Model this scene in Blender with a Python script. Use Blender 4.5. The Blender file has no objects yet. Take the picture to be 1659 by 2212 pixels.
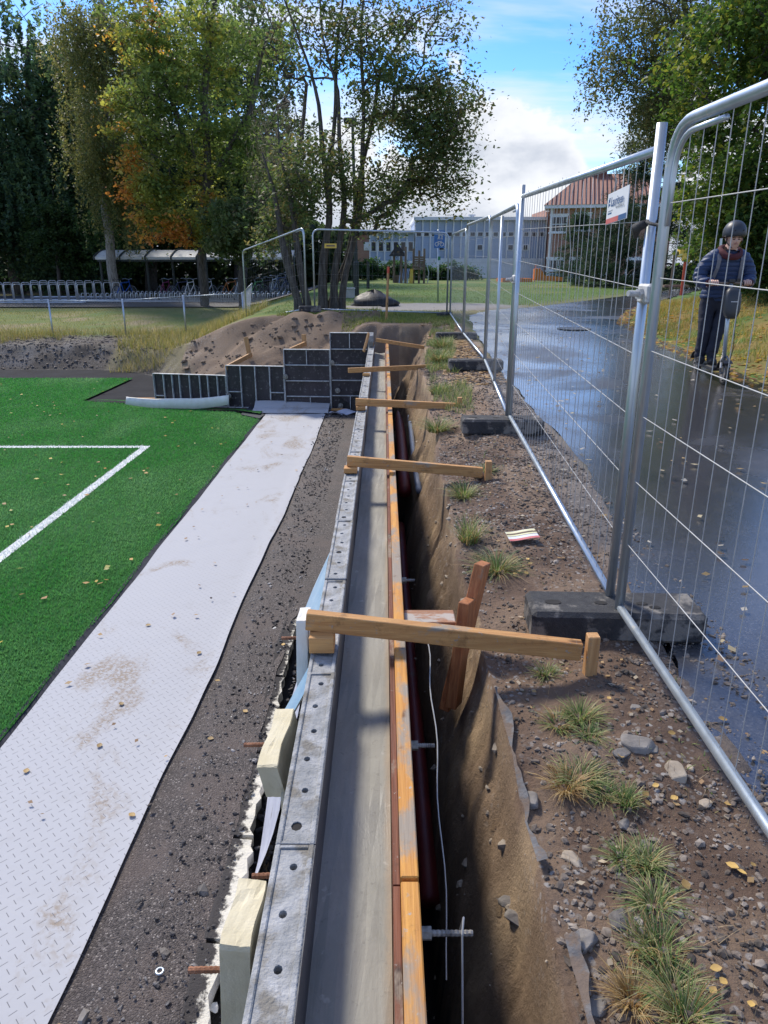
import bpy, bmesh, math, random
import numpy as np
from mathutils import Vector, Matrix

# ------------------------------------------------------------------ camera, world, sun
SC = bpy.context.scene
COL = SC.collection
PITCH = math.radians(18.86)
CAMZ = 1.4
cam_data = bpy.data.cameras.new('camera')
cam = bpy.data.objects.new('camera', cam_data)
COL.objects.link(cam)
cam.location = (0, 0, CAMZ)
cam.rotation_euler = (math.pi / 2 - PITCH, 0, 0)
cam_data.sensor_fit = 'VERTICAL'
cam_data.sensor_height = 36
cam_data.lens = 36 * 1560 / 2212
cam_data.clip_start = 0.02
cam_data.clip_end = 2000
SC.camera = cam

SUN_AZ = math.radians(-33)      # left of straight ahead (+Y)
SUN_EL = math.radians(45)
SC.view_settings.view_transform = 'Standard'
SC.view_settings.look = 'None'
SC.view_settings.exposure = 0.84
SC.view_settings.gamma = 1
SC.cycles.use_denoising = True
SC.cycles.max_bounces = 8
SC.cycles.transparent_max_bounces = 12

world = bpy.data.worlds.new('World')
SC.world = world
world.use_nodes = True
wn = world.node_tree
wn.nodes.clear()


class NT:
    """small helper for writing node graphs as expressions"""
    def __init__(self, nt):
        self.nt = nt

    def node(self, kind, **kw):
        n = self.nt.nodes.new(kind)
        for k, v in kw.items():
            setattr(n, k, v)
        return n

    def put(self, sock, val):
        if val is None:
            return
        if isinstance(val, bpy.types.NodeSocket):
            self.nt.links.new(val, sock)
        else:
            sock.default_value = val

    def m(self, op, a, b=None, c=None, clamp=False):
        n = self.node('ShaderNodeMath', operation=op, use_clamp=clamp)
        self.put(n.inputs[0], a); self.put(n.inputs[1], b); self.put(n.inputs[2], c)
        return n.outputs[0]

    def mix(self, f, a, b, blend='MIX'):
        n = self.node('ShaderNodeMix', data_type='RGBA', blend_type=blend)
        self.put(n.inputs[0], f)
        self.put(n.inputs[6], a if isinstance(a, bpy.types.NodeSocket) else (*a[:3], 1))
        self.put(n.inputs[7], b if isinstance(b, bpy.types.NodeSocket) else (*b[:3], 1))
        return n.outputs[2]

    def noise(self, vec, scale, detail=4, rough=.55, dist=0, out='Fac'):
        n = self.node('ShaderNodeTexNoise')
        self.put(n.inputs['Vector'], vec)
        n.inputs['Scale'].default_value = scale
        n.inputs['Detail'].default_value = detail
        n.inputs['Roughness'].default_value = rough
        n.inputs['Distortion'].default_value = dist
        return n.outputs[out]

    def voro(self, vec, scale, feature='F1', out='Distance', rand=1):
        n = self.node('ShaderNodeTexVoronoi', feature=feature)
        self.put(n.inputs['Vector'], vec)
        n.inputs['Scale'].default_value = scale
        n.inputs['Randomness'].default_value = rand
        return n.outputs[out]

    def ss(self, x, lo, hi):
        n = self.node('ShaderNodeMapRange', interpolation_type='SMOOTHSTEP')
        self.put(n.inputs['Value'], x)
        self.put(n.inputs['From Min'], lo); self.put(n.inputs['From Max'], hi)
        return n.outputs[0]

    def ramp(self, f, stops):
        n = self.node('ShaderNodeValToRGB')
        cr = n.color_ramp
        while len(cr.elements) < len(stops):
            cr.elements.new(.5)
        for e, (p, c) in zip(cr.elements, stops):
            e.position = p
            e.color = (*c, 1)
        self.put(n.inputs[0], f)
        return n.outputs[0]

    def scale(self, vec, s):
        n = self.node('ShaderNodeMapping')
        self.put(n.inputs['Vector'], vec)
        n.inputs['Scale'].default_value = s
        return n.outputs[0]

    def sep(self, vec):
        n = self.node('ShaderNodeSeparateXYZ')
        self.put(n.inputs[0], vec)
        return n.outputs

    def comb(self, x, y, z):
        n = self.node('ShaderNodeCombineXYZ')
        self.put(n.inputs[0], x); self.put(n.inputs[1], y); self.put(n.inputs[2], z)
        return n.outputs[0]


w = NT(wn)
sky = w.node('ShaderNodeTexSky', sky_type='NISHITA', sun_disc=False)
sky.sun_elevation = SUN_EL
sky.sun_rotation = SUN_AZ
sky.air_density = 1.0
sky.dust_density = 0.25
sky.ozone_density = 3.6
hsv = w.node('ShaderNodeHueSaturation')
hsv.inputs['Saturation'].default_value = 1.36
hsv.inputs['Hue'].default_value = .512
hsv.inputs['Value'].default_value = .86
wn.links.new(sky.outputs[0], hsv.inputs['Color'])
tc = w.node('ShaderNodeTexCoord').outputs['Generated']
sx, sy, sz = w.sep(tc)
el = w.m('MAXIMUM', sz, 0.0)
den = w.m('ADD', el, 0.12)
flat = w.comb(w.m('DIVIDE', sx, den), w.m('DIVIDE', sy, den), w.m('MULTIPLY', el, 3.0))
streak = w.noise(w.scale(flat, (.55, 1.15, 1)), 1.25, 6, .55, .3)
streak = w.m('MULTIPLY', w.ss(streak, .43, .68), .9)
# heaped cloud bank low above the horizon, all the way round
lump = w.noise(w.scale(tc, (1, 1, 1.5)), 6.0, 7, .52, .15)
top = w.m('ADD', .075, w.m('MULTIPLY', w.m('SUBTRACT', lump, .34), .62))
bank = w.ss(w.m('SUBTRACT', top, el), -.006, .022)
shade_n = w.noise(w.scale(tc, (1, 1, 2.0)), 8.0, 6, .55, .2)
lit = w.ss(w.m('ADD', w.m('MULTIPLY', w.m('SUBTRACT', el, top), 5.0), w.m('MULTIPLY', shade_n, 1.5)), .05, .75)
ccol = w.mix(lit, (2.35, 2.55, 2.95), (3.7, 3.8, 4.0))
scol = w.mix(streak, hsv.outputs[0], (3.5, 3.65, 3.95))
allc = w.mix(bank, scol, ccol)
bg = w.node('ShaderNodeBackground')
bg.inputs['Strength'].default_value = 0.15
wn.links.new(allc, bg.inputs['Color'])
wo = w.node('ShaderNodeOutputWorld')
wn.links.new(bg.outputs[0], wo.inputs['Surface'])

sun_d = bpy.data.lights.new('sun', 'SUN')
sun_d.energy = 2.5
sun_d.angle = math.radians(10.0)
sun_d.color = (1, .92, .80)
sun = bpy.data.objects.new('sun', sun_d)
COL.objects.link(sun)
sdir = Vector((math.sin(SUN_AZ) * math.cos(SUN_EL), math.cos(SUN_AZ) * math.cos(SUN_EL), math.sin(SUN_EL)))
sun.rotation_euler = sdir.to_track_quat('Z', 'Y').to_euler()
sun.location = sdir * 60

# ------------------------------------------------------------------ survey helpers (sight lines from the camera used to lay out the site)
CP, SP = math.cos(PITCH), math.sin(PITCH)
F = 1560.0


def sight(u, v):
    yc = (1106 - v) / F
    return ((u - 829.5) / F, CP + yc * SP, -SP + yc * CP)


def onz(u, v, z):
    d = sight(u, v); t = (z - CAMZ) / d[2]
    return Vector((d[0] * t, d[1] * t, z))


def ony(u, v, y):
    d = sight(u, v); t = y / d[1]
    return Vector((d[0] * t, y, CAMZ + d[2] * t))


# ------------------------------------------------------------------ mesh helpers
ORG = {}


class MB:
    def __init__(self):
        self.v = []; self.f = []; self.mi = []

    def add(self, vs, fs, mi=0):
        b = len(self.v)
        self.v.extend([tuple(p) for p in vs])
        for q in fs:
            self.f.append([i + b for i in q]); self.mi.append(mi)
        return self

    def box(self, x0, x1, y0, y1, z0, z1, ch=0, mi=0, M=None):
        if ch <= 0:
            vs = [(x, y, z) for x in (x0, x1) for y in (y0, y1) for z in (z0, z1)]
            fs = [(0, 1, 3, 2), (4, 6, 7, 5), (0, 4, 5, 1), (2, 3, 7, 6), (0, 2, 6, 4), (1, 5, 7, 3)]
        else:
            vs = []; idx = {}
            c = ((x0, x1), (y0, y1), (z0, z1))
            for i in (0, 1):
                for j in (0, 1):
                    for k in (0, 1):
                        p = [c[0][i], c[1][j], c[2][k]]
                        for ax in range(3):
                            q = list(p)
                            for a in range(3):
                                if a != ax:
                                    q[a] += ch if (i, j, k)[a] == 0 else -ch
                            idx[(i, j, k, ax)] = len(vs); vs.append(tuple(q))
            fs = []
            for ax in range(3):
                a, b = [q for q in range(3) if q != ax]
                for s in (0, 1):
                    loop = []
                    for (p, q) in ((0, 0), (1, 0), (1, 1), (0, 1)):
                        key = [0, 0, 0]; key[ax] = s; key[a] = p; key[b] = q
                        loop.append(idx[(*key, ax)])
                    fs.append(loop)
            for ax in range(3):
                a, b = [q for q in range(3) if q != ax]
                for p in (0, 1):
                    for q in (0, 1):
                        k0 = [0, 0, 0]; k0[a] = p; k0[b] = q; k1 = list(k0); k1[ax] = 1
                        fs.append([idx[(*k0, a)], idx[(*k0, b)], idx[(*k1, b)], idx[(*k1, a)]])
            for i in (0, 1):
                for j in (0, 1):
                    for k in (0, 1):
                        fs.append([idx[(i, j, k, ax)] for ax in range(3)])
        if M is not None:
            vs = [tuple(M @ Vector(p)) for p in vs]
        return self.add(vs, fs, mi)

    def tube(self, pts, r, n=8, caps=True, mi=0, closed=False, sq=None):
        pts = [Vector(p) for p in pts]
        m = len(pts)
        rs = r if isinstance(r, (list, tuple)) else [r] * m
        rings = []; up = None
        for i in range(m):
            if closed:
                d = pts[(i + 1) % m] - pts[i - 1]
            else:
                d = pts[min(i + 1, m - 1)] - pts[max(i - 1, 0)]
            d.normalize()
            if up is None:
                up = Vector((0, 0, 1)) if abs(d.z) < .9 else Vector((1, 0, 0))
            a = d.cross(up)
            if a.length < 1e-5:
                a = d.orthogonal()
            a.normalize(); b = a.cross(d).normalized(); up = b
            rings.append([pts[i] + (a * math.cos(2 * math.pi * k / n) + b * math.sin(2 * math.pi * k / n) * (sq or 1)) * rs[i] for k in range(n)])
        vs = [p for R in rings for p in R]
        fs = []
        for i in range(m if closed else m - 1):
            for k in range(n):
                j = (i + 1) % m
                fs.append((i * n + k, i * n + (k + 1) % n, j * n + (k + 1) % n, j * n + k))
        if caps and not closed:
            fs.append(list(range(n))[::-1]); fs.append([(m - 1) * n + k for k in range(n)])
        return self.add(vs, fs, mi)

    def loft(self, rings, caps=True, mi=0):
        n = len(rings[0]); vs = [p for R in rings for p in R]; fs = []
        for i in range(len(rings) - 1):
            for k in range(n):
                fs.append((i * n + k, i * n + (k + 1) % n, (i + 1) * n + (k + 1) % n, (i + 1) * n + k))
        if caps:
            fs.append(list(range(n))[::-1]); fs.append([(len(rings) - 1) * n + k for k in range(n)])
        return self.add(vs, fs, mi)

    def prism(self, poly, d, mi=0):
        """poly: list of 3D points, extruded by vector d"""
        d = Vector(d); n = len(poly)
        vs = [Vector(p) for p in poly] + [Vector(p) + d for p in poly]
        fs = [list(range(n))[::-1], [n + i for i in range(n)]] + [(i, (i + 1) % n, n + (i + 1) % n, n + i) for i in range(n)]
        return self.add(vs, fs, mi)

    def build(self, name, mats, parent=None, smooth=False, local=False, origin=None):
        me = bpy.data.meshes.new(name)
        vs = self.v
        o = bpy.data.objects.new(name, me)
        if local:
            base = Vector((0, 0, 0))
        elif parent is not None:
            base = ORG.get(parent.name, Vector((0, 0, 0)))
        else:
            if origin is None:
                a = np.array(vs)
                origin = ((a[:, 0].min() + a[:, 0].max()) / 2, (a[:, 1].min() + a[:, 1].max()) / 2, a[:, 2].min())
            base = Vector(origin)
            o.location = base
        me.from_pydata([(p[0] - base.x, p[1] - base.y, p[2] - base.z) for p in vs], [], self.f)
        if not isinstance(mats, (list, tuple)):
            mats = [mats]
        for q in mats:
            me.materials.append(q)
        if len(mats) > 1:
            me.polygons.foreach_set('material_index', self.mi)
        bm = bmesh.new(); bm.from_mesh(me)
        bmesh.ops.recalc_face_normals(bm, faces=bm.faces)
        bm.to_mesh(me); bm.free()
        if smooth:
            me.shade_smooth()
        COL.objects.link(o)
        o.parent = parent
        ORG[o.name] = base
        return o


def tag(o, label, cat=None, group=None, kind=None):
    o['label'] = label
    if cat: o['category'] = cat
    if group: o['group'] = group
    if kind: o['kind'] = kind
    return o


def thing(name, label, cat, loc, group=None, rz=0):
    o = bpy.data.objects.new(name, None)
    COL.objects.link(o)
    o.location = loc; o.rotation_euler = (0, 0, rz)
    o.empty_display_size = .1
    ORG[o.name] = Vector(loc)
    return tag(o, label, cat, group)


def struct(o):
    o['kind'] = 'structure'
    return o


def child(name, me, parent, loc=(0, 0, 0), rot=(0, 0, 0), scale=(1, 1, 1)):
    o = bpy.data.objects.new(name, me)
    COL.objects.link(o)
    o.parent = parent; o.location = loc; o.rotation_euler = rot; o.scale = scale
    return o


def copy_tree(src, loc, rz=None, label=None):
    c = src.copy(); COL.objects.link(c); c.location = loc
    if rz is not None: c.rotation_euler = (0, 0, rz)
    if label: c['label'] = label
    def rec(a, b):
        for ch in a.children:
            d = ch.copy(); COL.objects.link(d); d.parent = b
            rec(ch, d)
    rec(src, c)
    return c


ORD = ['nearest', 'second', 'third', 'fourth', 'fifth', 'sixth', 'seventh', 'eighth', 'ninth', 'tenth', 'eleventh', 'twelfth', 'thirteenth',
       'fourteenth', 'fifteenth', 'sixteenth', 'seventeenth', 'eighteenth', 'nineteenth', 'twentieth']

# value noise for terrain
_rs = np.random.RandomState(7)
_perm = _rs.rand(256, 256)


def vnoise(x, y):
    x = np.asarray(x, float); y = np.asarray(y, float)
    xi = np.floor(x).astype(int); yi = np.floor(y).astype(int)
    fx = x - xi; fy = y - yi
    fx = fx * fx * (3 - 2 * fx); fy = fy * fy * (3 - 2 * fy)
    g = lambda i, j: _perm[i % 256, j % 256]
    return (g(xi, yi) * (1 - fx) + g(xi + 1, yi) * fx) * (1 - fy) + (g(xi, yi + 1) * (1 - fx) + g(xi + 1, yi + 1) * fx) * fy


def fbm(x, y, o=4):
    s = 0; a = .5; t = 0
    for i in range(o):
        s = s + a * vnoise(x * 2 ** i + 17 * i, y * 2 ** i + 31 * i); t += a; a *= .5
    return s / t - .5


def sstep(x, a, b):
    t = np.clip((x - a) / (b - a), 0, 1)
    return t * t * (3 - 2 * t)


# ------------------------------------------------------------------ materials
def base_mat(name):
    m = bpy.data.materials.new(name); m.use_nodes = True
    nt = m.node_tree; n = NT(nt)
    p = nt.nodes['Principled BSDF']
    return m, n, p


def vary(n, col, amt=.18):
    r = n.node('ShaderNodeObjectInfo').outputs['Random']
    f = n.m('ADD', 1 - amt / 2, n.m('MULTIPLY', r, amt))
    h = n.node('ShaderNodeHueSaturation')
    n.put(h.inputs['Value'], f); n.put(h.inputs['Color'], col)
    return h.outputs[0]


def mat(name, c1, c2=None, rough=.8, scale=8, stretch=(1, 1, 1), metal=0, bump=.0, bscale=60, c3=None, spec=.5, lo=.35, hi=.65, var=.0, detail=5, spot=None, rvar=0):
    m, n, p = base_mat(name)
    vec = n.node('ShaderNodeTexCoord').outputs['Object']
    v2 = n.scale(vec, stretch) if stretch != (1, 1, 1) else vec
    f = n.noise(v2, scale, detail, .6)
    c2 = c2 or c1
    stops = [(lo, c1), (hi, c2)] if c3 is None else [(lo, c1), ((lo + hi) / 2, c2), (hi, c3)]
    col = n.ramp(f, stops)
    if spot:
        sc, sl, sh, scol = spot
        col = n.mix(n.ss(n.noise(vec, sc, 5, .65), sl, sh), col, scol)
    if var:
        col = vary(n, col, var)
    n.put(p.inputs['Base Color'], col)
    if rvar:
        n.put(p.inputs['Roughness'], n.m('ADD', rough - rvar / 2, n.m('MULTIPLY', n.noise(vec, scale * 1.7, 4, .6), rvar)))
    else:
        p.inputs['Roughness'].default_value = rough
    p.inputs['Metallic'].default_value = metal
    p.inputs['Specular IOR Level'].default_value = spec
    if bump:
        b = n.node('ShaderNodeBump'); b.inputs['Strength'].default_value = bump; b.inputs['Distance'].default_value = .01
        n.put(b.inputs['Height'], n.noise(v2, bscale, 5, .6))
        n.put(p.inputs['Normal'], b.outputs[0])
    return m


def wood_mat(name, c1, c2, axis, smear=None, spec=.4, rough=.65):
    m, n, p = base_mat(name)
    vec = n.node('ShaderNodeTexCoord').outputs['Object']
    st = [14, 14, 14]; st[axis] = .7
    v2 = n.scale(vec, tuple(st))
    grain = n.noise(v2, 4, 6, .6, .6)
    st2 = [60, 60, 60]; st2[axis] = 2
    fine = n.noise(n.scale(vec, tuple(st2)), 3, 3, .5)
    col = n.ramp(n.m('ADD', n.m('MULTIPLY', grain, .75), n.m('MULTIPLY', fine, .25)), [(.33, c1), (.66, c2)])
    kn = n.voro(n.scale(vec, tuple(9 if i != axis else 3.2 for i in range(3))), 1.0)
    col = n.mix(n.ss(kn, .16, .08), col, tuple(.35 * q for q in c1))
    if smear:
        sc, sl, sh, scol = smear
        sv = [1, 1, 1]; sv[axis] = .45
        col = n.mix(n.ss(n.noise(n.scale(vec, tuple(sv)), sc, 6, .68), sl, sh), col, scol)
    spl = n.m('MULTIPLY', n.ss(n.noise(vec, 46, 4, .7), .62, .68), n.ss(n.noise(vec, 6, 3, .6), .46, .6))
    col = n.mix(n.m('MULTIPLY', spl, .85), col, (.36, .34, .30))
    col = n.mix(n.m('MULTIPLY', n.ss(n.noise(vec, 11, 6, .75), .55, .72), .5), col, tuple(.3 * q for q in c1))
    col = vary(n, col, .25)
    n.put(p.inputs['Base Color'], col)
    p.inputs['Roughness'].default_value = rough
    p.inputs['Specular IOR Level'].default_value = spec
    b = n.node('ShaderNodeBump'); b.inputs['Strength'].default_value = .35; b.inputs['Distance'].default_value = .004
    n.put(b.inputs['Height'], fine); n.put(p.inputs['Normal'], b.outputs[0])
    return m


M = {}
M['galv'] = mat('galvanised_steel', (.42, .48, .53), (.56, .62, .66), .38, 9, (1, 1, .4), .75, .05, 40, rvar=.15, spot=(14, .62, .72, (.62, .62, .58)))
M['wire'] = mat('galvanised_wire', (.36, .36, .35), (.5, .5, .48), .5, 20, metal=.15)
M['rubber'] = mat('rubber_block', (.028, .028, .03), (.05, .05, .05), .8, 30, bump=.5, bscale=140, spot=(6, .5, .62, (.22, .20, .17)))
M['timber'] = wood_mat('new_timber', (.44, .20, .065), (.68, .38, .14), 0, (6, .58, .68, (.34, .29, .22)))
M['timber_y'] = wood_mat('timber_along', (.36, .17, .055), (.58, .32, .12), 1)
M['timber_z'] = wood_mat('timber_upright', (.42, .21, .08), (.66, .38, .16), 2)
M['red_timber'] = wood_mat('wet_red_timber', (.26, .085, .03), (.48, .20, .075), 2, (9, .56, .68, (.30, .20, .13)))
M['strut_timber'] = wood_mat('strut_timber', (.26, .12, .06), (.42, .22, .12), 0, (9, .52, .62, (.42, .38, .33)))
M['orange_beam'] = wood_mat('orange_form_beam', (.38, .15, .03), (.62, .30, .06), 1, (4.2, .47, .58, (.27, .22, .165)))
M['ply_edge'] = wood_mat('plywood_edge', (.085, .026, .012), (.22, .07, .028), 1, (4, .54, .64, (.26, .2, .14)))
cm_, n, p = base_mat('fresh_concrete')
vec = n.node('ShaderNodeTexCoord').outputs['Object']
c1 = n.noise(n.scale(vec, (6, .5, 1)), 2.2, 6, .62, .4); c2 = n.noise(vec, 1.3, 5, .6, .5); c3 = n.noise(vec, 55, 4, .65); c4 = n.noise(n.scale(vec, (1, .35, 1)), 7, 6, .7, .8)
ccl = n.ramp(n.m('ADD', n.m('MULTIPLY', c1, .4), n.m('MULTIPLY', c4, .6)), [(.36, (.25, .244, .212)), (.52, (.305, .297, .26)), (.66, (.365, .353, .305))])
ccl = n.mix(n.m('MULTIPLY', n.ss(c2, .50, .66), .55), ccl, (.205, .20, .175))
ccl = n.mix(n.m('MULTIPLY', n.ss(c3, .60, .72), .5), ccl, (.16, .15, .14))
ccl = n.mix(n.m('MULTIPLY', n.ss(n.noise(vec, 17, 3, .6), .66, .72), .7), ccl, (.40, .385, .345))
xr_c = n.sep(n.node('ShaderNodeNewGeometry').outputs['Position'])[0]
ccl = n.mix(n.m('MULTIPLY', n.ss(n.m('ADD', xr_c, n.m('MULTIPLY', c4, .05)), .018, .045), .6), ccl, (.36, .26, .16))
n.put(p.inputs['Base Color'], ccl)
n.put(p.inputs['Roughness'], n.m('SUBTRACT', .85, n.m('MULTIPLY', n.ss(c2, .48, .66), .35)))
b = n.node('ShaderNodeBump'); b.inputs['Strength'].default_value = .6; b.inputs['Distance'].default_value = .006
n.put(b.inputs['Height'], n.m('ADD', n.m('MULTIPLY', c1, 1.2), n.m('ADD', n.m('MULTIPLY', c4, 1.0), n.m('MULTIPLY', c3, .35)))); n.put(p.inputs['Normal'], b.outputs[0])
M['concrete'] = cm_
M['form_steel'] = mat('form_steel', (.22, .225, .22), (.43, .43, .42), .8, 13, metal=.0, bump=.8, bscale=70, spot=(7, .48, .6, (.20, .185, .155)), var=.15, detail=8)
M['form_dark'] = mat('form_film', (.035, .04, .048), (.07, .075, .085), .38, 5, bump=.1, spot=(8, .62, .7, (.22, .22, .22)))
M['hole'] = mat('hole_shade', (.012, .011, .01), (.03, .027, .024), .9)  # near-black colour paints in the shade inside holes and slots
M['black_ply'] = mat('black_plywood', (.020, .016, .019), (.045, .034, .040), .55, 4, (1, 1, .35), 0, .2, 40, spot=(14, .54, .72, (.19, .18, .17)), var=.4)
M['panel_steel'] = mat('panel_frame_steel', (.42, .42, .41), (.64, .64, .62), .6, 16, metal=.1, bump=.2, spot=(9, .56, .66, (.24, .22, .20)))
M['cast_iron'] = mat('dirty_clamp_metal', (.16, .15, .13), (.4, .38, .34), .6, 30, metal=.4, bump=.4, bscale=80)
M['foam'] = mat('yellow_foam', (.60, .53, .35), (.72, .65, .47), .9, 8, bump=.25, bscale=160, spot=(5, .58, .74, (.42, .34, .20)))
M['foam_white'] = mat('white_foam', (.72, .70, .62), (.82, .80, .74), .9, 9, bump=.25, bscale=160)
M['rust'] = mat('rusty_rod', (.16, .065, .03), (.34, .16, .09), .85, 30, bump=.5, bscale=120)
M['steel_rod'] = mat('tie_rod_steel', (.16, .15, .14), (.34, .33, .31), .55, 30, metal=.5, bump=.3, bscale=90)
M['plastic_lav'] = mat('pale_plastic_sheet', (.50, .51, .60), (.64, .65, .72), .4, 5, bump=.3, bscale=12, spot=(6, .6, .72, (.3, .29, .30)))
M['plastic_blue'] = mat('blue_plastic', (.26, .42, .58), (.40, .55, .68), .3, 6, bump=.4, bscale=18)
M['red_pipe'] = mat('red_pipe', (.10, .010, .010), (.15, .015, .014), .5, 4, spot=(6, .6, .75, (.12, .05, .035)))
M['grey_pipe'] = mat('grey_pipe', (.28, .33, .40), (.36, .41, .48), .4, 4)
M['black_edge'] = mat('black_underlay', (.018, .02, .03), (.03, .034, .048), .8, 20, bump=.4, bscale=90)
M['white_paint'] = mat('white_turf_line', (.70, .72, .70), (.80, .82, .80), .9, 40, bump=.8, bscale=160)
M['sign_white'] = mat('sign_white', (.74, .76, .78), (.80, .82, .83), .4, 4)
M['sign_blue'] = mat('sign_navy', (.05, .12, .26), None, .5)
M['sign_grey'] = mat('sign_grey', (.42, .44, .46), None, .5)
M['sign_red'] = mat('sign_red', (.55, .13, .12), (.62, .2, .18), .5)
M['yellow'] = mat('yellow_paint', (.72, .48, .06), (.78, .54, .1), .5)
M['blue_sign'] = mat('blue_road_sign', (.03, .16, .50), (.04, .19, .55), .4)
M['dark_pole'] = mat('dark_green_pole', (.012, .02, .018), (.022, .032, .028), .5)
M['red_paint'] = mat('red_paint', (.55, .07, .035), (.6, .1, .05), .5)
M['orange_plastic'] = mat('orange_plastic', (.72, .20, .03), (.76, .25, .05), .4)
M['wood_grey'] = mat('weathered_wood', (.14, .10, .07), (.24, .17, .12), .8, 6, (1, 1, .2))
M['stone'] = mat('field_stone', (.13, .118, .105), (.26, .235, .205), .85, 9, bump=.4, bscale=40, var=.5)
M['stone_tan'] = mat('tan_stone', (.26, .21, .155), (.40, .34, .26), .85, 9, bump=.35, bscale=40, var=.4)
M['pebble'] = mat('pebble_mix', (.055, .045, .037), (.17, .135, .105), .9, 9, var=.2, c3=(.32, .28, .235), lo=.38, hi=.66)
M['pebble_dark'] = mat('grit', (.025, .022, .022), (.08, .072, .07), .7, 5, c3=(.42, .40, .38), lo=.40, hi=.70)
M['leaf_yellow'] = mat('fallen_leaf', (.36, .21, .06), (.46, .30, .08), .6, 14, var=.9, c3=(.20, .11, .05), lo=.35, hi=.7)
M['tarp'] = mat('black_tarp', (.012, .013, .015), (.03, .031, .034), .55, 6, bump=.6, bscale=10)
M['grey_box'] = mat('cable_box', (.42, .42, .40), (.5, .5, .48), .6)


def leaf_material(name, trans=.35):
    m = bpy.data.materials.new(name); m.use_nodes = True
    nt = m.node_tree; n = NT(nt)
    p = nt.nodes['Principled BSDF']; out = nt.nodes['Material Output']
    at = n.node('ShaderNodeAttribute', attribute_name='leafcol').outputs['Color']
    n.put(p.inputs['Base Color'], at)
    p.inputs['Roughness'].default_value = .55
    p.inputs['Specular IOR Level'].default_value = .3
    tr = n.node('ShaderNodeBsdfTranslucent')
    hs = n.node('ShaderNodeHueSaturation'); hs.inputs['Value'].default_value = 1.5; hs.inputs['Saturation'].default_value = 1.1
    n.put(hs.inputs['Color'], at); n.put(tr.inputs['Color'], hs.outputs[0])
    mx = n.node('ShaderNodeMixShader'); mx.inputs[0].default_value = trans
    nt.links.new(p.outputs[0], mx.inputs[1]); nt.links.new(tr.outputs[0], mx.inputs[2])
    nt.links.new(mx.outputs[0], out.inputs['Surface'])
    return m


M['leaf'] = leaf_material('foliage', .48)
M['leaf_glow'] = leaf_material('autumn_foliage', .58)
M['clod'] = mat('soil_clod', (.15, .105, .07), (.26, .19, .13), .95, 9, bump=.5, bscale=60, var=.4)
M['blade'] = leaf_material('grass_blade', .3)
M['bark'] = mat('dark_bark', (.04, .034, .028), (.125, .108, .09), .9, 7, (3, 3, .6), 0, .8, 22)
M['bark_pale'] = mat('pale_bark', (.16, .14, .11), (.34, .31, .26), .9, 5, (3, 3, .8), 0, .6, 20, spot=(7, .6, .68, (.04, .035, .03)))


def quads_mesh(name, P, cols, material, nv=4, attr='leafcol'):
    """P: (N, nv, 3) polygons, cols: (N,3)"""
    N = len(P)
    me = bpy.data.meshes.new(name)
    me.vertices.add(N * nv); me.loops.add(N * nv); me.polygons.add(N)
    me.vertices.foreach_set('co', P.reshape(-1).astype(np.float32))
    me.loops.foreach_set('vertex_index', np.arange(N * nv, dtype=np.int32))
    me.polygons.foreach_set('loop_start', np.arange(0, N * nv, nv, dtype=np.int32))
    me.polygons.foreach_set('loop_total', np.full(N, nv, dtype=np.int32))
    me.update(calc_edges=True)
    a = me.attributes.new(attr, 'FLOAT_COLOR', 'POINT')
    c = np.ones((N, nv, 4), np.float32); c[:, :, :3] = cols[:, None, :]
    a.data.foreach_set('color', c.reshape(-1))
    me.materials.append(material)
    return me

# ------------------------------------------------------------------ terrain
TURF = -1.30


def up_z(x, y):
    g = np.interp(y, [-6, 0, 3, 15, 25, 60, 120, 300], [-.3, -.16, -.09, .27, .37, .46, .6, 1.0])
    l = np.interp(y, [10, 20, 22.5, 30, 38, 60, 120, 300], [-1.0, -.85, -.62, -.40, -.24, -.18, .1, .6])
    k = sstep(-np.asarray(x, float), 2.6, 6.5) * sstep(60 - y, -40, 10)
    return g * (1 - k) + l * k


def toe_y(x):
    return np.interp(x, [-60, -8, -6, -5, -4.5, -.3], [20.3, 20.2, 19.4, 18.0, 15.3, 14.35])


PATH_L = [(-4, 1.02), (0, 1.10), (3, 1.16), (4.2, 1.42), (5.5, 1.55), (7, 1.46), (9, 1.5), (12, 1.58), (15, 1.75)]   # (y, x) near reach
PL = [(1.02, -4), (1.08, 0), (1.16, 3), (1.42, 4.2), (1.55, 5.5), (1.48, 7), (1.5, 9), (1.58, 12), (1.75, 15), (2.0, 17.4), (2.6, 19.0), (3.9, 20.3), (6.2, 23.2), (10, 29), (14.6, 36), (24, 50)]
PR = [(4.6, -4), (4.6, 0), (4.55, 3), (4.5, 4.2), (4.5, 5.5), (4.5, 7), (4.5, 9), (4.6, 11), (4.75, 13), (5.0, 15.2), (5.5, 16.6), (6.4, 19), (8.6, 23.4), (11.6, 29), (15.6, 36), (25.4, 50)]


def in_path(x, y):
    yl = np.array([p[1] for p in PL]); xl = np.array([p[0] for p in PL])
    yr = np.array([p[1] for p in PR]); xr = np.array([p[0] for p in PR])
    return (x > np.interp(y, yl, xl) + .03) & (x < np.interp(y, yr, xr) - .03) & (y < 50)


def trench_edge(y):
    y = np.asarray(y, float)
    return .405 + .018 * np.clip(y - 3, 0, 20) + .075 * np.clip(y - 10, 0, 4.5) + .09 * fbm(y * 1.1, y * 0 + 3.3, 4) * 2 * np.clip(y / 4, .2, 1.3)


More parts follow.
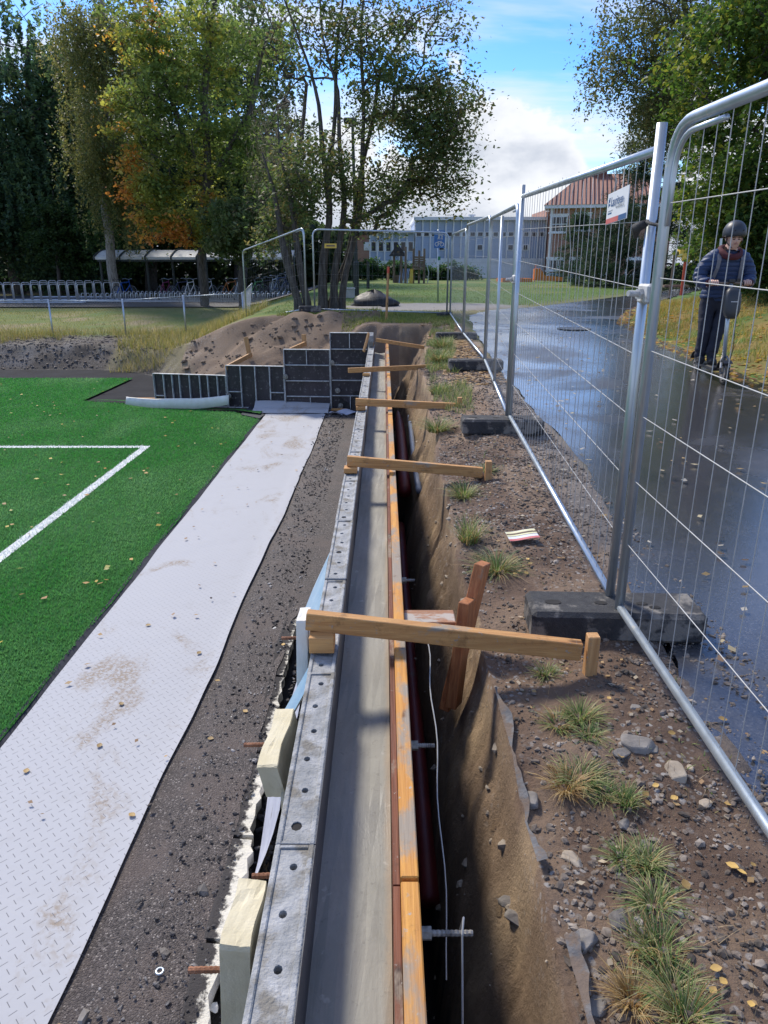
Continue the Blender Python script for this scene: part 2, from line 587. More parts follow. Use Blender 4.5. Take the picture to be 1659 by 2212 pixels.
def T(x, y, under=True):
    x = np.asarray(x, float); y = np.asarray(y, float)
    up = up_z(x, y)
    up = up + .05 * fbm(x * .35, y * .35, 3) * sstep(np.abs(x) + y * .3, 4, 10)
    # dirt verge between trench and path
    e = trench_edge(y)
    verge = sstep(x, e - .05, e + .02) * (1 - sstep(x, 1.15, 1.5)) * (1 - sstep(y, 14, 16)) * (x > .05)
    up = up + verge * (.07 * fbm(x * 2.2, y * 1.8, 4) + .05 * fbm(x * 8, y * 8, 3) - .04 * (1 - sstep(x, e, e + .5)))
    # verge bank right of the path
    pr = np.interp(y, [p[1] for p in PR], [p[0] for p in PR])
    up = up + .45 * sstep(x - pr, .05, 2.2) * sstep(y, 2, 7) * (1 - sstep(y, 17, 23)) + .10 * fbm(x * 1.5, y * 1.5, 3) * sstep(x - pr, .1, 1)
    # basin of the playing field with its banks
    toe = toe_y(x)
    low = -1.36 + .72 * np.clip(y - toe, 0, 20) + (.30 * fbm(x * .9, y * .9, 4) + .20 * fbm(x * 2.6, y * 2.6, 4)) * sstep(y - toe, 0, .8)
    # soil heap behind the return wall
    px = np.clip(x, -2.0, .1); d = np.hypot((x - px) * 1.0, (y - 16.55) * 1.0)
    heap = .42 - .56 * d ** 1.0 + (.24 * fbm(x * 1.4, y * 1.4, 4) + .16 * fbm(x * 4.5, y * 4.5, 4) + .05 * fbm(x * 13, y * 13, 3))
    low2 = np.maximum(np.minimum(low, up), np.where((y > toe - .3) & (x > -8), heap, -9))
    left = x < -.05
    z = np.where(left, low2, up)
    z = np.where(~left & (x < 2.2), np.maximum(z, np.where(y > 14.9, np.minimum(heap, up + .25), -9)), z)
    # trench behind the wall
    end = 14.2 + .9 * fbm(x * 2.2, x * 0 + 1.7, 3)
    into = np.clip(e - x, 0, 1)
    tz = up - np.interp(y, [3, 8, 14], [2.5, 2.5, 1.6]) * np.minimum(into, .17) - np.interp(y, [3, 8, 14], [9, 4, 1.8]) * np.clip(into - .17, 0, 1) - .25 * np.clip(into, 0, .03) * 30 * .6 + (.22 * fbm(x * 5 + 9, y * 2.2, 4) + .30 * fbm(x * 1.3 + 4, y * 1.1, 3) + .12 * fbm(x * 16, y * 12, 4) + .09 * fbm(x * 34, y * 26, 3)) * sstep(into, 0, .05)
    tz = np.maximum(tz, -1.28 + .06 * fbm(x * 5, y * 3, 3))
    tz2 = np.maximum(tz, -1.3 + 2.3 * np.clip(y - end + .35, 0, 2) + .35 * fbm(x * 3.5, y * 3.5, 4) * sstep(y - end, -.5, -.1))
    z = np.where((x >= -.05) & (x < e) & (y < end + .75), np.minimum(z, tz2), z)
    # broken bank where the trench runs out
    slope = -1.15 + 1.55 * np.clip(y - 13.95 - .5 * fbm(x * 1.5 + 7, y * 0 + 2, 3), 0, 3) + .30 * fbm(x * 3.2, y * 3.2, 4)
    ramp = np.minimum(up + .02, slope)
    kk = sstep(x, -1.3, -.3) * (x < -.05) * (y > 14.2)
    z = z * (1 - kk) + np.maximum(z, ramp) * kk
    z = np.where((x >= -.05) & (x < e + .25) & (y >= 13.9), np.minimum(up, np.maximum(np.where(x < e, tz, -9), ramp)), z)
    z = np.where((x > -.9) & (x < -.05) & (y < 14.0), -1.55, z)   # slot beside the wall
    z = np.where((x > -.9) & (x < -.64) & (y < 14.0), -1.42, z)
    if under:
        z = z - .05 * in_path(x, y)
    return z


def tz1(x, y):
    return float(T(np.array([x]), np.array([y]), False)[0])


def ont(u, v):
    d = sight(u, v)
    ts = np.concatenate([np.arange(1, 12, .004), np.arange(12, 150, .02)])
    z = CAMZ + d[2] * ts
    g = T(d[0] * ts, d[1] * ts, False)
    i = int(np.argmax(z <= g))
    t = ts[i]
    return Vector((d[0] * t, d[1] * t, float(g[i])))


def cat_axis(*segs):
    out = []
    for a, b, s in segs:
        out += list(np.arange(a, b - 1e-6, s))
    out.append(segs[-1][1])
    return np.array(out)


gx = cat_axis((-140, -40, 8), (-40, -12, 1.2), (-12, -5, .25), (-5, -.9, .1), (-.9, -.05, .05), (-.05, .08, .03), (.08, .8, .016), (.8, 1.7, .03), (1.7, 7, .14), (7, 20, .5), (20, 40, 1.5), (40, 160, 8))
gy = cat_axis((-3, .6, .2), (.6, 4, .026), (4, 8, .04), (8, 15.6, .06), (15.6, 24, .13), (24, 50, .6), (50, 90, 2), (90, 340, 14))
XX, YY = np.meshgrid(gx, gy)
ZZ = T(XX, YY)
me = bpy.data.meshes.new('ground')
ny, nx = XX.shape
vs = np.stack([XX, YY, ZZ], -1).reshape(-1, 3)
ii = (np.arange(ny - 1)[:, None] * nx + np.arange(nx - 1)[None, :]).reshape(-1)
fs = np.stack([ii, ii + 1, ii + nx + 1, ii + nx], -1).astype(np.int32)
me.vertices.add(len(vs)); me.loops.add(fs.size); me.polygons.add(len(fs))
me.vertices.foreach_set('co', vs.reshape(-1).astype(np.float32))
me.loops.foreach_set('vertex_index', fs.reshape(-1))
me.polygons.foreach_set('loop_start', np.arange(0, fs.size, 4, dtype=np.int32))
me.polygons.foreach_set('loop_total', np.full(len(fs), 4, dtype=np.int32))
me.update(calc_edges=True)
me.shade_smooth()
# what covers the ground where: soil, lawn, dry grass, gravel
X_, Y_ = vs[:, 0], vs[:, 1]
nz = fbm(X_ * .8, Y_ * .8, 5); nz2 = fbm(X_ * 3.1 + 5, Y_ * 3.1, 4); nz3 = fbm(X_ * .22, Y_ * .22, 3)
soil = np.array([.25, .168, .110]); wet = np.array([.100, .063, .043]); tan = np.array([.36, .265, .18])
lawn = np.array([.088, .150, .030]); olive = np.array([.20, .20, .06]); dry = np.array([.30, .235, .095]); grav = np.array([.20, .19, .18]); blk = np.array([.055, .052, .05])
leafb = np.array([.26, .17, .075])
def mixc(c, d, f):
    return c * (1 - f[:, None]) + d * f[:, None]
col = np.tile(lawn, (len(vs), 1))
col = mixc(col, olive, sstep(nz + nz3, -.05, .25) * .75)
# left strip of grass beyond the pitch
lf = sstep(-X_, 3.2, 5)
col = mixc(col, np.array([.205, .20, .055]), lf * sstep(nz, -.35, .1) * .9)
col = mixc(col, np.array([.27, .22, .13]), lf * sstep(nz + .5 * nz2, .02, .14) * (1 - sstep(Y_, 27, 31)))
bankm = lf * (1 - sstep(Y_ + 1.4 * nz2, 22.0, 23.0))
bcol = mixc(mixc(np.tile(np.array([.075, .062, .050]), (len(vs), 1)), grav * .75, sstep(nz2, -.05, .2) * .7), np.array([.19, .16, .075]), sstep(nz + .5 * nz2 + .25 * sstep(X_, -9, -5), -.06, .16) * .85)
col = mixc(col, bcol, bankm)
# dirt: verge, heap, trench
tr = trench_edge(Y_)
dirtm = ((X_ > -.05) * (1 - sstep(X_ + .15 * nz2, 1.45, 1.75)) * (1 - sstep(Y_ + .8 * nz, 15.0, 16.2)))
dcol = mixc(mixc(np.tile(soil, (len(vs), 1)), wet, sstep(nz2 + .5 * nz, -.02, .16)), tan, sstep(-nz2 + nz * .4, .05, .2) * .7)
nearf = 1 - sstep(Y_, 4.5, 8.5)
dcol = mixc(dcol, np.array([.135, .088, .060]), nearf * .6)
dcol = mixc(dcol, leafb, (sstep(Y_, 9, 11) * sstep(X_, .75, .95) * sstep(nz2, -.2, .1)) * .8)
dcol = mixc(dcol, np.array([.19, .185, .175]), sstep(X_ + .2 * nz2, 1.0, 1.3) * (Y_ < 9) * .6)
intr = ((X_ > -.05) & (X_ < tr)).astype(float)
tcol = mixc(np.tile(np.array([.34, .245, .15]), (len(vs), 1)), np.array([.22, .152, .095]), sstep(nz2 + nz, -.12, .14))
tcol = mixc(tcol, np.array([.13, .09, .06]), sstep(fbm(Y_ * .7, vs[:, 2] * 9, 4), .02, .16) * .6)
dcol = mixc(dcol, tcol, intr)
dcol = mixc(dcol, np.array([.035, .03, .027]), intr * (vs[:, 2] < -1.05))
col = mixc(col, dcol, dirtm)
hp = np.hypot((X_ - np.clip(X_, -2.0, -.3)), (Y_ - 16.4))
hm = (X_ < .3) * (X_ > -7.5) * (1 - sstep(hp + nz2, 2.3, 3.1)) * (Y_ < 17.6 + nz2) * (Y_ > toe_y(X_) - .5)
hcol = mixc(mixc(np.tile(np.array([.20, .14, .093]), (len(vs), 1)), np.array([.215, .155, .105]), sstep(nz2, -.05, .2)), np.array([.12, .085, .06]), sstep(nz, .06, .2) * .8)
col = mixc(col, hcol, hm)
# gravel apron beyond the back fence and bare lawn near the path
ga = (1 - sstep(np.hypot((X_ - 1.3) / 3.0, (Y_ - 20.6) / 1.9) + .6 * nz2, .75, 1.0))
col = mixc(col, np.array([.27, .255, .235]), ga * (Y_ > 18.2))
pl = np.interp(Y_, [p[1] for p in PL], [p[0] for p in PL])
col = mixc(col, np.array([.20, .15, .09]), (Y_ > 17) * (X_ < pl) * (1 - sstep(pl - X_ + 1.2 * nz, .2, 1.6)) * .5)
# leaf littered verge right of the path
prr = np.interp(Y_, [p[1] for p in PR], [p[0] for p in PR])
vm = (X_ > prr - .1) * sstep(nz2 + nz, -.25, .1) * (Y_ < 24)
col = mixc(col, np.array([.27, .17, .055]), vm * .85)
col = mixc(col, np.array([.16, .15, .035]), (X_ > prr) * (Y_ < 24) * sstep(nz, .02, .2) * .6)
# forest floor
ff = sstep(Y_, 42, 46) * sstep(-X_, 4, 8)
col = mixc(col, np.array([.03, .028, .018]), ff)
base_lo = (X_ < -.05) & (Y_ < toe_y(X_) + .15)
col = mixc(col, np.array([.04, .035, .032]), base_lo.astype(float))
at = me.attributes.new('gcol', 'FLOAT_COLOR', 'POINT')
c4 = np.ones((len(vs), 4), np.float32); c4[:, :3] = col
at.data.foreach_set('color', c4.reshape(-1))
pebm = np.clip(dirtm * (1 - intr * .7) * .9 + bankm * .8 + ga * .8 + hm * .3, 0, 1).astype(np.float32)
at = me.attributes.new('stony', 'FLOAT', 'POINT'); at.data.foreach_set('value', pebm)

gm, n, p = base_mat('ground_cover')
vec = n.node('ShaderNodeTexCoord').outputs['Object']
gc = n.node('ShaderNodeAttribute', attribute_name='gcol').outputs['Color']
st = n.node('ShaderNodeAttribute', attribute_name='stony').outputs['Fac']
f1 = n.noise(vec, 58, 7, .78); f2 = n.noise(vec, 3.2, 8, .72)
val = n.m('ADD', .45, n.m('ADD', n.m('MULTIPLY', f1, .75), n.m('MULTIPLY', f2, .40)))
hh = n.node('ShaderNodeHueSaturation'); n.put(hh.inputs['Value'], val); n.put(hh.inputs['Color'], gc)
pb = n.voro(vec, 46); pcol = n.voro(vec, 46, out='Color')
pv = n.sep(pcol)[0]
pebcol = n.ramp(pv, [(.0, (.05, .042, .038)), (.55, (.17, .14, .115)), (.97, (.42, .40, .37))])
isp = n.m('MULTIPLY', n.m('MULTIPLY', n.ss(pb, .55, .3), n.ss(pv, .5, .62)), n.m('MULTIPLY', st, n.ss(n.noise(vec, 2.1, 4, .6), .42, .60)))
gcol = n.mix(isp, hh.outputs[0], pebcol)
n.put(p.inputs['Base Color'], gcol)
n.put(p.inputs['Roughness'], n.m('SUBTRACT', .95, n.m('MULTIPLY', st, .15)))
p.inputs['Specular IOR Level'].default_value = .3
b = n.node('ShaderNodeBump'); b.inputs['Strength'].default_value = .9; b.inputs['Distance'].default_value = .018
hgt = n.m('ADD', n.m('MULTIPLY', f1, .7), n.m('ADD', n.m('MULTIPLY', f2, .9), n.m('MULTIPLY', n.m('MULTIPLY', st, n.m('SUBTRACT', .6, pb)), .25)))
n.put(b.inputs['Height'], hgt); n.put(p.inputs['Normal'], b.outputs[0])
me.materials.append(gm)
ground = bpy.data.objects.new('ground', me); COL.objects.link(ground); struct(ground)


def resample(poly, n_):
    a = np.array(poly, float); s = np.r_[0, np.cumsum(np.hypot(*np.diff(a, axis=0).T))]
    q = np.linspace(0, s[-1], n_)
    return np.stack([np.interp(q, s, a[:, 0]), np.interp(q, s, a[:, 1])], -1)


def sheet(name, A, B, nu, nv, zf, material, smooth=True, parent=None):
    """sheet between two edge polylines (n,2) with heights from zf"""
    k = np.linspace(0, 1, nu)[None, :, None]
    G = A[:, None, :] * (1 - k) + B[:, None, :] * k
    x, y = G[..., 0], G[..., 1]
    z = zf(x, y)
    P = np.stack([x, y, z], -1); r, c = x.shape
    m = MB(); m.v = [tuple(q) for q in P.reshape(-1, 3)]
    m.f = [(i * c + j, i * c + j + 1, (i + 1) * c + j + 1, (i + 1) * c + j) for i in range(r - 1) for j in range(c - 1)]
    m.mi = [0] * len(m.f)
    return m.build(name, material, parent, smooth=smooth, origin=(0, 0, 0))


# --- asphalt path, wet
am, n, p = base_mat('wet_asphalt')
vec = n.node('ShaderNodeTexCoord').outputs['Object']
g1 = n.noise(vec, 90, 4, .7); g2 = n.noise(vec, .7, 6, .6, .4); g3 = n.noise(vec, 5, 5, .65)
yy = n.sep(vec)[1]
acol = n.ramp(g1, [(.3, (.028, .028, .030)), (.60, (.075, .074, .075)), (.74, (.20, .195, .185))])
grit = n.m('MULTIPLY', n.ss(g3, .50, .66), n.ss(n.noise(vec, 150, 2, .5), .52, .62))
acol = n.mix(n.m('MULTIPLY', grit, .7), acol, (.17, .155, .13))
n.put(p.inputs['Base Color'], acol)
wetn = n.ss(g2, .30, .56)
n.put(p.inputs['Roughness'], n.m('SUBTRACT', .42, n.m('MULTIPLY', wetn, .27)))
p.inputs['Specular IOR Level'].default_value = .9
n.put(p.inputs['Coat Weight'], n.m('MULTIPLY', wetn, .75)); p.inputs['Coat Roughness'].default_value = .17; p.inputs['Coat IOR'].default_value = 1.45
b = n.node('ShaderNodeBump'); b.inputs['Distance'].default_value = .0022; b.inputs['Strength'].default_value = .35
n.put(b.inputs['Height'], n.m('ADD', g1, n.m('MULTIPLY', n.noise(vec, 9, 5, .6), .8))); n.put(p.inputs['Normal'], b.outputs[0])


def edge_noise(poly, n_, amp, seed):
    a = resample(poly, n_)
    a[:, 0] += amp * fbm(a[:, 1] * 2.3 + seed, a[:, 0] * 0 + seed, 4) * 2
    return a


path = sheet('path', edge_noise(PL, 420, .10, 3), edge_noise(PR, 420, .08, 9), 26, 0, lambda x, y: T(x, y, False) * 0 + up_z(x, y) + .05 * fbm(x * .35, y * .35, 3) * sstep(np.abs(x) + y * .3, 4, 10) + .002, am)
struct(path)

# --- asphalt by the pitch and the bicycle yard
yard_m = mat('yard_asphalt', (.035, .036, .042), (.07, .07, .078), .55, 1.4, bump=.2, bscale=70, rvar=.3)
def rect_sheet(name, x0, x1, y0, y1, zf, material, nx_=30, ny_=10):
    A = np.stack([np.full(ny_, x0), np.linspace(y0, y1, ny_)], -1); B = np.stack([np.full(ny_, x1), np.linspace(y0, y1, ny_)], -1)
    return sheet(name, A, B, nx_, 0, zf, material)
struct(rect_sheet('bicycle_yard', -46, -3.2, 32.5, 41.5, lambda x, y: up_z(x, y) + .05, yard_m, 60, 14))
track_m = mat('track_asphalt', (.012, .013, .017), (.024, .025, .03), .9, 2, bump=.3, bscale=60, spec=.15)
A = np.array([(-60, 12.0), (-4.4, 12.0)]); B = np.array([(-60, 20.5), (-4.4, 20.5)])
trk = MB()
trk.add([(-60, 13, -1.335), (-4.55, 13, -1.335), (-4.75, 15.6, -1.335), (-5.4, 18.3, -1.335), (-7.2, 20.2, -1.335), (-60, 20.5, -1.335)], [(0, 1, 2, 3, 4, 5)])
struct(trk.build('running_track', track_m, origin=(0, 0, -1.335)))

# --- artificial turf
tm, n, p = base_mat('artificial_turf')
vec = n.node('ShaderNodeTexCoord').outputs['Object']
t1 = n.noise(n.scale(vec, (1, .35, 1)), 1.3, 5, .6, .5); t2 = n.noise(vec, 240, 2, .6); t3 = n.noise(n.scale(vec, (3, .8, 1)), 4, 5, .65)
tcol_ = n.ramp(n.m('ADD', n.m('MULTIPLY', t1, .55), n.m('MULTIPLY', t3, .45)), [(.34, (.042, .15, .036)), (.5, (.06, .19, .05)), (.66, (.10, .235, .085))])
hh = n.node('ShaderNodeHueSaturation'); n.put(hh.inputs['Color'], tcol_); n.put(hh.inputs['Value'], n.m('ADD', .55, n.m('MULTIPLY', t2, .9)))
n.put(p.inputs['Base Color'], hh.outputs[0]); p.inputs['Roughness'].default_value = .95; p.inputs['Specular IOR Level'].default_value = .06
b = n.node('ShaderNodeBump'); b.inputs['Strength'].default_value = 1; b.inputs['Distance'].default_value = .02
n.put(b.inputs['Height'], t2); n.put(p.inputs['Normal'], b.outputs[0])
tp = [onz(u, v, TURF) for u, v in ((287, 817), (232, 842), (178, 866), (262, 871), (400, 884), (500, 890), (562, 899))]
edge = [(-2.31 + .012 * math.sin(i * 1.7), y) for i, y in enumerate(np.linspace(13.6, -1, 30))]
poly = [(-40, tp[0].y + .1)] + [(q.x, q.y) for q in tp] + edge + [(-40, -1)]
tb = MB(); tb.add([(x, y, TURF) for x, y in poly], [list(range(len(poly)))])
turf = tb.build('turf_field', tm, origin=(0, 0, TURF)); struct(turf)
# loose turf edge humped up along the return wall
A = resample([(q.x, q.y) for q in tp[2:]], 60); Bq = resample([(-5.9, 15.2), (-4.5, 14.55), (-3.2, 14.25), (-2.45, 14.15), (-2.33, 14.1)], 60)
fl = sheet('turf_flap', A, Bq, 12, 0, lambda x, y: TURF + .008 + .07 * np.clip(np.sin((y - 13.4) * 5.5 + .6 * np.sin(x * 2.4)) * .5 + .2, 0, 1) * sstep(x, -7, -5) + .02 * fbm(x * 3, y * 3, 3), tm)
struct(fl)
c0 = onz(315, 966, TURF); c0.x = -3.74
ln = MB()
ws = .06
P_ = [(-40, c0.y + ws), (c0.x + ws, c0.y + ws), (c0.x + ws, -1), (c0.x - ws, -1), (c0.x - ws, c0.y - ws), (-40, c0.y - ws)]
ln.add([(x, y, TURF + .005) for x, y in P_], [(0, 1, 4, 5), (1, 2, 3, 4)])
ln.build('turf_line', M['white_paint'], turf)

# short turf fibres close to the camera
rs = np.random.RandomState(3)
N = 270000
yb = 1.2 + 17.2 * rs.rand(N) ** 1.5; xb = -2.30 - ((yb * .62 + .6) * rs.rand(N))
def inpoly(x, y, poly_):
    c = np.zeros(len(x), bool); n_ = len(poly_)
    for i in range(n_):
        (x0, y0), (x1, y1) = poly_[i], poly_[(i + 1) % n_]
        if y0 == y1: continue
        c ^= ((y0 > y) != (y1 > y)) & (x < (x1 - x0) * (y - y0) / (y1 - y0) + x0)
    return c
kp = inpoly(xb, yb, poly); xb, yb = xb[kp], yb[kp]; N = len(xb)
wj = ws * (1 + .25 * (rs.rand(N) - .5))
isline = ((np.abs(xb - c0.x) < wj) & (yb < c0.y + ws)) | ((np.abs(yb - c0.y) < wj) & (xb < c0.x))
hgt_ = (.016 + .018 * rs.rand(N))
an = rs.rand(N) * 6.283; wdt = .0022 + .0006 * yb
dx = np.cos(an) * wdt; dy = np.sin(an) * wdt
ln_ = hgt_ * .8
tx = (rs.rand(N) - .5) * ln_ * 1.6 + .25 * ln_; ty = (rs.rand(N) - .5) * ln_ * 1.6
P = np.zeros((N, 3, 3)); P[:, 0] = np.stack([xb - dx, yb - dy, np.full(N, TURF)], -1); P[:, 1] = np.stack([xb + dx, yb + dy, np.full(N, TURF)], -1)
P[:, 2] = np.stack([xb + tx, yb + ty, TURF + hgt_], -1)
pn = fbm(xb * 1.1, yb * .55, 5)
cc = np.array([.085, .27, .07])[None] * (.75 + .6 * rs.rand(N)[:, None]) + (np.clip(pn + .05, 0, 1)[:, None] * np.array([.30, .26, .22])[None])
cc[isline] = np.array([.72, .74, .72]) * (.85 + .15 * rs.rand(isline.sum())[:, None])
o = bpy.data.objects.new('turf_fibres', quads_mesh('turf_fibres', P, cc, M['blade'], 3)); COL.objects.link(o)
tag(o, 'short green plastic fibres of the artificial turf pitch', 'grass', kind='stuff')

# black underlay rim along the turf
m = MB()
for i in range(28):
    y0, y1 = -1 + i * .52, -1 + (i + 1) * .52
    m.add([(-2.33, y0, TURF + .008), (-2.255 + .008 * math.sin(i), y0, TURF - .028), (-2.255 + .008 * math.sin(i + 1), y1, TURF - .028), (-2.33, y1, TURF + .008)], [(0, 1, 2, 3)])
struct(m.build('turf_underlay', M['black_edge'], origin=(-2.3, 0, TURF - .03)))
m = MB()
q = [onz(u, v, TURF + .01) for u, v in ((520, 896), (548, 872), (556, 888), (572, 897), (560, 905))]
m.prism([tuple(k) for k in q], (0, 0, .012)); struct(m.build('loose_underlay', M['black_edge']))

# --- geotextile with dirt and pressed dash pattern
gmm, n, p = base_mat('white_geotextile')
vec = n.node('ShaderNodeTexCoord').outputs['Object']
x, y, _ = n.sep(vec)
K = 21.0
ax = n.m('MULTIPLY', n.m('ADD', x, y), K * .707); ay = n.m('MULTIPLY', n.m('SUBTRACT', y, x), K * .707)
cx, cy = n.m('FLOOR', ax), n.m('FLOOR', ay)
fx, fy = n.m('SUBTRACT', n.m('FRACT', ax), .5), n.m('SUBTRACT', n.m('FRACT', ay), .5)
par = n.m('GREATER_THAN', n.m('FRACT', n.m('MULTIPLY', n.m('ADD', cx, cy), .5)), .25)
la = n.m('ABSOLUTE', n.m('ADD', n.m('MULTIPLY', fx, par), n.m('MULTIPLY', fy, n.m('SUBTRACT', 1, par))))
lb = n.m('ABSOLUTE', n.m('ADD', n.m('MULTIPLY', fy, par), n.m('MULTIPLY', fx, n.m('SUBTRACT', 1, par))))
dash = n.m('MULTIPLY', n.m('LESS_THAN', la, .035), n.m('LESS_THAN', lb, .34))
st1 = n.noise(n.scale(vec, (1.1, .55, 1)), 2.0, 7, .68, .6); st2 = n.noise(vec, 38, 5, .7); st3 = n.noise(n.scale(vec, (1, .6, 1)), .8, 3, .5)
dirt = n.m('MULTIPLY', n.ss(n.m('ADD', st1, n.m('MULTIPLY', st3, .5)), .78, .94), n.ss(st2, .36, .60))
speck = n.ss(n.noise(vec, 60, 3, .6), .71, .76)
fine = n.ss(n.noise(vec, 5, 6, .7), .52, .75)
gcol = n.mix(n.m('MULTIPLY', fine, .28), (.44, .443, .455), (.36, .35, .335))
gcol = n.mix(n.m('MULTIPLY', dirt, .85), gcol, (.27, .205, .135))
gcol = n.mix(n.m('MULTIPLY', speck, .8), gcol, (.16, .12, .09))
gcol = n.mix(n.m('MULTIPLY', dash, n.m('MULTIPLY', .9, n.ss(y, 8.5, 2.5))), gcol, (.17, .17, .18))
n.put(p.inputs['Base Color'], gcol); p.inputs['Roughness'].default_value = .8; p.inputs['Specular IOR Level'].default_value = .3
b = n.node('ShaderNodeBump'); b.inputs['Strength'].default_value = .5; b.inputs['Distance'].default_value = .006
n.put(b.inputs['Height'], n.m('ADD', n.m('MULTIPLY', dash, -1), n.m('MULTIPLY', n.noise(vec, 3, 4, .5), 2.5))); n.put(p.inputs['Normal'], b.outputs[0])
yr = np.linspace(-1, 13.75, 150)
A = np.stack([-2.265 + .010 * fbm(yr * 1.3, yr * 0, 3) * 2, yr], -1)
B = np.stack([np.interp(yr, [0, 2.5, 5.4, 10, 14], [-1.30, -1.265, -1.18, -1.12, -1.13]) + .03 * fbm(yr * .9, yr * 0 + 5, 3) * 2, yr], -1)
geo = sheet('geotextile_strip', A, B, 22, 0, lambda x, y: TURF + .004 + .012 * fbm(x * 1.6, y * 1.1, 3) + .010 * sstep(x, -1.28, -1.18), gmm)
tag(geo, 'long white geotextile strip stained with brown dirt beside the turf', 'fabric')
yr = np.linspace(13.72, 14.28, 14)
xa = np.full(14, -2.55); xb_ = np.full(14, -1.07)
flp = sheet('geotextile_flap', np.stack([xa + .05 * (14.2 - yr), yr], -1), np.stack([xb_, yr], -1), 24, 0,
            lambda x, y: TURF + .02 + .05 * np.sin(np.clip((y - 13.72) / .12, 0, 1) * math.pi / 2) + .35 * np.clip(y - 14.02, 0, 1) + .012 * fbm(x * 4, y * 4, 3), gmm)
tag(flp, 'folded white geotextile flap at the foot of the black formwork', 'fabric')

# --- dark gravel between geotextile and wall
gvm, n, p = base_mat('dark_gravel')
vec = n.node('ShaderNodeTexCoord').outputs['Object']
d1 = n.voro(vec, 140); dc = n.sep(n.voro(vec, 140, out='Color'))[0]
d2 = n.noise(vec, 2.4, 5, .65); fine = n.noise(vec, 130, 3, .6)
gcol = n.ramp(n.m('ADD', n.m('MULTIPLY', dc, .6), n.m('MULTIPLY', fine, .4)), [(.30, (.034, .027, .025)), (.60, (.068, .055, .050)), (.76, (.12, .10, .09)), (.86, (.42, .38, .34))])
gcol = n.mix(n.m('MULTIPLY', n.ss(d2, .42, .64), .7), gcol, (.10, .075, .064))
n.put(p.inputs['Base Color'], gcol); p.inputs['Roughness'].default_value = .7
b = n.node('ShaderNodeBump'); b.inputs['Strength'].default_value = .8; b.inputs['Distance'].default_value = .006
n.put(b.inputs['Height'], n.m('ADD', n.m('SUBTRACT', 1, d1), n.m('MULTIPLY', fine, .5))); n.put(p.inputs['Normal'], b.outputs[0])
yr = np.linspace(-.5, 14.1, 240)
A = np.stack([np.full(240, -1.5), yr], -1)
B = np.stack([-.745 + .035 * fbm(yr * 3.2, yr * 0 + 8, 4) * 2 + np.clip(yr - 5.2, 0, 1) * .40, yr], -1)
gv = sheet('gravel_strip', A, B, 30, 0, lambda x, y: TURF - .012 + .028 * sstep(x, -1.16, -1.0) + .020 * fbm(x * 4, y * 4, 4) * sstep(x, -1.2, -1.05), gvm)
struct(gv)


def stones_mesh(name, xs, ys, zs, sizes, material, seed=1, flat=.65):
    r = np.random.RandomState(seed)
    t = (1 + 5 ** .5) / 2
    iv = np.array([(-1, t, 0), (1, t, 0), (-1, -t, 0), (1, -t, 0), (0, -1, t), (0, 1, t), (0, -1, -t), (0, 1, -t), (t, 0, -1), (t, 0, 1), (-t, 0, -1), (-t, 0, 1)]) / 1.9
    itri = np.array([(0, 11, 5), (0, 5, 1), (0, 1, 7), (0, 7, 10), (0, 10, 11), (1, 5, 9), (5, 11, 4), (11, 10, 2), (10, 7, 6), (7, 1, 8), (3, 9, 4), (3, 4, 2), (3, 2, 6), (3, 6, 8), (3, 8, 9), (4, 9, 5), (2, 4, 11), (6, 2, 10), (8, 6, 7), (9, 8, 1)])
    N = len(xs)
    V_ = iv[None] * (1 + .75 * (r.rand(N, 12, 1) - .5)) + .22 * (r.rand(N, 12, 3) - .5)
    ang = r.rand(N) * 6.283; s = np.stack([1 + .5 * r.rand(N), .7 + .4 * r.rand(N), flat * (.7 + .6 * r.rand(N))], -1)
    V_ = V_ * s[:, None, :] * np.asarray(sizes)[:, None, None]
    c, sn = np.cos(ang)[:, None], np.sin(ang)[:, None]
    x, y = V_[..., 0] * c - V_[..., 1] * sn, V_[..., 0] * sn + V_[..., 1] * c
    V_ = np.stack([x + np.asarray(xs)[:, None], y + np.asarray(ys)[:, None], V_[..., 2] + np.asarray(zs)[:, None]], -1)
    me = bpy.data.meshes.new(name)
    fi = (itri[None] + 12 * np.arange(N)[:, None, None]).reshape(-1, 3)
    me.vertices.add(N * 12); me.loops.add(fi.size); me.polygons.add(len(fi))
    me.vertices.foreach_set('co', V_.reshape(-1).astype(np.float32))
    me.loops.foreach_set('vertex_index', fi.reshape(-1).astype(np.int32))
    me.polygons.foreach_set('loop_start', np.arange(0, fi.size, 3, dtype=np.int32)); me.polygons.foreach_set('loop_total', np.full(len(fi), 3, dtype=np.int32))
    me.update(calc_edges=True); me.shade_flat()
    if material is not None: me.materials.append(material)
    return me


r = np.random.RandomState(11)
N = 2600
ys = .9 + 12.8 * r.rand(N) ** 1.7; xs = -1.15 + .44 * r.rand(N) ** .7
me = stones_mesh('gravel', xs, ys, TURF + .016 + .01 * r.rand(N), .0022 + .009 * r.rand(N) ** 4 + .0006 * ys, M['pebble_dark'], 4)
o = bpy.data.objects.new('gravel', me); COL.objects.link(o); tag(o, 'loose dark gravel with pale chips beside the wall', 'gravel', kind='stuff')
N = 22000
ys = .8 + 11 * r.rand(N) ** 1.7; e_ = trench_edge(ys); xs = e_ + .02 + (1.45 - e_) * r.rand(N)
zs = T(xs, ys, False)
clus = fbm(xs * 3, ys * 3, 3)
keep = (clus + .35 * r.rand(N) > .04)
xs, ys, zs = xs[keep], ys[keep], zs[keep]
me = stones_mesh('soil_pebbles', xs, ys, zs + .002, .0020 + .0100 * r.rand(len(xs)) ** 5 + .0005 * ys, M['pebble'], 5)
o = bpy.data.objects.new('soil_pebbles', me); COL.objects.link(o); tag(o, 'small pebbles scattered in the brown soil between trench and fence', 'pebbles', kind='stuff')
N = 6000
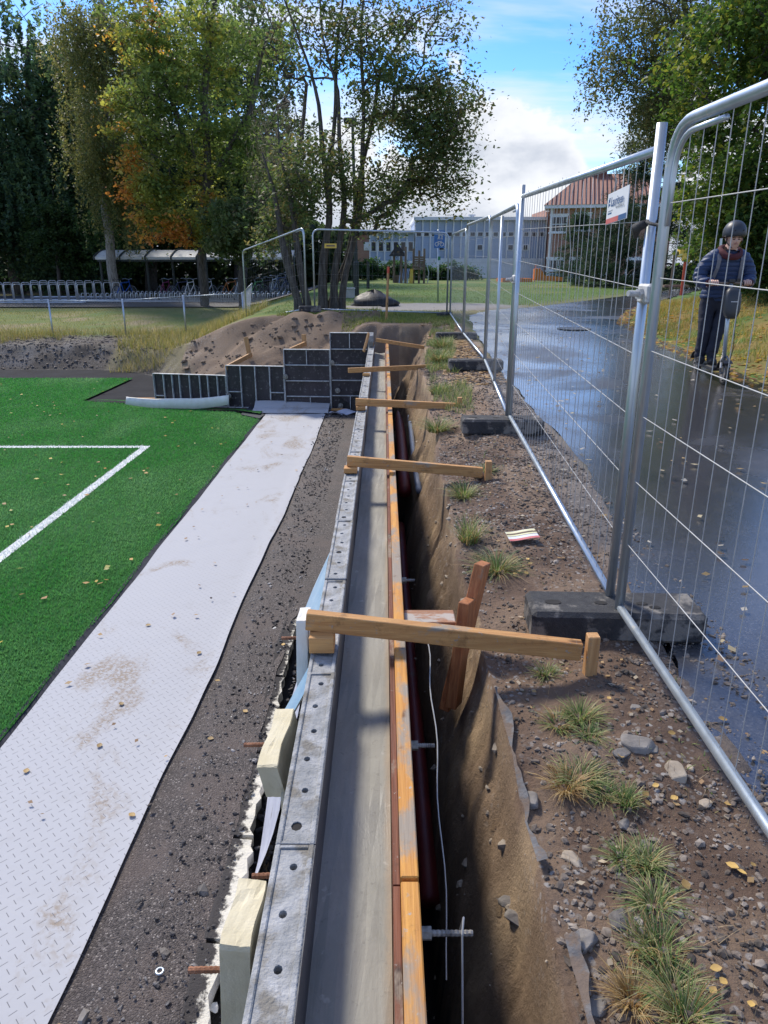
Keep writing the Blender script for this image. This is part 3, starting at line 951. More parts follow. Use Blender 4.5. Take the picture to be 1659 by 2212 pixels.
ys = 20.2 + 2.3 * r.rand(N); xs = -20 + 15 * r.rand(N); zs = T(xs, ys)
me = stones_mesh('bank_rubble', xs, ys, zs, .01 + .04 * r.rand(N) ** 4, M['pebble'], 6)
o = bpy.data.objects.new('bank_rubble', me); COL.objects.link(o); tag(o, 'grey rubble on the bank below the chain link fence', 'rubble', kind='stuff')
N = 420
ys = 14.8 + 2.2 * r.rand(N); xs = -4.5 + 4.4 * r.rand(N); zs = T(xs, ys)
me = stones_mesh('heap_clods', xs, ys, zs, .01 + .06 * r.rand(N) ** 3.5, M['clod'], 8)
o = bpy.data.objects.new('heap_clods', me); COL.objects.link(o); tag(o, 'small clods lying on the brown soil heap', 'clods', kind='stuff')

N = 420
ys = 1.0 + 12.5 * r.rand(N) ** 1.4; e_ = trench_edge(ys); xs = e_ - (e_ - .1) * r.rand(N) ** 1.3; zs = T(xs, ys)
me = stones_mesh('trench_stones', xs, ys, zs, .003 + .018 * r.rand(N) ** 4, M['stone_tan'], 12)
o = bpy.data.objects.new('trench_stones', me); COL.objects.link(o); tag(o, 'stones and crumbs stuck in the soil face of the trench', 'stones', kind='stuff')

# ------------------------------------------------------------------ the retaining wall under construction
FX0, FX1 = -.280, -.180            # steel form outer and inner edge
CX1 = .020                         # concrete right face
wall = MB()
wy = np.linspace(-1, 14.05, 60)
wxs = np.linspace(FX1 + .004, CX1, 7)
vs_ = []
for y in wy:
    for x in wxs:
        vs_.append((x, y, -.185 + .006 * math.sin(y * 3.1 + x * 20) + .004 * math.sin(y * 9 + x * 31)))
fs_ = [(i * 7 + j, i * 7 + j + 1, (i + 1) * 7 + j + 1, (i + 1) * 7 + j) for i in range(59) for j in range(6)]
wall.add(vs_, fs_)
wall.add([(FX1 + .004, -1, -.19), (CX1, -1, -.19), (CX1, -1, -1.6), (FX1 + .004, -1, -1.6), (FX1 + .004, 14.05, -.19), (CX1, 14.05, -.19), (CX1, 14.05, -1.6), (FX1 + .004, 14.05, -1.6)],
         [(0, 1, 2, 3), (4, 7, 6, 5), (0, 3, 7, 4), (1, 5, 6, 2)])
o = wall.build('retaining_wall', M['concrete'], smooth=False); tag(o, 'long narrow poured grey concrete wall between its forms', 'wall')

PLEN = .825
rng = random.Random(5)
def flange_mesh(plugged):
    """top rail of one form panel, local y 0..PLEN, x 0..0.1, top z = 0"""
    m = MB(); nc = 6; L = PLEN / nc
    for i in range(nc):
        y0, y1 = i * L, (i + 1) * L
        x0, x1 = .014, .086; cx = .05 + (.004 if i % 2 else -.004); cyy = (y0 + y1) / 2; r_ = .010 if i != plugged else .015; z = -.007
        rect = [(x0, y0), (cx, y0), (x1, y0), (x1, cyy), (x1, y1), (cx, y1), (x0, y1), (x0, cyy)]
        oc = [(cx + r_ * math.cos(a), cyy + r_ * 1.15 * math.sin(a)) for a in [math.radians(225 + 45 * k) for k in range(8)]]
        vs = [(x, y, z) for x, y in rect] + [(x, y, z) for x, y in oc] + [(x, y, z - .05) for x, y in oc]
        fs = [(k, (k + 1) % 8, 8 + (k + 1) % 8, 8 + k) for k in range(8)] + [(8 + k, 8 + (k + 1) % 8, 16 + (k + 1) % 8, 16 + k) for k in range(8)]
        m.add(vs, fs, 0); m.add([(x, y, z - (.05 if i != plugged else .004)) for x, y in oc], [list(range(8))], 1)
    m.box(0, .0145, 0, PLEN, -.10, 0, .003)
    m.box(.0855, .100, 0, PLEN, -.10, 0, .003)
    m.box(.014, .086, .002, .012, -.09, -.0015, .0015); m.box(.014, .086, PLEN - .012, PLEN - .002, -.09, -.0015, .0015)
    return m
fm = [flange_mesh(k) for k in (-1, 2, 0)]
seam0 = 1.47 - 2 * PLEN
first = {}
for k in range(17):
    y0 = seam0 + k * PLEN
    if y0 + PLEN > 14.1: break
    dz = rng.uniform(-.005, .004); dx = rng.uniform(-.003, .003)
    lab = 'grey perforated steel form panel along the concrete wall, %s from the camera' % ORD[k] if k else 'grey perforated steel form panel along the wall, closest to the camera'
    t = thing('steel_form', lab, 'formwork', (FX0 + dx, y0 + .002, dz), 'steel form panels along the left of the wall')
    key = (k * 7) % 3
    if key not in first:
        a = fm[key].build('top_flange', [M['form_steel'], M['hole']], t, local=True)
        f_ = MB().box(.1005, .103, .001, PLEN - .003, -1.3, -.002).build('facing_sheet', M['form_dark'], t, local=True)
        rb = MB()
        for zz in (-.35, -.65, -.95, -1.25): rb.box(.012, .099, .01, PLEN - .01, zz - .02, zz + .02)
        rb.box(.012, .099, .004, .03, -1.3, -.101); rb.box(.012, .099, PLEN - .03, PLEN - .006, -1.3, -.101)
        rr = rb.build('rib', M['form_steel'], t, local=True)
        first[key] = (a.data, f_.data, rr.data)
    else:
        for nm, d in zip(('top_flange', 'facing_sheet', 'rib'), first[key]):
            child(nm, d, t)
# raised stop end at the far corner
t = thing('end_form', 'tall narrow grey steel form at the far end of the wall', 'formwork', (FX0, 13.2, -.0))
m = MB().box(FX0 - .005, FX0 + .085, 13.32, 14.0, .004, .2, .004); m.build('upright', M['form_steel'], t)
m = MB()
for i in range(6): m.box(FX0 + .012, FX0 + .073, 13.36 + .1 * i, 13.39 + .1 * i, .2, .206)
m.build('cleat', M['panel_steel'], t)

# right hand form: plywood sheets topped by orange beams
by = [-1.0, 1.36, 4.25, 7.1, 10.0, 14.0]
for i in range(5):
    o = MB().box(CX1 + .002, CX1 + .019, by[i] + .002, by[i + 1] - .002, -1.3, -.018, .001).build('form_plywood', M['ply_edge'])
    tag(o, 'rust brown plywood form edge beside the wet concrete, %s from the camera' % ORD[i], 'plywood', 'plywood sheets of the right form')
    jog = (.0, .004, -.003, .002, 0)[i]
    o = MB().box(CX1 + .020, CX1 + .064, by[i] + .004, by[i + 1] - .004, -.1, .0 + jog, .003).build('form_beam', M['orange_beam'])
    tag(o, 'orange timber beam capping the right side of the form, %s from the camera' % ORD[i], 'timber', 'orange beams on the right form')
o = MB().box(CX1 + .021, CX1 + .058, -1, 14, -1.3, -.102).build('form_backing', M['form_dark'])
tag(o, 'dark form backing under the orange beams on the trench side', 'formwork')

# ------------------------------------------------------------------ cross timbers over the wall
def cross(i, A, B, hw, hh, blockY, stake, lab):
    A, B = Vector(A), Vector(B)
    d = (B - A); L = d.length
    ang = math.atan2(d.y, d.x); el_ = math.asin(d.z / L)
    t = thing('cross_timber', lab, 'timber', A, 'timbers laid across the wall')
    Mx = Matrix.Translation(A) @ Matrix.Rotation(ang, 4, 'Z') @ Matrix.Rotation(-el_, 4, 'Y')
    MB().box(0, L, -hw, hw, -hh, hh, .003, M=Mx).build('beam', M['timber'], t)
    bx0 = FX0 - .005 + stake[2]
    MB().box(bx0, bx0 + .095, blockY - .065, blockY + .03, .002, A.z - hh - .001 - .004, .003).build('packing_block', M['timber'], t)
    sx, sy_ = B.x + .02, B.y - .002
    gz = tz1(sx, sy_)
    MB().box(sx - .0, sx + .045, sy_ - .02, sy_ + .025, gz - .15, B.z + hh + stake[0], .003).build('stake', M['timber_z'], t)
    return t


def ct(u0, v0, u1, v1, z0, yv, hw, hh, blk, st_, lab, dz=-.03, dy=0):
    a = ony(u0, v0, yv); a.z = z0
    b_ = ony(u1, v1, yv + dy)
    a2 = Vector((a.x, yv, z0)); b2 = Vector((b_.x, yv + dy, z0 + dz))
    return cross(0, a2, b2, hw, hh, blk, (st_, 0, max(0, 0)), lab)


ct(663, 1360, 1253, 1420, .108, 2.50, .022, .036, 2.49, .03, 'thick timber laid across the wall in front of the leaning red planks', -.10, -.06)
ct(750, 1005, 1042, 1017, .08, 5.00, .020, .036, 5.0, .05, 'timber laid across the wall ending behind the round stone', -.08, -.03)
ct(768, 870, 984, 872, .08, 7.35, .020, .036, 7.35, .06, 'timber laid across the wall next to the corner of the gravel strip', -.05, 0)
ct(752, 803, 975, 797, .07, 9.75, .018, .032, 9.75, .09, 'timber laid across the wall just below the grass tufts, second from the far end', .02, .3)
ct(812, 731, 922, 742, .12, 13.4, .020, .032, 13.4, .06, 'farthest timber across the wall, sloping down to the grassy edge', -.12, -.2)

# strut and leaning planks in the trench
t = thing('trench_strut', 'short dark red timber strut wedged between the form and the leaning planks', 'timber', (.085, 2.63, -.12))
a, b_ = onz(870, 1345, -.05), onz(980, 1345, -.05)
MB().box(.086, .305, 2.74, 2.86, -.082, -.03, .004).build('beam', M['strut_timber'], t)
def plank(name, A, B, w_, th, material, lab, roll=0):
    A, B = Vector(A), Vector(B); d = B - A; L = d.length
    q = d.to_track_quat('Z', 'X').to_matrix().to_4x4()
    Mx = Matrix.Translation(A) @ q @ Matrix.Rotation(roll, 4, 'Z')
    o = MB().box(-w_ / 2, w_ / 2, -th / 2, th / 2, 0, L, .003, M=Mx).build(name, material)
    return tag(o, lab, 'plank')
pb_ = onz(972, 1502, -.62); pt = onz(1036, 1225, .20)
plank('leaning_plank', (.275, 2.70, -.42), (.415, 2.80, .217), .10, .045, M['red_timber'], 'long orange red plank leaning out of the trench', .5)
plank('leaning_stake', (.298, 2.655, -.38), (.342, 2.70, .092), .08, .045, M['red_timber'], 'short dark red plank leaning against the longer one in the trench', .3)

# form ties
def rod(A, B, r_, material, name, lab, cat, group=None, thread=True):
    A, B = Vector(A), Vector(B)
    m = MB(); n_ = max(6, int((B - A).length / .006)); pts = []; rs_ = []
    for i in range(n_ + 1):
        pts.append(A.lerp(B, i / n_)); rs_.append(r_ * (1.0 if i % 2 else .86) if thread else r_)
    m.tube(pts, rs_, 8); o = m.build(name, material)
    return tag(o, lab, cat, group)
for (y, x0, lab) in ((1.30, -.475, 'rusty threaded tie rod poking out below the big foam block'), (1.585, -.37, 'short rusty tie rod between the two foam blocks'),
                     (2.17, -.50, 'rusty tie rod sticking out behind the tilted foam block'), (2.95, -.47, 'thin rusty tie rod beside the upright foam slab')):
    rod((x0, y, -.22), (FX0 - .002, y, -.215), .0085, M['rust'], 'tie_rod', lab, 'rod', 'form tie rods left of the wall')
for (y, x1, lab) in ((1.385, .225, 'threaded steel tie rod end over the trench, nearest the camera'), (2.14, .178, 'steel tie rod end with clamp nut beside the red pipe'),
                     (3.55, .165, 'small tie rod end in the trench beyond the leaning planks')):
    t = thing('form_tie', lab, 'rod', (.084, y, -.2), 'form tie rods right of the wall')
    m = MB(); pts = []; rs_ = []
    for i in range(25):
        pts.append((.084 + (x1 - .084) * i / 24, y, -.2)); rs_.append(.0085 if i % 2 else .0072)
    m.tube(pts, rs_, 8); m.build('threaded_rod', M['steel_rod'], t)
    m = MB().tube([(.079, y, -.2), (.085, y, -.2)], .032, 10); m.tube([(.085, y, -.2), (.12, y, -.2)], .017, 6); m.build('clamp_nut', M['cast_iron'], t)
m = MB(); pts = [(.175 + .006 * math.sin(k * .9), 2.62 - .062 * k, -.043 - .0012 * k * k * .9) for k in range(20)]
m.tube(pts, .0022, 5); pts2 = [(.192, 1.383, -.185), (.196, 1.36, -.12), (.19, 1.33, -.14), (.185, 1.2, -.34), (.18, 1.0, -.45), (.18, .7, -.6)]
m.tube(pts2, .0026, 5)
o = m.build('binding_wire', M['wire']); tag(o, 'thin pale binding wire running through the trench over the tie rods', 'wire')

# pipes in the trench
m = MB().tube([(.165 + .01 * math.sin(y * .8), y, -.92) for y in np.linspace(2.15, 6.4, 14)], .040, 14)
tag(m.build('red_pipe', M['red_pipe'], smooth=True), 'dark red plastic pipe lying deep in the near trench', 'pipe')
m = MB().tube([(.20 + .012 * math.sin(y * .9), y, -.62) for y in np.linspace(6.5, 10.5, 9)], [.062] * 7 + [.045, .01], 12)
tag(m.build('red_pipe', M['red_pipe'], smooth=True), 'bright red pipe tapering away in the far trench', 'pipe')
m = MB().tube([(.335 + .02 * math.sin(y * .7), y, -.52) for y in np.linspace(6.2, 9.6, 9)], .03, 10)
tag(m.build('grey_pipe', M['grey_pipe'], smooth=True), 'slim blue grey conduit beside the red pipe in the trench', 'pipe')

# foam pieces and sheets left of the wall
def slab(name, c, s, rz, rx, ry, material, lab, cat='foam block', ch=.004):
    Mx = Matrix.Translation(Vector(c)) @ Matrix.Rotation(rz, 4, 'Z') @ Matrix.Rotation(ry, 4, 'Y') @ Matrix.Rotation(rx, 4, 'X')
    bm = bmesh.new(); bmesh.ops.create_cube(bm, size=1)
    bmesh.ops.bevel(bm, geom=list(bm.edges), offset=.03, segments=1, affect='EDGES')
    bmesh.ops.subdivide_edges(bm, edges=list(bm.edges), cuts=5, use_grid_fill=True)
    rq = random.Random(int(c[1] * 1000))
    for v in bm.verts:
        k = .0016 if rq.random() > .06 else .006
        co_ = Vector((v.co.x * s[0], v.co.y * s[1], v.co.z * s[2]))
        v.co = Mx @ (co_ - co_.normalized() * rq.random() * k + Vector((.004 * math.sin(co_.y * 30), 0, .003 * math.sin(co_.y * 22 + co_.x * 40))))
    m = MB(); bm.verts.index_update(); m.add([tuple(v.co) for v in bm.verts], [[v.index for v in f.verts] for f in bm.faces]); bm.free()
    return tag(m.build(name, material), lab, cat)
slab('foam_block', (-.348, 1.345, -.26), (.075, .20, .36), -.03, 0, .05, M['foam'], 'big pale yellow foam block with brown stains leaning against the form')
slab('foam_block', (-.352, 2.065, -.165), (.07, .30, .13), -.10, .06, -.18, M['foam'], 'tilted pale yellow foam block lying over a rusty tie rod')
slab('foam_block', (-.318, 2.02, -.30), (.03, .26, .2), 0, .1, 0, M['foam'], 'thin pale foam wedge under the tilted foam block')
slab('foam_block', (-.318, 2.535, -.05), (.045, .11, .33), .05, 0, .03, M['foam_white'], 'upright cream foam slab behind the end of the thick cross timber')
# insulation boards along the gravel
gr_m, n, p = base_mat('gritty_foam_board')
vec = n.node('ShaderNodeTexCoord').outputs['Object']
xw = n.sep(n.node('ShaderNodeNewGeometry').outputs['Position'])[0]
mk = n.ss(n.m('ADD', n.m('MULTIPLY', n.noise(vec, 16, 6, .7), .20), xw), -.615, -.585)
colf = n.mix(mk, (.045, .04, .038), (.70, .66, .55)); n.put(p.inputs['Base Color'], colf); p.inputs['Roughness'].default_value = .9
b = n.node('ShaderNodeBump'); b.inputs['Strength'].default_value = .7; b.inputs['Distance'].default_value = .01
n.put(b.inputs['Height'], n.noise(vec, 90, 4, .6)); n.put(p.inputs['Normal'], b.outputs[0])
ybd = [(1.2, 2.28, 0, .004), (2.30, 2.86, .014, -.006), (2.885, 3.52, -.006, .004), (3.55, 4.35, -.02, .006), (4.38, 5.7, -.03, -.002)]
for i, (y0, y1, dx, tl) in enumerate(ybd):
    Mx = Matrix.Translation((-.72 + dx, (y0 + y1) / 2, TURF - .025)) @ Matrix.Rotation(tl * 2, 4, 'Z')
    m = MB(); nb = 14; L = y1 - y0
    rows = []
    for j in range(nb + 1):
        yj = -L / 2 + L * j / nb; xe = .055 + .010 * math.sin(j * 2.1 + i) + rng.uniform(-.006, .006)
        rows.append([tuple(Mx @ Vector(q)) for q in ((-.10, yj, -.03), (xe, yj, -.03), (xe + rng.uniform(-.004, .004), yj, .034 + rng.uniform(-.006, .004)), (-.04, yj, .042), (-.10, yj, .02))])
    m.loft(rows); o = m.build('insulation_board', gr_m)
    tag(o, 'crumbling white insulation board half buried in dark gravel, %s from the camera' % ORD[i], 'foam board', 'buried insulation boards')
# plastic sheets in the slot
def ribbon(name, A, B, nu, lab, material, zf, cat):
    o = sheet(name, np.array(A), np.array(B), nu, 0, zf, material)
    return tag(o, lab, cat)
yy_ = np.linspace(2.25, 3.7, 22)
ribbon('plastic_sheet', np.stack([-.62 + .03 * np.sin(yy_ * 7), yy_], -1), np.stack([-.40 + 0 * yy_, yy_], -1), 8, 'pale lavender plastic sheet hanging in the slot beside the form', M['plastic_lav'],
       lambda x, y: -1.32 + (x + .62) * 3.6 + .05 * np.sin(y * 9 + x * 22), 'plastic sheet')
yy_ = np.linspace(1.35, 2.12, 12)
ribbon('plastic_sheet', np.stack([-.60 + .02 * np.sin(yy_ * 11), yy_], -1), np.stack([-.42 + 0 * yy_, yy_], -1), 8, 'crumpled pale plastic sheet at the near end of the slot', M['plastic_lav'],
       lambda x, y: -1.40 + (x + .6) * 2.6 + .05 * np.sin(y * 13 + x * 25), 'plastic sheet')
yy_ = np.linspace(3.0, 3.7, 12)
ribbon('plastic_bag', np.stack([-.40 + .02 * np.sin(yy_ * 9), yy_], -1), np.stack([-.285 + 0 * yy_, yy_], -1), 8, 'translucent blue plastic bulging beside the form beyond the cross timber', M['plastic_blue'],
       lambda x, y: -.32 + (x + .40) * 2.2 + .05 * np.sin((y - 3) / .7 * 3.14), 'plastic sheet')
yy_ = np.linspace(2.28, 2.46, 6)
ribbon('plastic_bag', np.stack([-.41 + .01 * np.sin(yy_ * 30), yy_], -1), np.stack([-.285 + 0 * yy_, yy_], -1), 6, 'scrap of blue plastic in front of the upright foam slab', M['plastic_blue'],
       lambda x, y: -.30 + (x + .41) * 1.9 + .03 * np.sin(y * 40), 'plastic sheet')
# crumbs in the slot and on gravel
for i, (u, v, s, lab) in enumerate([(462, 2180, .024, 'white foam cone lying in the slot at the bottom edge'), (592, 1360 + 0, .02, 'pale pebble on the gravel near the upright foam slab'),
                                    (515, 1870, .025, 'white foam crumb beside the stained foam block'), (548, 1742, .022, 'white foam crumb in the slot near the plastic sheet'),
                                    (498, 1553, .016, 'small square white chip on the dark gravel')]):
    q = onz(u, v, TURF if i in (1, 4) else TURF - .06)
    me = stones_mesh('foam_crumb', [0], [0], [s * .5], [s], M['foam_white'], 30 + i)
    o = bpy.data.objects.new('foam_crumb', me); COL.objects.link(o); o.location = q; tag(o, lab, 'foam crumb', 'foam crumbs')
m = MB(); q = onz(345, 2098 + 0, TURF + .035)
m.tube([(q.x + .014 * math.cos(a), q.y + .014 * math.sin(a), q.z) for a in np.linspace(0, 6.283, 15)[:-1]], .005, 6, closed=True)
tag(m.build('washer', M['galv'], smooth=True), 'small grey steel washer lying on the dark gravel', 'washer')
for i, (u, v, s, lab) in enumerate([(438, 1925, .035, 'lump of grey mortar beside the foam board edge'), (355, 2060, .03, 'grey mortar lump on the gravel'), (180, 2195, .022, 'blue grey stone chip near the bottom of the gravel')]):
    q = onz(u, v, TURF + .015)
    me = stones_mesh('mortar_lump', [0], [0], [0], [s], M['stone'], 50 + i); o = bpy.data.objects.new('mortar_lump', me); COL.objects.link(o); o.location = q; tag(o, lab, 'stone', 'mortar lumps')
# stirred gravel and debris in the slot
N = 1500; ys = 1.5 + 4.3 * r.rand(N); xs = -.66 + .24 * r.rand(N)
me = stones_mesh('slot_debris', xs, ys, np.full(N, -1.40) + .02 * r.rand(N) - .14 * (xs > -.63), .006 + .02 * r.rand(N) ** 2.5, M['pebble_dark'], 9)
o = bpy.data.objects.new('slot_debris', me); COL.objects.link(o); tag(o, 'dark stones and rubble lying in the slot beside the form', 'rubble', kind='stuff')

# ------------------------------------------------------------------ black formwork panels of the return wall
def rpanel(label, A, B, ztop, ribs_v, ribs_h, cells):
    """A,B: foot points (left,right); ribs as fractions"""
    A, B = Vector(A), Vector(B); d = B - A; W = math.hypot(d.x, d.y); rz = math.atan2(d.y, d.x); H = ztop - A.z
    t = thing('black_form', label, 'formwork', A, 'black formwork panels of the return wall', rz)
    b_ = .013
    edges_v = [0] + list(ribs_v) + [1]
    def bar(x0, x1, z0, z1, y0=-.05, nm='frame_bar'):
        MB().box(x0, x1, y0, .03, z0, z1, .003).build(nm, M['panel_steel'], t, local=True)
    bar(0, b_, 0, H); bar(W - b_, W, 0, H); bar(b_ + .001, W - b_ - .001, H - b_, H); bar(b_ + .001, W - b_ - .001, 0, b_)
    for f_ in ribs_v: bar(f_ * W - .009, f_ * W + .009, b_, H - b_, -.045, 'rib')
    for (x0, x1, f_) in ribs_h: bar(max(x0 * W, b_) + .012, min(x1 * W, W - b_) - .012, f_ * H - .008, f_ * H + .008, -.042, 'rib')
    xs_ = [b_] + [f_ * W for f_ in ribs_v] + [W - b_]
    for i in range(len(xs_) - 1):
        MB().box(xs_[i] + .002, xs_[i + 1] - .002, .005, .022, b_ * .5, H - b_ * .5).build('plywood_sheet', M['black_ply'], t, local=True)
    for (fx_, fz_) in cells:
        MB().tube([(fx_ * W, -.075, fz_ * H), (fx_ * W, -.05, fz_ * H)], [.05, .055], 9).tube([(fx_ * W, -.10, fz_ * H), (fx_ * W, -.076, fz_ * H)], [.02, .024], 6).build('clamp_nut', M['cast_iron'], t, local=True)
    return t
y0 = 14.12
rpanel('tallest black formwork panel at the corner with the concrete wall', (-1.035, 14.16, TURF), (-.29, 14.12, TURF), .19, [], [(0, 1, .79), (0, 1, .59), (0, 1, .39), (0, 1, .19), (.0, .05, .9)], [(.05, .62), (.18, .26), (.25, .06)])
bp = bpy.data.objects
rpanel('second tallest black formwork panel with four horizontal ribs', (-1.945, 14.24, TURF), (-1.04, 14.17, TURF), -.13, [], [(0, 1, .74), (0, 1, .48), (0, 1, .22)], [(.03, .55)])
rpanel('square black formwork panel with upright ribs and a wood brace on top', (-3.12, 14.42, TURF), (-1.95, 14.27, TURF), -.46, [.25, .5, .75], [(0, .25, .38), (.75, 1, .38)], [(.03, .28)])
rpanel('low wide black formwork panel with studded uprights at the pitch corner', (-4.66, 14.72, TURF), (-3.13, 14.43, TURF), -.66, [.14, .26, .36, .5, .64, .75, .88], [(0, .14, .3), (.88, 1, .3)], [(.17, .08)])
# short uprights that split the wide cells
for (x0, yv, z0, z1) in ((-.66, 14.10, -.1, .17), (-.66, 14.10, -1.29, -1.02), (-1.50, 14.17, -.42, -.15), (-1.45, 14.17, -1.29, -1.05)):
    par_ = [o for o in bpy.data.objects if o.name.startswith('black_form') and o.type == 'EMPTY'][0 if x0 > -1 else 1]
    inv = Matrix.Rotation(-par_.rotation_euler.z, 4, 'Z') @ Matrix.Translation(-Vector(par_.location))
    q0 = inv @ Vector((x0, yv, z0)); q1 = inv @ Vector((x0, yv, z1))
    MB().box(q0.x - .007, q0.x + .007, -.04, .004, q0.z, q1.z, .002).build('rib', M['panel_steel'], par_, local=True)
# curled foam sheet, boards and braces by the panels
xs = np.linspace(-5.15, -3.05, 30)
yl = 14.30 - (xs + 5.15) * .10
def bow(x): return ((x + 4.15) / 1.05) ** 2
m = MB()
rings = []
for x, y in zip(xs, yl):
    k = bow(x); z0 = TURF + .015 + .10 * max(0, k - .15) * (1 if x > -4 else .9); hh_ = .13 + .05 * math.sin((x + 5) * 1.2)
    rings.append([(x, y, z0), (x, y + .012, z0), (x, y + .10, z0 + hh_ + .012), (x, y + .088, z0 + hh_)])
m.loft(rings); o = m.build('foam_sheet', M['foam_white'], smooth=True); tag(o, 'long curled cream foam sheet leaning on the low black panel', 'foam sheet')
o = MB().box(-5.15, -4.68, 14.72, 14.78, TURF, TURF + .13, .004).box(-5.1, -4.75, 14.66, 14.712, TURF, TURF + .06, .004).build('board_stack', M['timber']); tag(o, 'orange boards lying at the end of the low black panel', 'boards')
def brace(lab, A, B, S0, S1):
    t = thing('heap_brace', lab, 'timber', A, 'timber braces on the soil heap')
    for nm, a_, c_ in (('brace_board', A, B), ('brace_stake', S0, S1)):
        a_, c_ = Vector(a_), Vector(c_); d = c_ - a_
        Mx = Matrix.Translation(a_) @ d.to_track_quat('Z', 'Y').to_matrix().to_4x4()
        MB().box(-.02, .02, -.045, .045, 0, d.length, .003, M=Mx).build(nm, M['timber_z'], t)
a = ony(488, 795, 14.40); c_ = ony(543, 766, 15.2); s1 = ony(531, 728, 15.25); s0 = ony(540, 772, 15.25)
brace('wood brace and stake propping the square black panel from the heap', a, c_, s0, s1)
a = ony(626, 757, 14.3); c_ = ony(660, 742, 15.2); s1 = ony(656, 722, 15.25); s0 = ony(658, 748, 15.25)
brace('wood brace and stake behind the second tallest black panel', a, c_, s0, s1)
for i, (u, v, lab) in enumerate([(735, 895, 'torn clear plastic strip at the foot of the corner panel')]):
    q = onz(u, v, TURF + .03)
    yy_ = np.linspace(13.55, 13.9, 8)
    ribbon('plastic_sheet', np.stack([-1.05 + 0 * yy_ + .4 * (yy_ - 13.55), yy_], -1), np.stack([-.45 + 0 * yy_, yy_], -1), 10, lab, M['plastic_lav'], lambda x, y: TURF + .04 + .03 * np.sin(x * 14 + y * 9), 'plastic sheet')
plank('loose_board', (-1.03, 14.0, TURF + .03), (-.72, 13.98, TURF + .03), .05, .03, M['timber'], 'small wooden board at the foot of the tallest black panel')
plank('loose_board', (-.36, 13.05, -.05), (-.27, 13.2, .26), .05, .03, M['timber_z'], 'pale wooden offcut leaning on the form near the far corner')

# ------------------------------------------------------------------ temporary fence
WIRE_V = MB().tube([(0, 0, 0), (0, 0, 1)], .0015, 6, caps=False)
_wv = None


def wire_mesh():
    global _wv
    if _wv is None:
        me = bpy.data.meshes.new('wire')
        me.from_pydata(WIRE_V.v, [], WIRE_V.f); me.materials.append(M['wire']); me.shade_smooth()
        _wv = me
    return _wv


def fillet(pts, rad, n_=7):
    out = [Vector(pts[0])]
    for i in range(1, len(pts) - 1):
        p0, p1, p2 = Vector(pts[i - 1]), Vector(pts[i]), Vector(pts[i + 1])
        a = (p0 - p1).normalized(); b_ = (p2 - p1).normalized()
        s = p1 + a * rad; e = p1 + b_ * rad
        for k in range(n_ + 1):
            t = k / n_
            out.append(s * (1 - t) ** 2 + p1 * 2 * t * (1 - t) + e * t * t)
    out.append(Vector(pts[-1]))
    return out


def fence_panel(label, A, B, h, rounded, spacing=.105, extra_post=None, wires=True, lean=0, tr=.0195, over=.0, bent=(), zw=(.32, .59, .85, 1.10, 1.36, 1.61), mats=('galv', 'galv')):
    A, B = Vector(A), Vector(B); d = B - A; L = math.hypot(d.x, d.y); rz = math.atan2(d.y, d.x); sl = d.z / L
    t = thing('mesh_fence', label, 'fence', A, 'temporary mesh fence panels', rz)
    t.rotation_euler = (lean, 0, rz)
    g = .028
    P = lambda s, z: Vector((s, 0, s * sl + z))
    if rounded:
        fr = fillet([P(g, -.06), P(g, h), P(L - g, h), P(L - g, -.06)], .16)
        MB().tube(fr, tr, 12).build('frame', M['galv'], t, smooth=True, local=True)
        # flattened inner tube at the bends
        MB().tube(fillet([P(g + .035, h - .32), P(g + .036, h - .035), P(.42, h - .035)], .14), .010, 8).build('corner_gusset', M['galv'], t, smooth=True, local=True)
    else:
        for s in (g, L - g):
            MB().tube([P(s, -.06), P(s, h + over)], tr, 12).build('post', M['galv'], t, smooth=True, local=True)
        MB().tube([P(g + tr, h), P(L - g - tr, h)], tr * .85, 10).build('top_rail', M['galv'], t, smooth=True, local=True)
    MB().tube([P(g + tr * .8, .03), P(L - g - tr * .8, .03)], tr * .85, 10).build('bottom_rail', M['galv'], t, smooth=True, local=True)
    if extra_post:
        MB().tube([P(extra_post, -.05), P(extra_post, h - .03)], tr * .8, 10).build('post', M['galv'], t, smooth=True, local=True)
    wk = 1 if A.y < 5 else (.8 if A.y < 9 else (.6 if A.y < 14 else .42))
    if wires:
        nw = int((L - 2 * g) / spacing); off = (L - nw * spacing) / 2
        rg = random.Random(int(A.y * 100))
        for k in range(nw + 1):
            s = off + k * spacing
            if s < g + .03 or s > L - g - .03: continue
            if k in bent:
                bx = bent[k]
                pts = [P(s, .03)] + [P(s + a, z) for z, a in bx] + [P(s + rg.uniform(-.01, .01), h + .005)]
                MB().tube(pts, .0017, 6).build('vertical_wire', M['wire'], t, smooth=True, local=True)
                continue
            top = h + (rg.uniform(.012, .03) if not rounded else -.005)
            ax = rg.uniform(-.006, .006)
            child('vertical_wire', wire_mesh(), t, P(s, .02) + Vector((0, .004, 0)), (0, ax, 0), (wk, wk, top - .02))
        for z in zw:
            z = z * h / 1.86
            child('horizontal_wire', wire_mesh(), t, P(g, z) - Vector((0, .002, 0)), (0, math.pi / 2 - math.atan(sl), 0), (1.25 * wk, 1.25 * wk, (L - 2 * g) * math.sqrt(1 + sl * sl)))
    return t


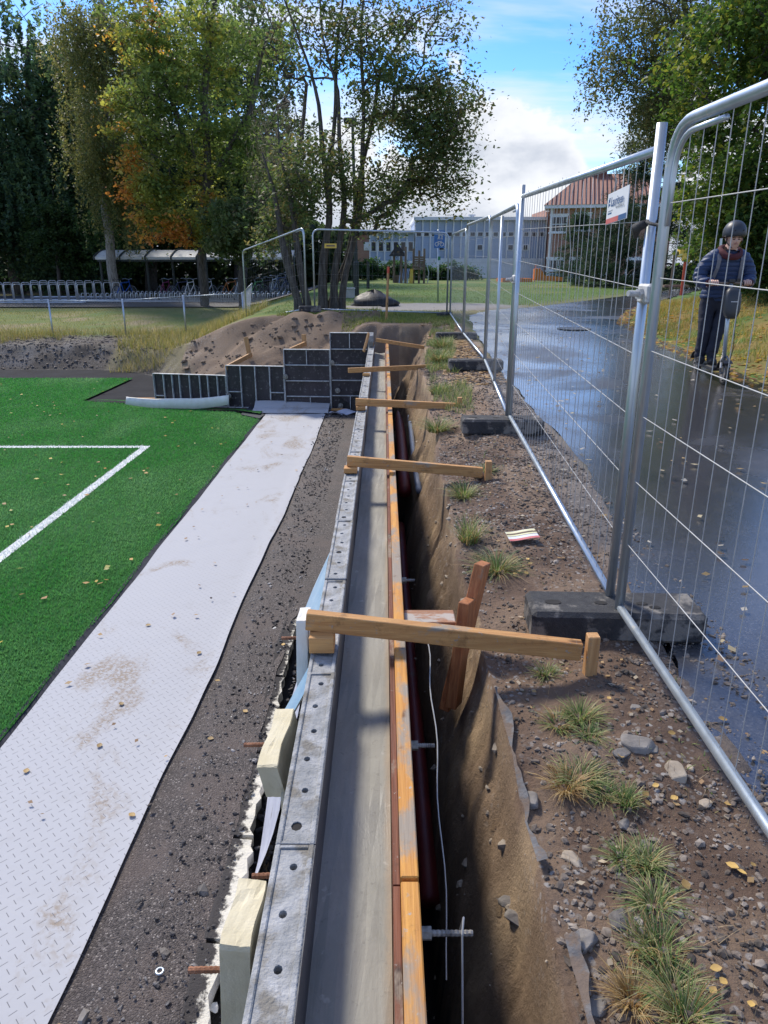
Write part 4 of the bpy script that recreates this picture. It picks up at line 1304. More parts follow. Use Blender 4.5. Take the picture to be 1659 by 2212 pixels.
FP0 = (1.015, -.65, -.06)
FP1 = (.985, 2.76, .02); FP1b = (.982, 2.83, .02)
FP2 = (1.085, 6.18, .14); FP2b = (1.082, 6.26, .14)
FP3 = (1.30, 9.45, .22); FP3b = (1.31, 9.52, .22)
FP4 = (1.36, 12.7, .27)
FP5 = (1.50, 17.0, .34); FP5b = (1.46, 17.05, .34)
FP6 = (-1.62, 17.25, .42); FP6b = (-1.78, 17.3, .42)
FP7 = (-3.75, 20.3, -.02)
fence_panel('mesh fence panel at the right edge with a rounded top corner, closest to the camera', FP1, FP0, 1.83, True, .10)
BENT = {6: [(.9, .0), (1.42, .0), (1.56, .0), (1.70, -.12)], 13: [(.6, .01), (1.15, .0), (1.40, -.03), (1.62, .10)], 9: [(.7, -.02), (1.2, .02), (1.5, .0)], 4: [(.8, .015), (1.3, -.02)], 11: [(.7, .02), (1.1, -.02), (1.5, .02)]}
fence_panel('mesh fence panel carrying the white company sign', FP1b, FP2, 1.77, False, .105, over=.085, bent=BENT)
fence_panel('mesh fence panel with an extra middle tube beyond the company sign', FP2b, FP3, 1.72, True, .105, extra_post=1.55)
fence_panel('mesh fence panel along the path where the fence bends inward', FP3b, FP4, 1.75, True, .105)
fence_panel('far mesh fence panel along the path reaching the back corner', (1.365, 12.78, .27), FP5, 1.70, True, .12)
fence_panel('mesh fence panel crossing behind the trench with a yellow sign', FP5b, FP6, 1.74, True, .12)
fence_panel('mesh fence panel descending left in front of the multi-stemmed tree', FP6b, FP7, 1.78, True, .12)

# couplers and cord at the joint nearest the camera
def coupler(loc, lab, s=1):
    t = thing('fence_coupler', lab, 'clamp', loc, 'fence couplers')
    x, y, z = loc
    MB().box(x - .026, x + .026, y - .055, y + .06, z - .035, z + .035, .008).build('clamp_plate', M['panel_steel'], t)
    MB().tube([(x - .02, y + .0, z), (x - .085, y - .02, z + .002)], .011, 8).tube([(x - .03, y, z), (x - .045, y - .006, z)], .02, 6).build('bolt', M['panel_steel'], t)
    return t
coupler((.985, 2.80, 1.30), 'pale clamp with protruding bolt joining the near fence posts')
coupler((1.083, 6.22, 1.29), 'small clamp joining the second pair of fence posts')
coupler((1.48, 17.02, 1.35), 'clamp at the far corner of the fence')
m = MB()
z = 1.545
m.tube([(.985 + .032 * math.cos(a), 2.80 + .062 * math.sin(a), z + .012 * math.sin(a)) for a in np.linspace(0, 6.283, 17)[:-1]], .006, 6, closed=True)
m.tube([(.955, 2.84, z), (.945, 2.90, z - .012), (.955, 2.93, z - .045)], [.014, .02, .008], 8)
tag(m.build('cable_tie', M['rubber'], smooth=True), 'dark strap looped round the near fence posts', 'strap')

# rubber fence feet
def foot(label, c, L, rz=0, wdt=.235, hgt_=.135):
    t = thing('fence_block', label, 'fence block', c, 'rubber fence feet', rz)
    m = MB()
    # block with two slots along its length
    m.box(-L / 2, L / 2, -wdt / 2, wdt / 2, 0, hgt_, .018)
    m.build('block', M['rubber'], t, local=True)
    for (sx, sw) in ((-L * .36, .035), (-L * .08, .028), (L * .16, .024), (L * .22, .024)):
        oct_ = [(sx + sw * math.cos(a) * 1.0, (-.01 if sx < L * .2 else -.045) + sw * .62 * math.sin(a), hgt_ - .0) for a in np.linspace(0, 6.283, 13)[:-1]]
        inn = [(x, y, hgt_ + .0025) for x, y, z in oct_]
        MB().add(inn, [list(range(12))]).build('slot', M['hole'], t, local=True)  # flat disc on the block, slot opening shown by painted shade only
    return t
def foot_at(label, p, L, off, rz=0):
    z = min(tz1(p[0] + off + k * L / 2, p[1]) for k in (-1, 0)) if False else p[2] - .115
    return foot(label, (p[0] + off, p[1], z), L, rz)
foot_at('long black rubber fence foot nearest the camera beside the thick cross timber', (1.0, 2.79, .02), .72, -.02, -.04)
foot_at('black rubber fence foot under the second fence joint', (1.085, 6.2, .13), .70, -.06, -.02)
foot_at('black rubber fence foot under the third fence joint', (1.305, 9.48, .23), .70, -.12, 0)
foot_at('black rubber fence foot under the fourth fence joint', (1.362, 12.75, .29), .70, -.12, 0)
foot_at('small rubber foot at the back corner of the fence', (1.48, 17.0, .37), .5, -.1, 1.2)
foot_at('grey foot under the fence joint on top of the soil heap', (-1.7, 17.2, .50), .5, 0, .2)

# company sign on the fence
sg = thing('company_sign', 'white sign with blue lettering wired to the fence', 'sign', (1.0, 3.2, 1.56))
sa, sb = Vector((.965, 3.37, 1.565)), Vector((.955, 3.06, 1.575))
d = (sb - sa); L = d.length; H = .122
ex = d.normalized(); ez = Vector((0, 0, 1)); en = ex.cross(ez).normalized()
if en.x > 0: en = -en
def sp(x, z, o_=0): return sa + ex * x + ez * z + en * o_
m = MB(); m.prism([sp(0, 0), sp(L, 0), sp(L, H), sp(0, H)], en * .003); m.build('board', M['sign_white'], sg)
def srect(nm, x0, x1, z0, z1, mt, o_=.0042): MB().prism([sp(x0, z0, .0032), sp(x1, z0, .0032), sp(x1, z1, .0032), sp(x0, z1, .0032)], en * (o_ - .0032)).build(nm, mt, sg)
srect('red_band', .004, L * .62, .002, .022, M['sign_red']); srect('blue_band', L * .64, L * .98, .002, .022, M['sign_blue'])
srect('small_print', L * .08, L * .30, .050, .0535, M['sign_grey']); srect('small_print', L * .08, L * .26, .039, .044, M['sign_blue'])
srect('logo', L * .07, L * .085, .068, .098, M['sign_blue']); srect('logo', L * .10, L * .15, .072, .080, M['sign_blue']); srect('logo', L * .10, L * .14, .086, .104, M['sign_blue'])
def text(body, size, loc, X, Z, Nn, material, parent, xs=1, nm='lettering', align='LEFT', org=None):
    cu = bpy.data.curves.new(nm, 'FONT'); cu.body = body; cu.size = size; cu.align_x = align; cu.extrude = .0003
    cu.materials.append(material)
    o = bpy.data.objects.new(nm, cu); COL.objects.link(o)
    me_ = bpy.data.meshes.new_from_object(o.evaluated_get(bpy.context.evaluated_depsgraph_get())); bpy.data.objects.remove(o)
    o = bpy.data.objects.new(nm, me_); COL.objects.link(o)
    R = Matrix((X, Z, Nn)).transposed().to_4x4()
    base = ORG.get(parent.name, Vector((0, 0, 0)))
    o.parent = parent
    o.matrix_local = Matrix.Translation(Vector(loc) - base) @ R @ Matrix.Diagonal((xs, 1, 1, 1))
    return o
text('Lauritsen', .052, sp(L * .20, .068, .0045), ex, ez, en, M['sign_blue'], sg, 1.02)
text('entreprenør as', .016, sp(L * .46, .054, .0045), ex, ez, en, M['sign_grey'], sg, 1.3)

# yellow plate on the back fence
o = MB().prism([ony(701, 526, 17.12), ony(727, 526, 17.12), ony(727, 536, 17.12), ony(701, 536, 17.12)], (0, -.006, 0)).build('yellow_plate', M['yellow'])
tag(o, 'small yellow plate wired to the back fence before the tree', 'sign')
qa = ony(705, 529.3, 17.10); MB().prism([qa, ony(723, 529.3, 17.10), ony(723, 532.5, 17.10), ony(705, 532.5, 17.10)], (0, -.002, 0)).build('print', M['wood_grey'], o)

# wooden marker stake with red top
q = ont(834, 693)
t = thing('marker_stake', 'slim wooden stake with red top standing on the grass', 'stake', q)
top_ = ony(839, 576, q.y)
MB().tube([q - Vector((0, 0, .1)), q.lerp(top_, .88)], .026, 4).build('post', M['timber_z'], t)
MB().tube([q.lerp(top_, .881), top_], .027, 4).build('painted_top', M['red_paint'], t)

# flyer on the soil
q = ont(1128, 1168)
m = MB(); ez_ = .008
Mx = Matrix.Translation((q.x, q.y, q.z + .03)) @ Matrix.Rotation(.12, 4, 'Z') @ Matrix.Rotation(.12, 4, 'X')
t = thing('flyer', 'creased cream and red printed flyer lying on the soil', 'paper', q)
def wav(x): return .008 * math.sin(x * 22)
def strip(y0, y1, nm, mt, up_=0):
    mm = MB(); rr = []
    for k in range(9):
        x = -.085 + .17 * k / 8
        rr.append([tuple(Mx @ Vector((x, yy, wav(x) + zz + up_))) for yy, zz in ((y0, 0), (y1, 0), (y1, .002), (y0, .002))])
    mm.loft(rr); return mm.build(nm, mt, t)
strip(-.05, .06, 'sheet', M['sign_white']); strip(-.052, -.03, 'print', M['sign_red'], .002); strip(.0, .055, 'print', mat('cream_print', (.72, .66, .36), (.78, .74, .5), .5, 30), .002); strip(.018, .030, 'print', M['wood_grey'], .004)

# ------------------------------------------------------------------ stones, leaves and tufts on the soil
spots = [(1033, 1032, .040, 'stone_tan', 'round smooth stone beside the second cross timber'), (1400, 1400 + 0, .02, 'stone', 'small grey stone right of the near cross timber stake')]
for i, (u, v, s, mt, lab) in enumerate(spots):
    q = ont(u, v)
    m = MB(); rings = []
    for a in np.linspace(-1.5, 1.5, 9):
        rings.append([(q.x + s * math.cos(a) * math.cos(b_) * 1.1, q.y + s * .95 * math.cos(a) * math.sin(b_), q.z + s * .6 + s * .85 * math.sin(a)) for b_ in np.linspace(0, 6.283, 15)[:-1]])
    m.loft(rings); o = m.build('stone', M[mt], smooth=True); tag(o, lab, 'stone', 'stones lying on the soil')
big = [(1595, 1862, .05, 'stone', 'large angular grey stone on the soil beside the fence rail'), (1555, 1945 - 60, .028, 'stone', 'pale stone left of the large angular stone'),
       (1688, 1932, .040, 'stone_tan', 'flat tan stone below the large angular stone'), (1760, 2010 - 0, .022, 'stone_tan', 'tan stone near the fence rail end'),
       (1340, 1990, .034, 'stone', 'narrow dark slab stone near the upper grass clumps'), (1098, 1950, .03, 'stone', 'grey stone perched on the trench edge, upper one'),
       (1112, 1984, .028, 'stone', 'pale stone perched on the trench edge, lower one'), (1262, 2040 - 5, .035, 'stone', 'slanted grey stone above the torn fabric'),
       (1236, 1858, .03, 'stone_tan', 'tan rectangular stone in the middle of the soil bank'), (1290, 2180 - 8, .026, 'stone', 'white stone between the fabric and the dry grass'),
       (1410, 1880 - 260, .022, 'stone', 'grey stone above the brown topped grass'), (1590, 1770, .018, 'stone', 'small stone among yellow leaves'),
       (1145, 1830 - 100, .03, 'stone', 'grey stone at the fabric edge below the leaning plank'), (1560, 2060, .024, 'stone', 'grey pebble cluster stone by the right edge'),
       (1490, 1960 - 300, .02, 'stone_tan', 'tan stone near the middle of the fence rail'), (1615, 2120, .03, 'stone', 'grey flat stone at the lower right corner')]

def rock_mesh(s, seed, material):
    rr_ = np.random.RandomState(seed); bm = bmesh.new()
    pts = rr_.randn(34, 3); pts /= np.linalg.norm(pts, axis=1)[:, None]
    pts = np.sign(pts) * np.abs(pts) ** (.55 + .4 * rr_.rand()); pts *= np.array([1.25, .75 + .3 * rr_.rand(), .42 + .25 * rr_.rand()]) * s * (.8 + .2 * rr_.rand(34, 1))
    a = rr_.rand() * 6.28; R_ = Matrix.Rotation(a, 3, 'Z') @ Matrix.Rotation(.4 * (rr_.rand() - .5), 3, 'X')
    vv = [bm.verts.new(R_ @ Vector(p_)) for p_ in pts]
    res = bmesh.ops.convex_hull(bm, input=vv)
    bmesh.ops.delete(bm, geom=list({g for g in res['geom_interior'] if isinstance(g, bmesh.types.BMVert)}), context='VERTS')
    bmesh.ops.bevel(bm, geom=list(bm.edges), offset=s * .05, segments=1, affect='EDGES')
    me = bpy.data.meshes.new('stone'); bm.to_mesh(me); bm.free(); me.shade_flat(); me.materials.append(material)
    return me
for i, (u, v, s, mt, lab) in enumerate(big):
    u_ = u * 1659 / 1920 if u > 1500 else u
    v_ = v * 1 if u <= 1500 else v * 2212 / 2560
    q = ont(min(u_, 1650), min(v_, 2205))
    me = rock_mesh(s, 70 + i, M[mt])
    o = bpy.data.objects.new('stone', me); COL.objects.link(o); o.location = q; tag(o, lab, 'stone', 'stones lying on the soil')


def leaf_poly(q, s, rz, tilt, roll=0):
    pts = []
    prof = [(0, 0), (.25, .22), (.55, .30), (.8, .18), (1.0, 0), (.8, -.18), (.55, -.30), (.25, -.22)]
    Mx = Matrix.Translation(q) @ Matrix.Rotation(rz, 4, 'Z') @ Matrix.Rotation(tilt, 4, 'X') @ Matrix.Rotation(roll, 4, 'Y')
    m = MB(); vs = [Mx @ Vector(((a - .5) * s, b_ * s * 1.25, .18 * s * (abs(b_) * 1.4 + (a - .5) ** 2))) for a, b_ in prof]
    mid = [Mx @ Vector((-.2 * s, 0, 0)), Mx @ Vector((.08 * s, 0, 0)), Mx @ Vector((.3 * s, 0, .01 * s))]
    m.add(vs + mid, [(0, 1, 8), (1, 2, 9, 8), (2, 3, 10, 9), (3, 4, 10), (4, 5, 10), (5, 6, 9, 10), (6, 7, 8, 9), (7, 0, 8)])
    return m
rng = random.Random(21)
LEAF_SPOTS = [(1130, 1228), (1140, 1212), (1122, 1238), (1145, 1222), (1112, 1244), (1136, 1242), (1393, 1722), (1398, 1742), (1455, 1732), (1415, 1705), (1340, 1640), (1480, 1920), (1570, 1745), (1580, 1880), (1600, 1893), (1625, 1876), (1545, 2100), (1538, 2150), (1620, 2180), (1560, 2130), (1315, 1515), (1590, 1700),
              (1450, 1590), (1560, 1560), (1060, 1150), (1220, 1050)]
for i, (u, v) in enumerate(LEAF_SPOTS):
    q = ont(u, v); q.z += .012
    o = leaf_poly(q, rng.uniform(.02, .036), rng.uniform(0, 6.28), rng.uniform(-.3, .3), rng.uniform(-.3, .3)).build('fallen_leaf', M['leaf_yellow'], smooth=True)
    tag(o, 'yellow brown autumn leaf fallen on the soil strip', 'leaf', 'leaves fallen on the soil strip')
for i, (u, v) in enumerate([(215, 1610), (57, 1665), (285, 1760), (430, 1410), (320, 1350), (262, 1560 - 40)]):
    q = onz(u, v, TURF + .014)
    o = leaf_poly(q, .045, rng.uniform(0, 6.28), .1).build('fallen_leaf', M['leaf_yellow'], smooth=True)
    tag(o, 'brown autumn leaf lying on the white geotextile', 'leaf', 'leaves on the geotextile')
for i, (u, v) in enumerate([(530, 1536), (455, 1535 + 60), (612, 1392), (470, 1470)]):
    q = onz(u, v, TURF + .024)
    o = leaf_poly(q, .04, rng.uniform(0, 6.28), .1).build('fallen_leaf', M['leaf_yellow'], smooth=True)
    tag(o, 'tan autumn leaf lying on the dark gravel', 'leaf', 'leaves on the gravel')


def scatter_leaves(name, xs, ys, zs, s, cols, lab, seed):
    r = np.random.RandomState(seed); N = len(xs); an = r.rand(N) * 6.28; L = s * (.6 + .8 * r.rand(N))
    ca, sa_ = np.cos(an), np.sin(an)
    loc = np.array([(-.5, 0, .1), (0, -.32, .0), (.5, 0, .12), (0, .32, .25)])
    P = np.zeros((N, 4, 3))
    for k in range(4):
        P[:, k, 0] = xs + (loc[k, 0] * ca - loc[k, 1] * sa_) * L; P[:, k, 1] = ys + (loc[k, 0] * sa_ + loc[k, 1] * ca) * L; P[:, k, 2] = zs + loc[k, 2] * L * r.rand(N) + .006
    c = np.array(cols)[r.randint(0, len(cols), N)] * (.7 + .6 * r.rand(N, 1))
    o = bpy.data.objects.new(name, quads_mesh(name, P, c, M['blade'])); COL.objects.link(o)
    tag(o, lab, 'leaves', kind='stuff')
r = np.random.RandomState(33)
AUT = [(.60, .42, .08), (.50, .26, .06), (.36, .20, .08), (.55, .50, .16)]
N = 230; ys = 3.5 + 14.5 * r.rand(N); xs = -2.4 - ys * .6 * r.rand(N)
scatter_leaves('turf_leaves', xs, ys, np.full(N, TURF + .022), .055, AUT, 'small yellow leaves scattered over the green turf', 1)
N = 60; ys = 1.5 + 12 * r.rand(N); xs = -2.2 + 1.0 * r.rand(N)
scatter_leaves('fabric_leaves', xs, ys, np.full(N, TURF + .02), .04, [(.3, .2, .12), (.4, .26, .12), (.1, .08, .07)], 'leaf scraps and crumbs on the white geotextile', 2)
N = 420; ys = 2 + 18 * r.rand(N) ** 1.2; xs = 1.3 + 3.3 * r.rand(N)
scatter_leaves('path_leaves', xs, ys, up_z(xs, ys) + .015, .055, [(.5, .42, .25), (.42, .30, .14), (.2, .13, .08), (.55, .5, .4)], 'pale leaves scattered on the wet path', 3)
N = 4200; ys = 5 + 17 * r.rand(N); prr_ = np.interp(ys, [p[1] for p in PR], [p[0] for p in PR]); xs = prr_ - .25 + 3.5 * r.rand(N) ** 1.5
scatter_leaves('verge_leaves', xs, ys, T(xs, ys, False), .075, AUT + [(.34, .2, .1)], 'yellow and brown leaf litter on the verge beside the path', 4)
N = 1700; ys = 8.5 + 8 * r.rand(N); xs = .75 + .75 * r.rand(N)
scatter_leaves('verge_edge_leaves', xs, ys, T(xs, ys, False), .06, [(.42, .28, .13), (.30, .19, .1), (.5, .36, .2)], 'brown leaf litter along the foot of the far fence', 5)
N = 500; ys = 1 + 8 * r.rand(N); xs = .5 + .75 * r.rand(N)
scatter_leaves('soil_litter', xs, ys, T(xs, ys, False), .022, [(.42, .28, .13), (.30, .19, .1), (.5, .42, .3)], 'bits of dry leaf and straw on the soil strip', 6)


def blades(bx, by, bz, L, W, cols, seed, droop=.9, spread=.8, segs=3, out_c=None, out_k=0):
    """curved blades as strips of quads (segs per blade); returns P (N*segs,4,3), C"""
    r = np.random.RandomState(seed); N = len(bx)
    an = r.rand(N) * 6.283
    dx_, dy_ = np.cos(an), np.sin(an)
    if out_c is not None:
        ox, oy = bx - out_c[0], by - out_c[1]; nn = np.hypot(ox, oy) + 1e-6
        dx_ = dx_ * (1 - out_k) + ox / nn * out_k; dy_ = dy_ * (1 - out_k) + oy / nn * out_k
        q = np.hypot(dx_, dy_) + 1e-6; dx_ /= q; dy_ /= q
    lean = spread * r.rand(N)
    LL = L * (.55 + .6 * r.rand(N))
    pts = []
    for k in range(segs + 1):
        t = k / segs
        hz = LL * (t * np.sin(lean) + droop * .35 * t * t * (r.rand(N) * .4 + .8))
        vt = LL * (t * np.cos(lean) - droop * .28 * t ** 3)
        pts.append(np.stack([bx + dx_ * hz, by + dy_ * hz, bz + vt], -1))
    side = np.stack([-dy_, dx_, np.zeros(N)], -1)
    P = []
    for k in range(segs):
        w0 = W * (1 - k / segs * .85); w1 = W * (1 - (k + 1) / segs * .85)
        P.append(np.stack([pts[k] - side * w0, pts[k] + side * w0, pts[k + 1] + side * w1, pts[k + 1] - side * w1], 1))
    P = np.concatenate(P, 0)
    c = np.array(cols)[r.randint(0, len(cols), N)] * (.75 + .5 * r.rand(N, 1))
    return P, np.tile(c, (segs, 1))


GREEN = [(.14, .21, .06), (.20, .26, .08), (.10, .17, .05), (.30, .32, .14), (.38, .34, .17)]
DRY = [(.40, .28, .12), (.32, .20, .08), (.48, .36, .18)]
TUFTS = [(1072, 1235, .16, 300, GREEN, 'big bushy grass tuft beside the yellow leaves'), (1012, 1165, .11, 130, GREEN, 'grass tuft left above the big bushy one'),
         (1003, 1072, .09, 150, GREEN, 'low grass tuft below the round stone'), (945, 932, .12, 150, GREEN, 'grass tuft between the second and third cross timbers'),
         (945, 848, .10, 130, GREEN, 'round grass tuft between the third and fourth cross timbers'), (950, 782, .15, 170, GREEN, 'grass clump just beyond the fourth cross timber'),
         (958, 752, .16, 180, GREEN, 'grass clump on the bank near the fourth fence foot'), (1050, 1005 + 18, .08, 60, GREEN, 'few grass blades at the second timber stake'),
         (1180, 1455, .08, 130, GREEN, 'small grass tuft right under the thick cross timber'), (1205, 1570, .10, 120, GREEN + DRY, 'spiky grass tuft on the trench side of the upper clump'),
         (1255, 1550, .11, 180, GREEN, 'upper grass clump with long leaning blades'), (1272, 1592, .09, 110, GREEN, 'short tuft below the upper grass clump'),
         (1255, 1690, .12, 200, GREEN, 'tall green tuft above the brown dead grass'), (1222, 1705, .12, 170, DRY, 'brown dead grass hanging from its root clod'),
         (1305, 1720, .09, 150, GREEN, 'low green tuft right of the brown dead grass'), (1352, 1735, .09, 170, GREEN, 'dense low tuft beside the yellow leaves pair'),
         (1345, 1860, .09, 170, GREEN, 'left half of the wide grass clump'), (1395, 1872, .11, 240, GREEN, 'wide grass clump in the middle of the soil bank'),
         (1415, 1955, .10, 220, GREEN, 'grass tuft holding a tan leaf below the wide clump'), (1425, 2055, .11, 260, GREEN, 'thick grass clump in the lower soil bank'),
         (1375, 2040, .09, 90, GREEN + DRY, 'sparse straggly tuft left of the thick lower clump'), (1450, 2140, .11, 260, GREEN, 'green clump near the bottom edge'),
         (1365, 2165, .11, 240, DRY, 'tangled dry straw clump near the bottom edge'), (1480, 2205, .12, 220, GREEN, 'green clump cut by the bottom edge'),
         (1190, 1335, .12, 110, DRY, 'dry grass hanging at the end of the near fence foot')]
for i, (u, v, L, nb, cl, lab) in enumerate(TUFTS):
    q = ont(u, v); r = np.random.RandomState(100 + i)
    L = L * (.72 if q.y < 2.6 else (.9 if q.y < 3.6 else 1.45)); nb = nb if q.y < 3.6 else int(nb * 1.6)
    rad = L * .42; a = r.rand(nb) * 6.28; rr = rad * np.sqrt(r.rand(nb))
    sq_ = .6 + .8 * r.rand(2); kd = r.rand()
    P, C = blades(rr * np.cos(a) * sq_[0], rr * np.sin(a) * sq_[1], np.full(nb, -.01), L * 1.05, .0014 + .0004 * q.y, (list(cl) * 6 + DRY) if kd < .7 else list(cl) * 2 + DRY, 200 + i, .7 + .9 * r.rand(), .75 + .45 * r.rand(), 4, (0, 0), .4 + .4 * r.rand())
    o = bpy.data.objects.new('grass_tuft', quads_mesh('grass_tuft', P, C, M['blade'])); COL.objects.link(o); o.location = q
    tag(o, lab, 'grass tuft', 'grass tufts on the soil strip')


def meadow(name, xs, ys, L, W, cols, lab, seed, zf=None, droop=.7, spread=.5, segs=2):
    zs = T(xs, ys, False) if zf is None else zf(xs, ys)
    P, C = blades(xs, ys, zs - .01, L, W, cols, seed, droop, spread, segs)
    o = bpy.data.objects.new(name, quads_mesh(name, P, C, M['blade'])); COL.objects.link(o)
    tag(o, lab, 'grass', kind='stuff')
r = np.random.RandomState(77)
def pick(xs, ys, f): return xs[f], ys[f]
N = 22000; xs = -20 + 16.5 * r.rand(N); ys = 19.6 + 3.8 * r.rand(N)
xs, ys = pick(xs, ys, (fbm(xs * .9, ys * .9, 4) + .5 * sstep(xs, -9, -5.5) + .26 * sstep(ys, 21.2, 22.6) > .15) & (ys < 23.4))
meadow('bank_grass', xs, ys, .34, .006, [(.36, .30, .10), (.44, .36, .16), (.26, .26, .08), (.20, .22, .06)], 'long yellowing grass on the bank below the fence end', 5)
N = 16000; xs = -22 + 18.5 * r.rand(N); ys = 22.6 + 9 * r.rand(N) ** 1.3
xs, ys = pick(xs, ys, fbm(xs * .8, ys * .8, 4) > -.16)
meadow('left_grass', xs, ys, .10, .007, [(.22, .23, .06), (.28, .27, .08), (.17, .20, .05)], 'olive grass strip behind the chain link fence', 6)
N = 14000; xs = -2.5 + 4.1 * r.rand(N); ys = 15.3 + 3.0 * r.rand(N)
hpd = np.hypot((xs - np.clip(xs, -2.6, -.9)), ys - 16.3)
xs, ys = pick(xs, ys, (fbm(xs * 1.3, ys * 1.3, 3) > -.22) & ((xs > -.9) | (ys > 17.3)))
meadow('end_grass', xs, ys, .11, .005, [(.22, .26, .06), (.30, .30, .09), (.15, .20, .05)], 'grass on the ground beyond the end of the trench', 7)
N = 22000; xs = -3 + 19 * r.rand(N); ys = 18.5 + 22 * r.rand(N) ** 1.4
pl_ = np.interp(ys, [p[1] for p in PL], [p[0] for p in PL])
xs, ys = pick(xs, ys, (xs < pl_ - .4) & (np.hypot((xs - 1.3) / 3.0, (ys - 20.6) / 1.9) > .85))
meadow('lawn_grass', xs, ys, .07, .008, [(.12, .19, .045), (.15, .21, .055), (.21, .23, .075)], 'mown school lawn', 8)
N = 24000; ys = 5.5 + 17 * r.rand(N); prr_ = np.interp(ys, [p[1] for p in PR], [p[0] for p in PR]); xs = prr_ + .12 + 4.2 * r.rand(N)
nn_ = fbm(xs * 1.3, ys * 1.3, 4)
xs, ys = pick(xs, ys, nn_ > -.12)
meadow('verge_grass', xs, ys, .20, .005, [(.40, .29, .08), (.46, .34, .12), (.26, .26, .06), (.18, .22, .05)], 'yellowing rough grass on the verge behind the rider', 9)
N = 9000; ys = 5.5 + 9.5 * r.rand(N) ** .7; xs = trench_edge(ys) + .03 + .42 * r.rand(N)
xs, ys = pick(xs, ys, fbm(xs * 2.5, ys * 1.5, 3) > .16 - .032 * (ys - 5.5))
meadow('edge_grass', xs, ys, .14, .0032, GREEN, 'thin grass growing along the far trench edge', 10)

r = np.random.RandomState(91)
N = 5200; ys = .9 + 9 * r.rand(N) ** 1.6; xs = trench_edge(ys) + .03 + .62 * r.rand(N)
xs, ys = pick(xs, ys, fbm(xs * 3.3 + 2, ys * 3.3, 3) + .12 * r.rand(N) > .06)
meadow('dead_straw', xs, ys, .075, .0011, [(.34, .24, .13), (.24, .16, .09), (.42, .32, .19), (.16, .11, .07)], 'matted dead straw and roots lying on the soil strip', 12, droop=.25, spread=3.0, segs=2)
N = 1500; ys = .9 + 5 * r.rand(N) ** 1.4; xs = trench_edge(ys) + .1 + .6 * r.rand(N)
xs, ys = pick(xs, ys, fbm(xs * 2.6 + 8, ys * 2.6, 3) + .1 * r.rand(N) > .12)
meadow('low_weeds', xs, ys, .035, .004, [(.13, .19, .06), (.19, .24, .08), (.24, .22, .09)], 'low green weeds sprouting in the soil strip', 13, droop=.8, spread=1.2, segs=2)

# fabric edge along the trench
fab_m = mat('grey_fabric', (.10, .10, .104), (.17, .168, .165), .9, 14, bump=.6, bscale=60, spot=(9, .44, .56, (.15, .112, .085)))
for (y0, y1, w_, lab) in ((1.55, 2.35, .018, 'torn grey fabric strip along the trench edge under the thick cross timber'), (.75, 1.33, .032, 'grey fabric flap sticking out of the soil at the bottom edge')):
    yy_ = np.linspace(y0, y1, 24); e_ = trench_edge(yy_)
    A = np.stack([e_ + .0 + .03 * (y0 < 1), yy_], -1); B = np.stack([e_ + w_ + .03 * (y0 < 1) + .012 * np.sin(yy_ * 21) + .05 * fbm(yy_ * 9, yy_ * 0 + 2, 4), yy_], -1)
    zA = T(e_ + .05, yy_, False)
    o = sheet('fabric_edge', A, B, 6, 0, lambda x, y: np.interp(y, yy_, zA) + .018 + (x - trench_edge(y)) * .35 + .008 * np.sin(y * 17 + x * 30), fab_m)
    tag(o, lab, 'fabric')

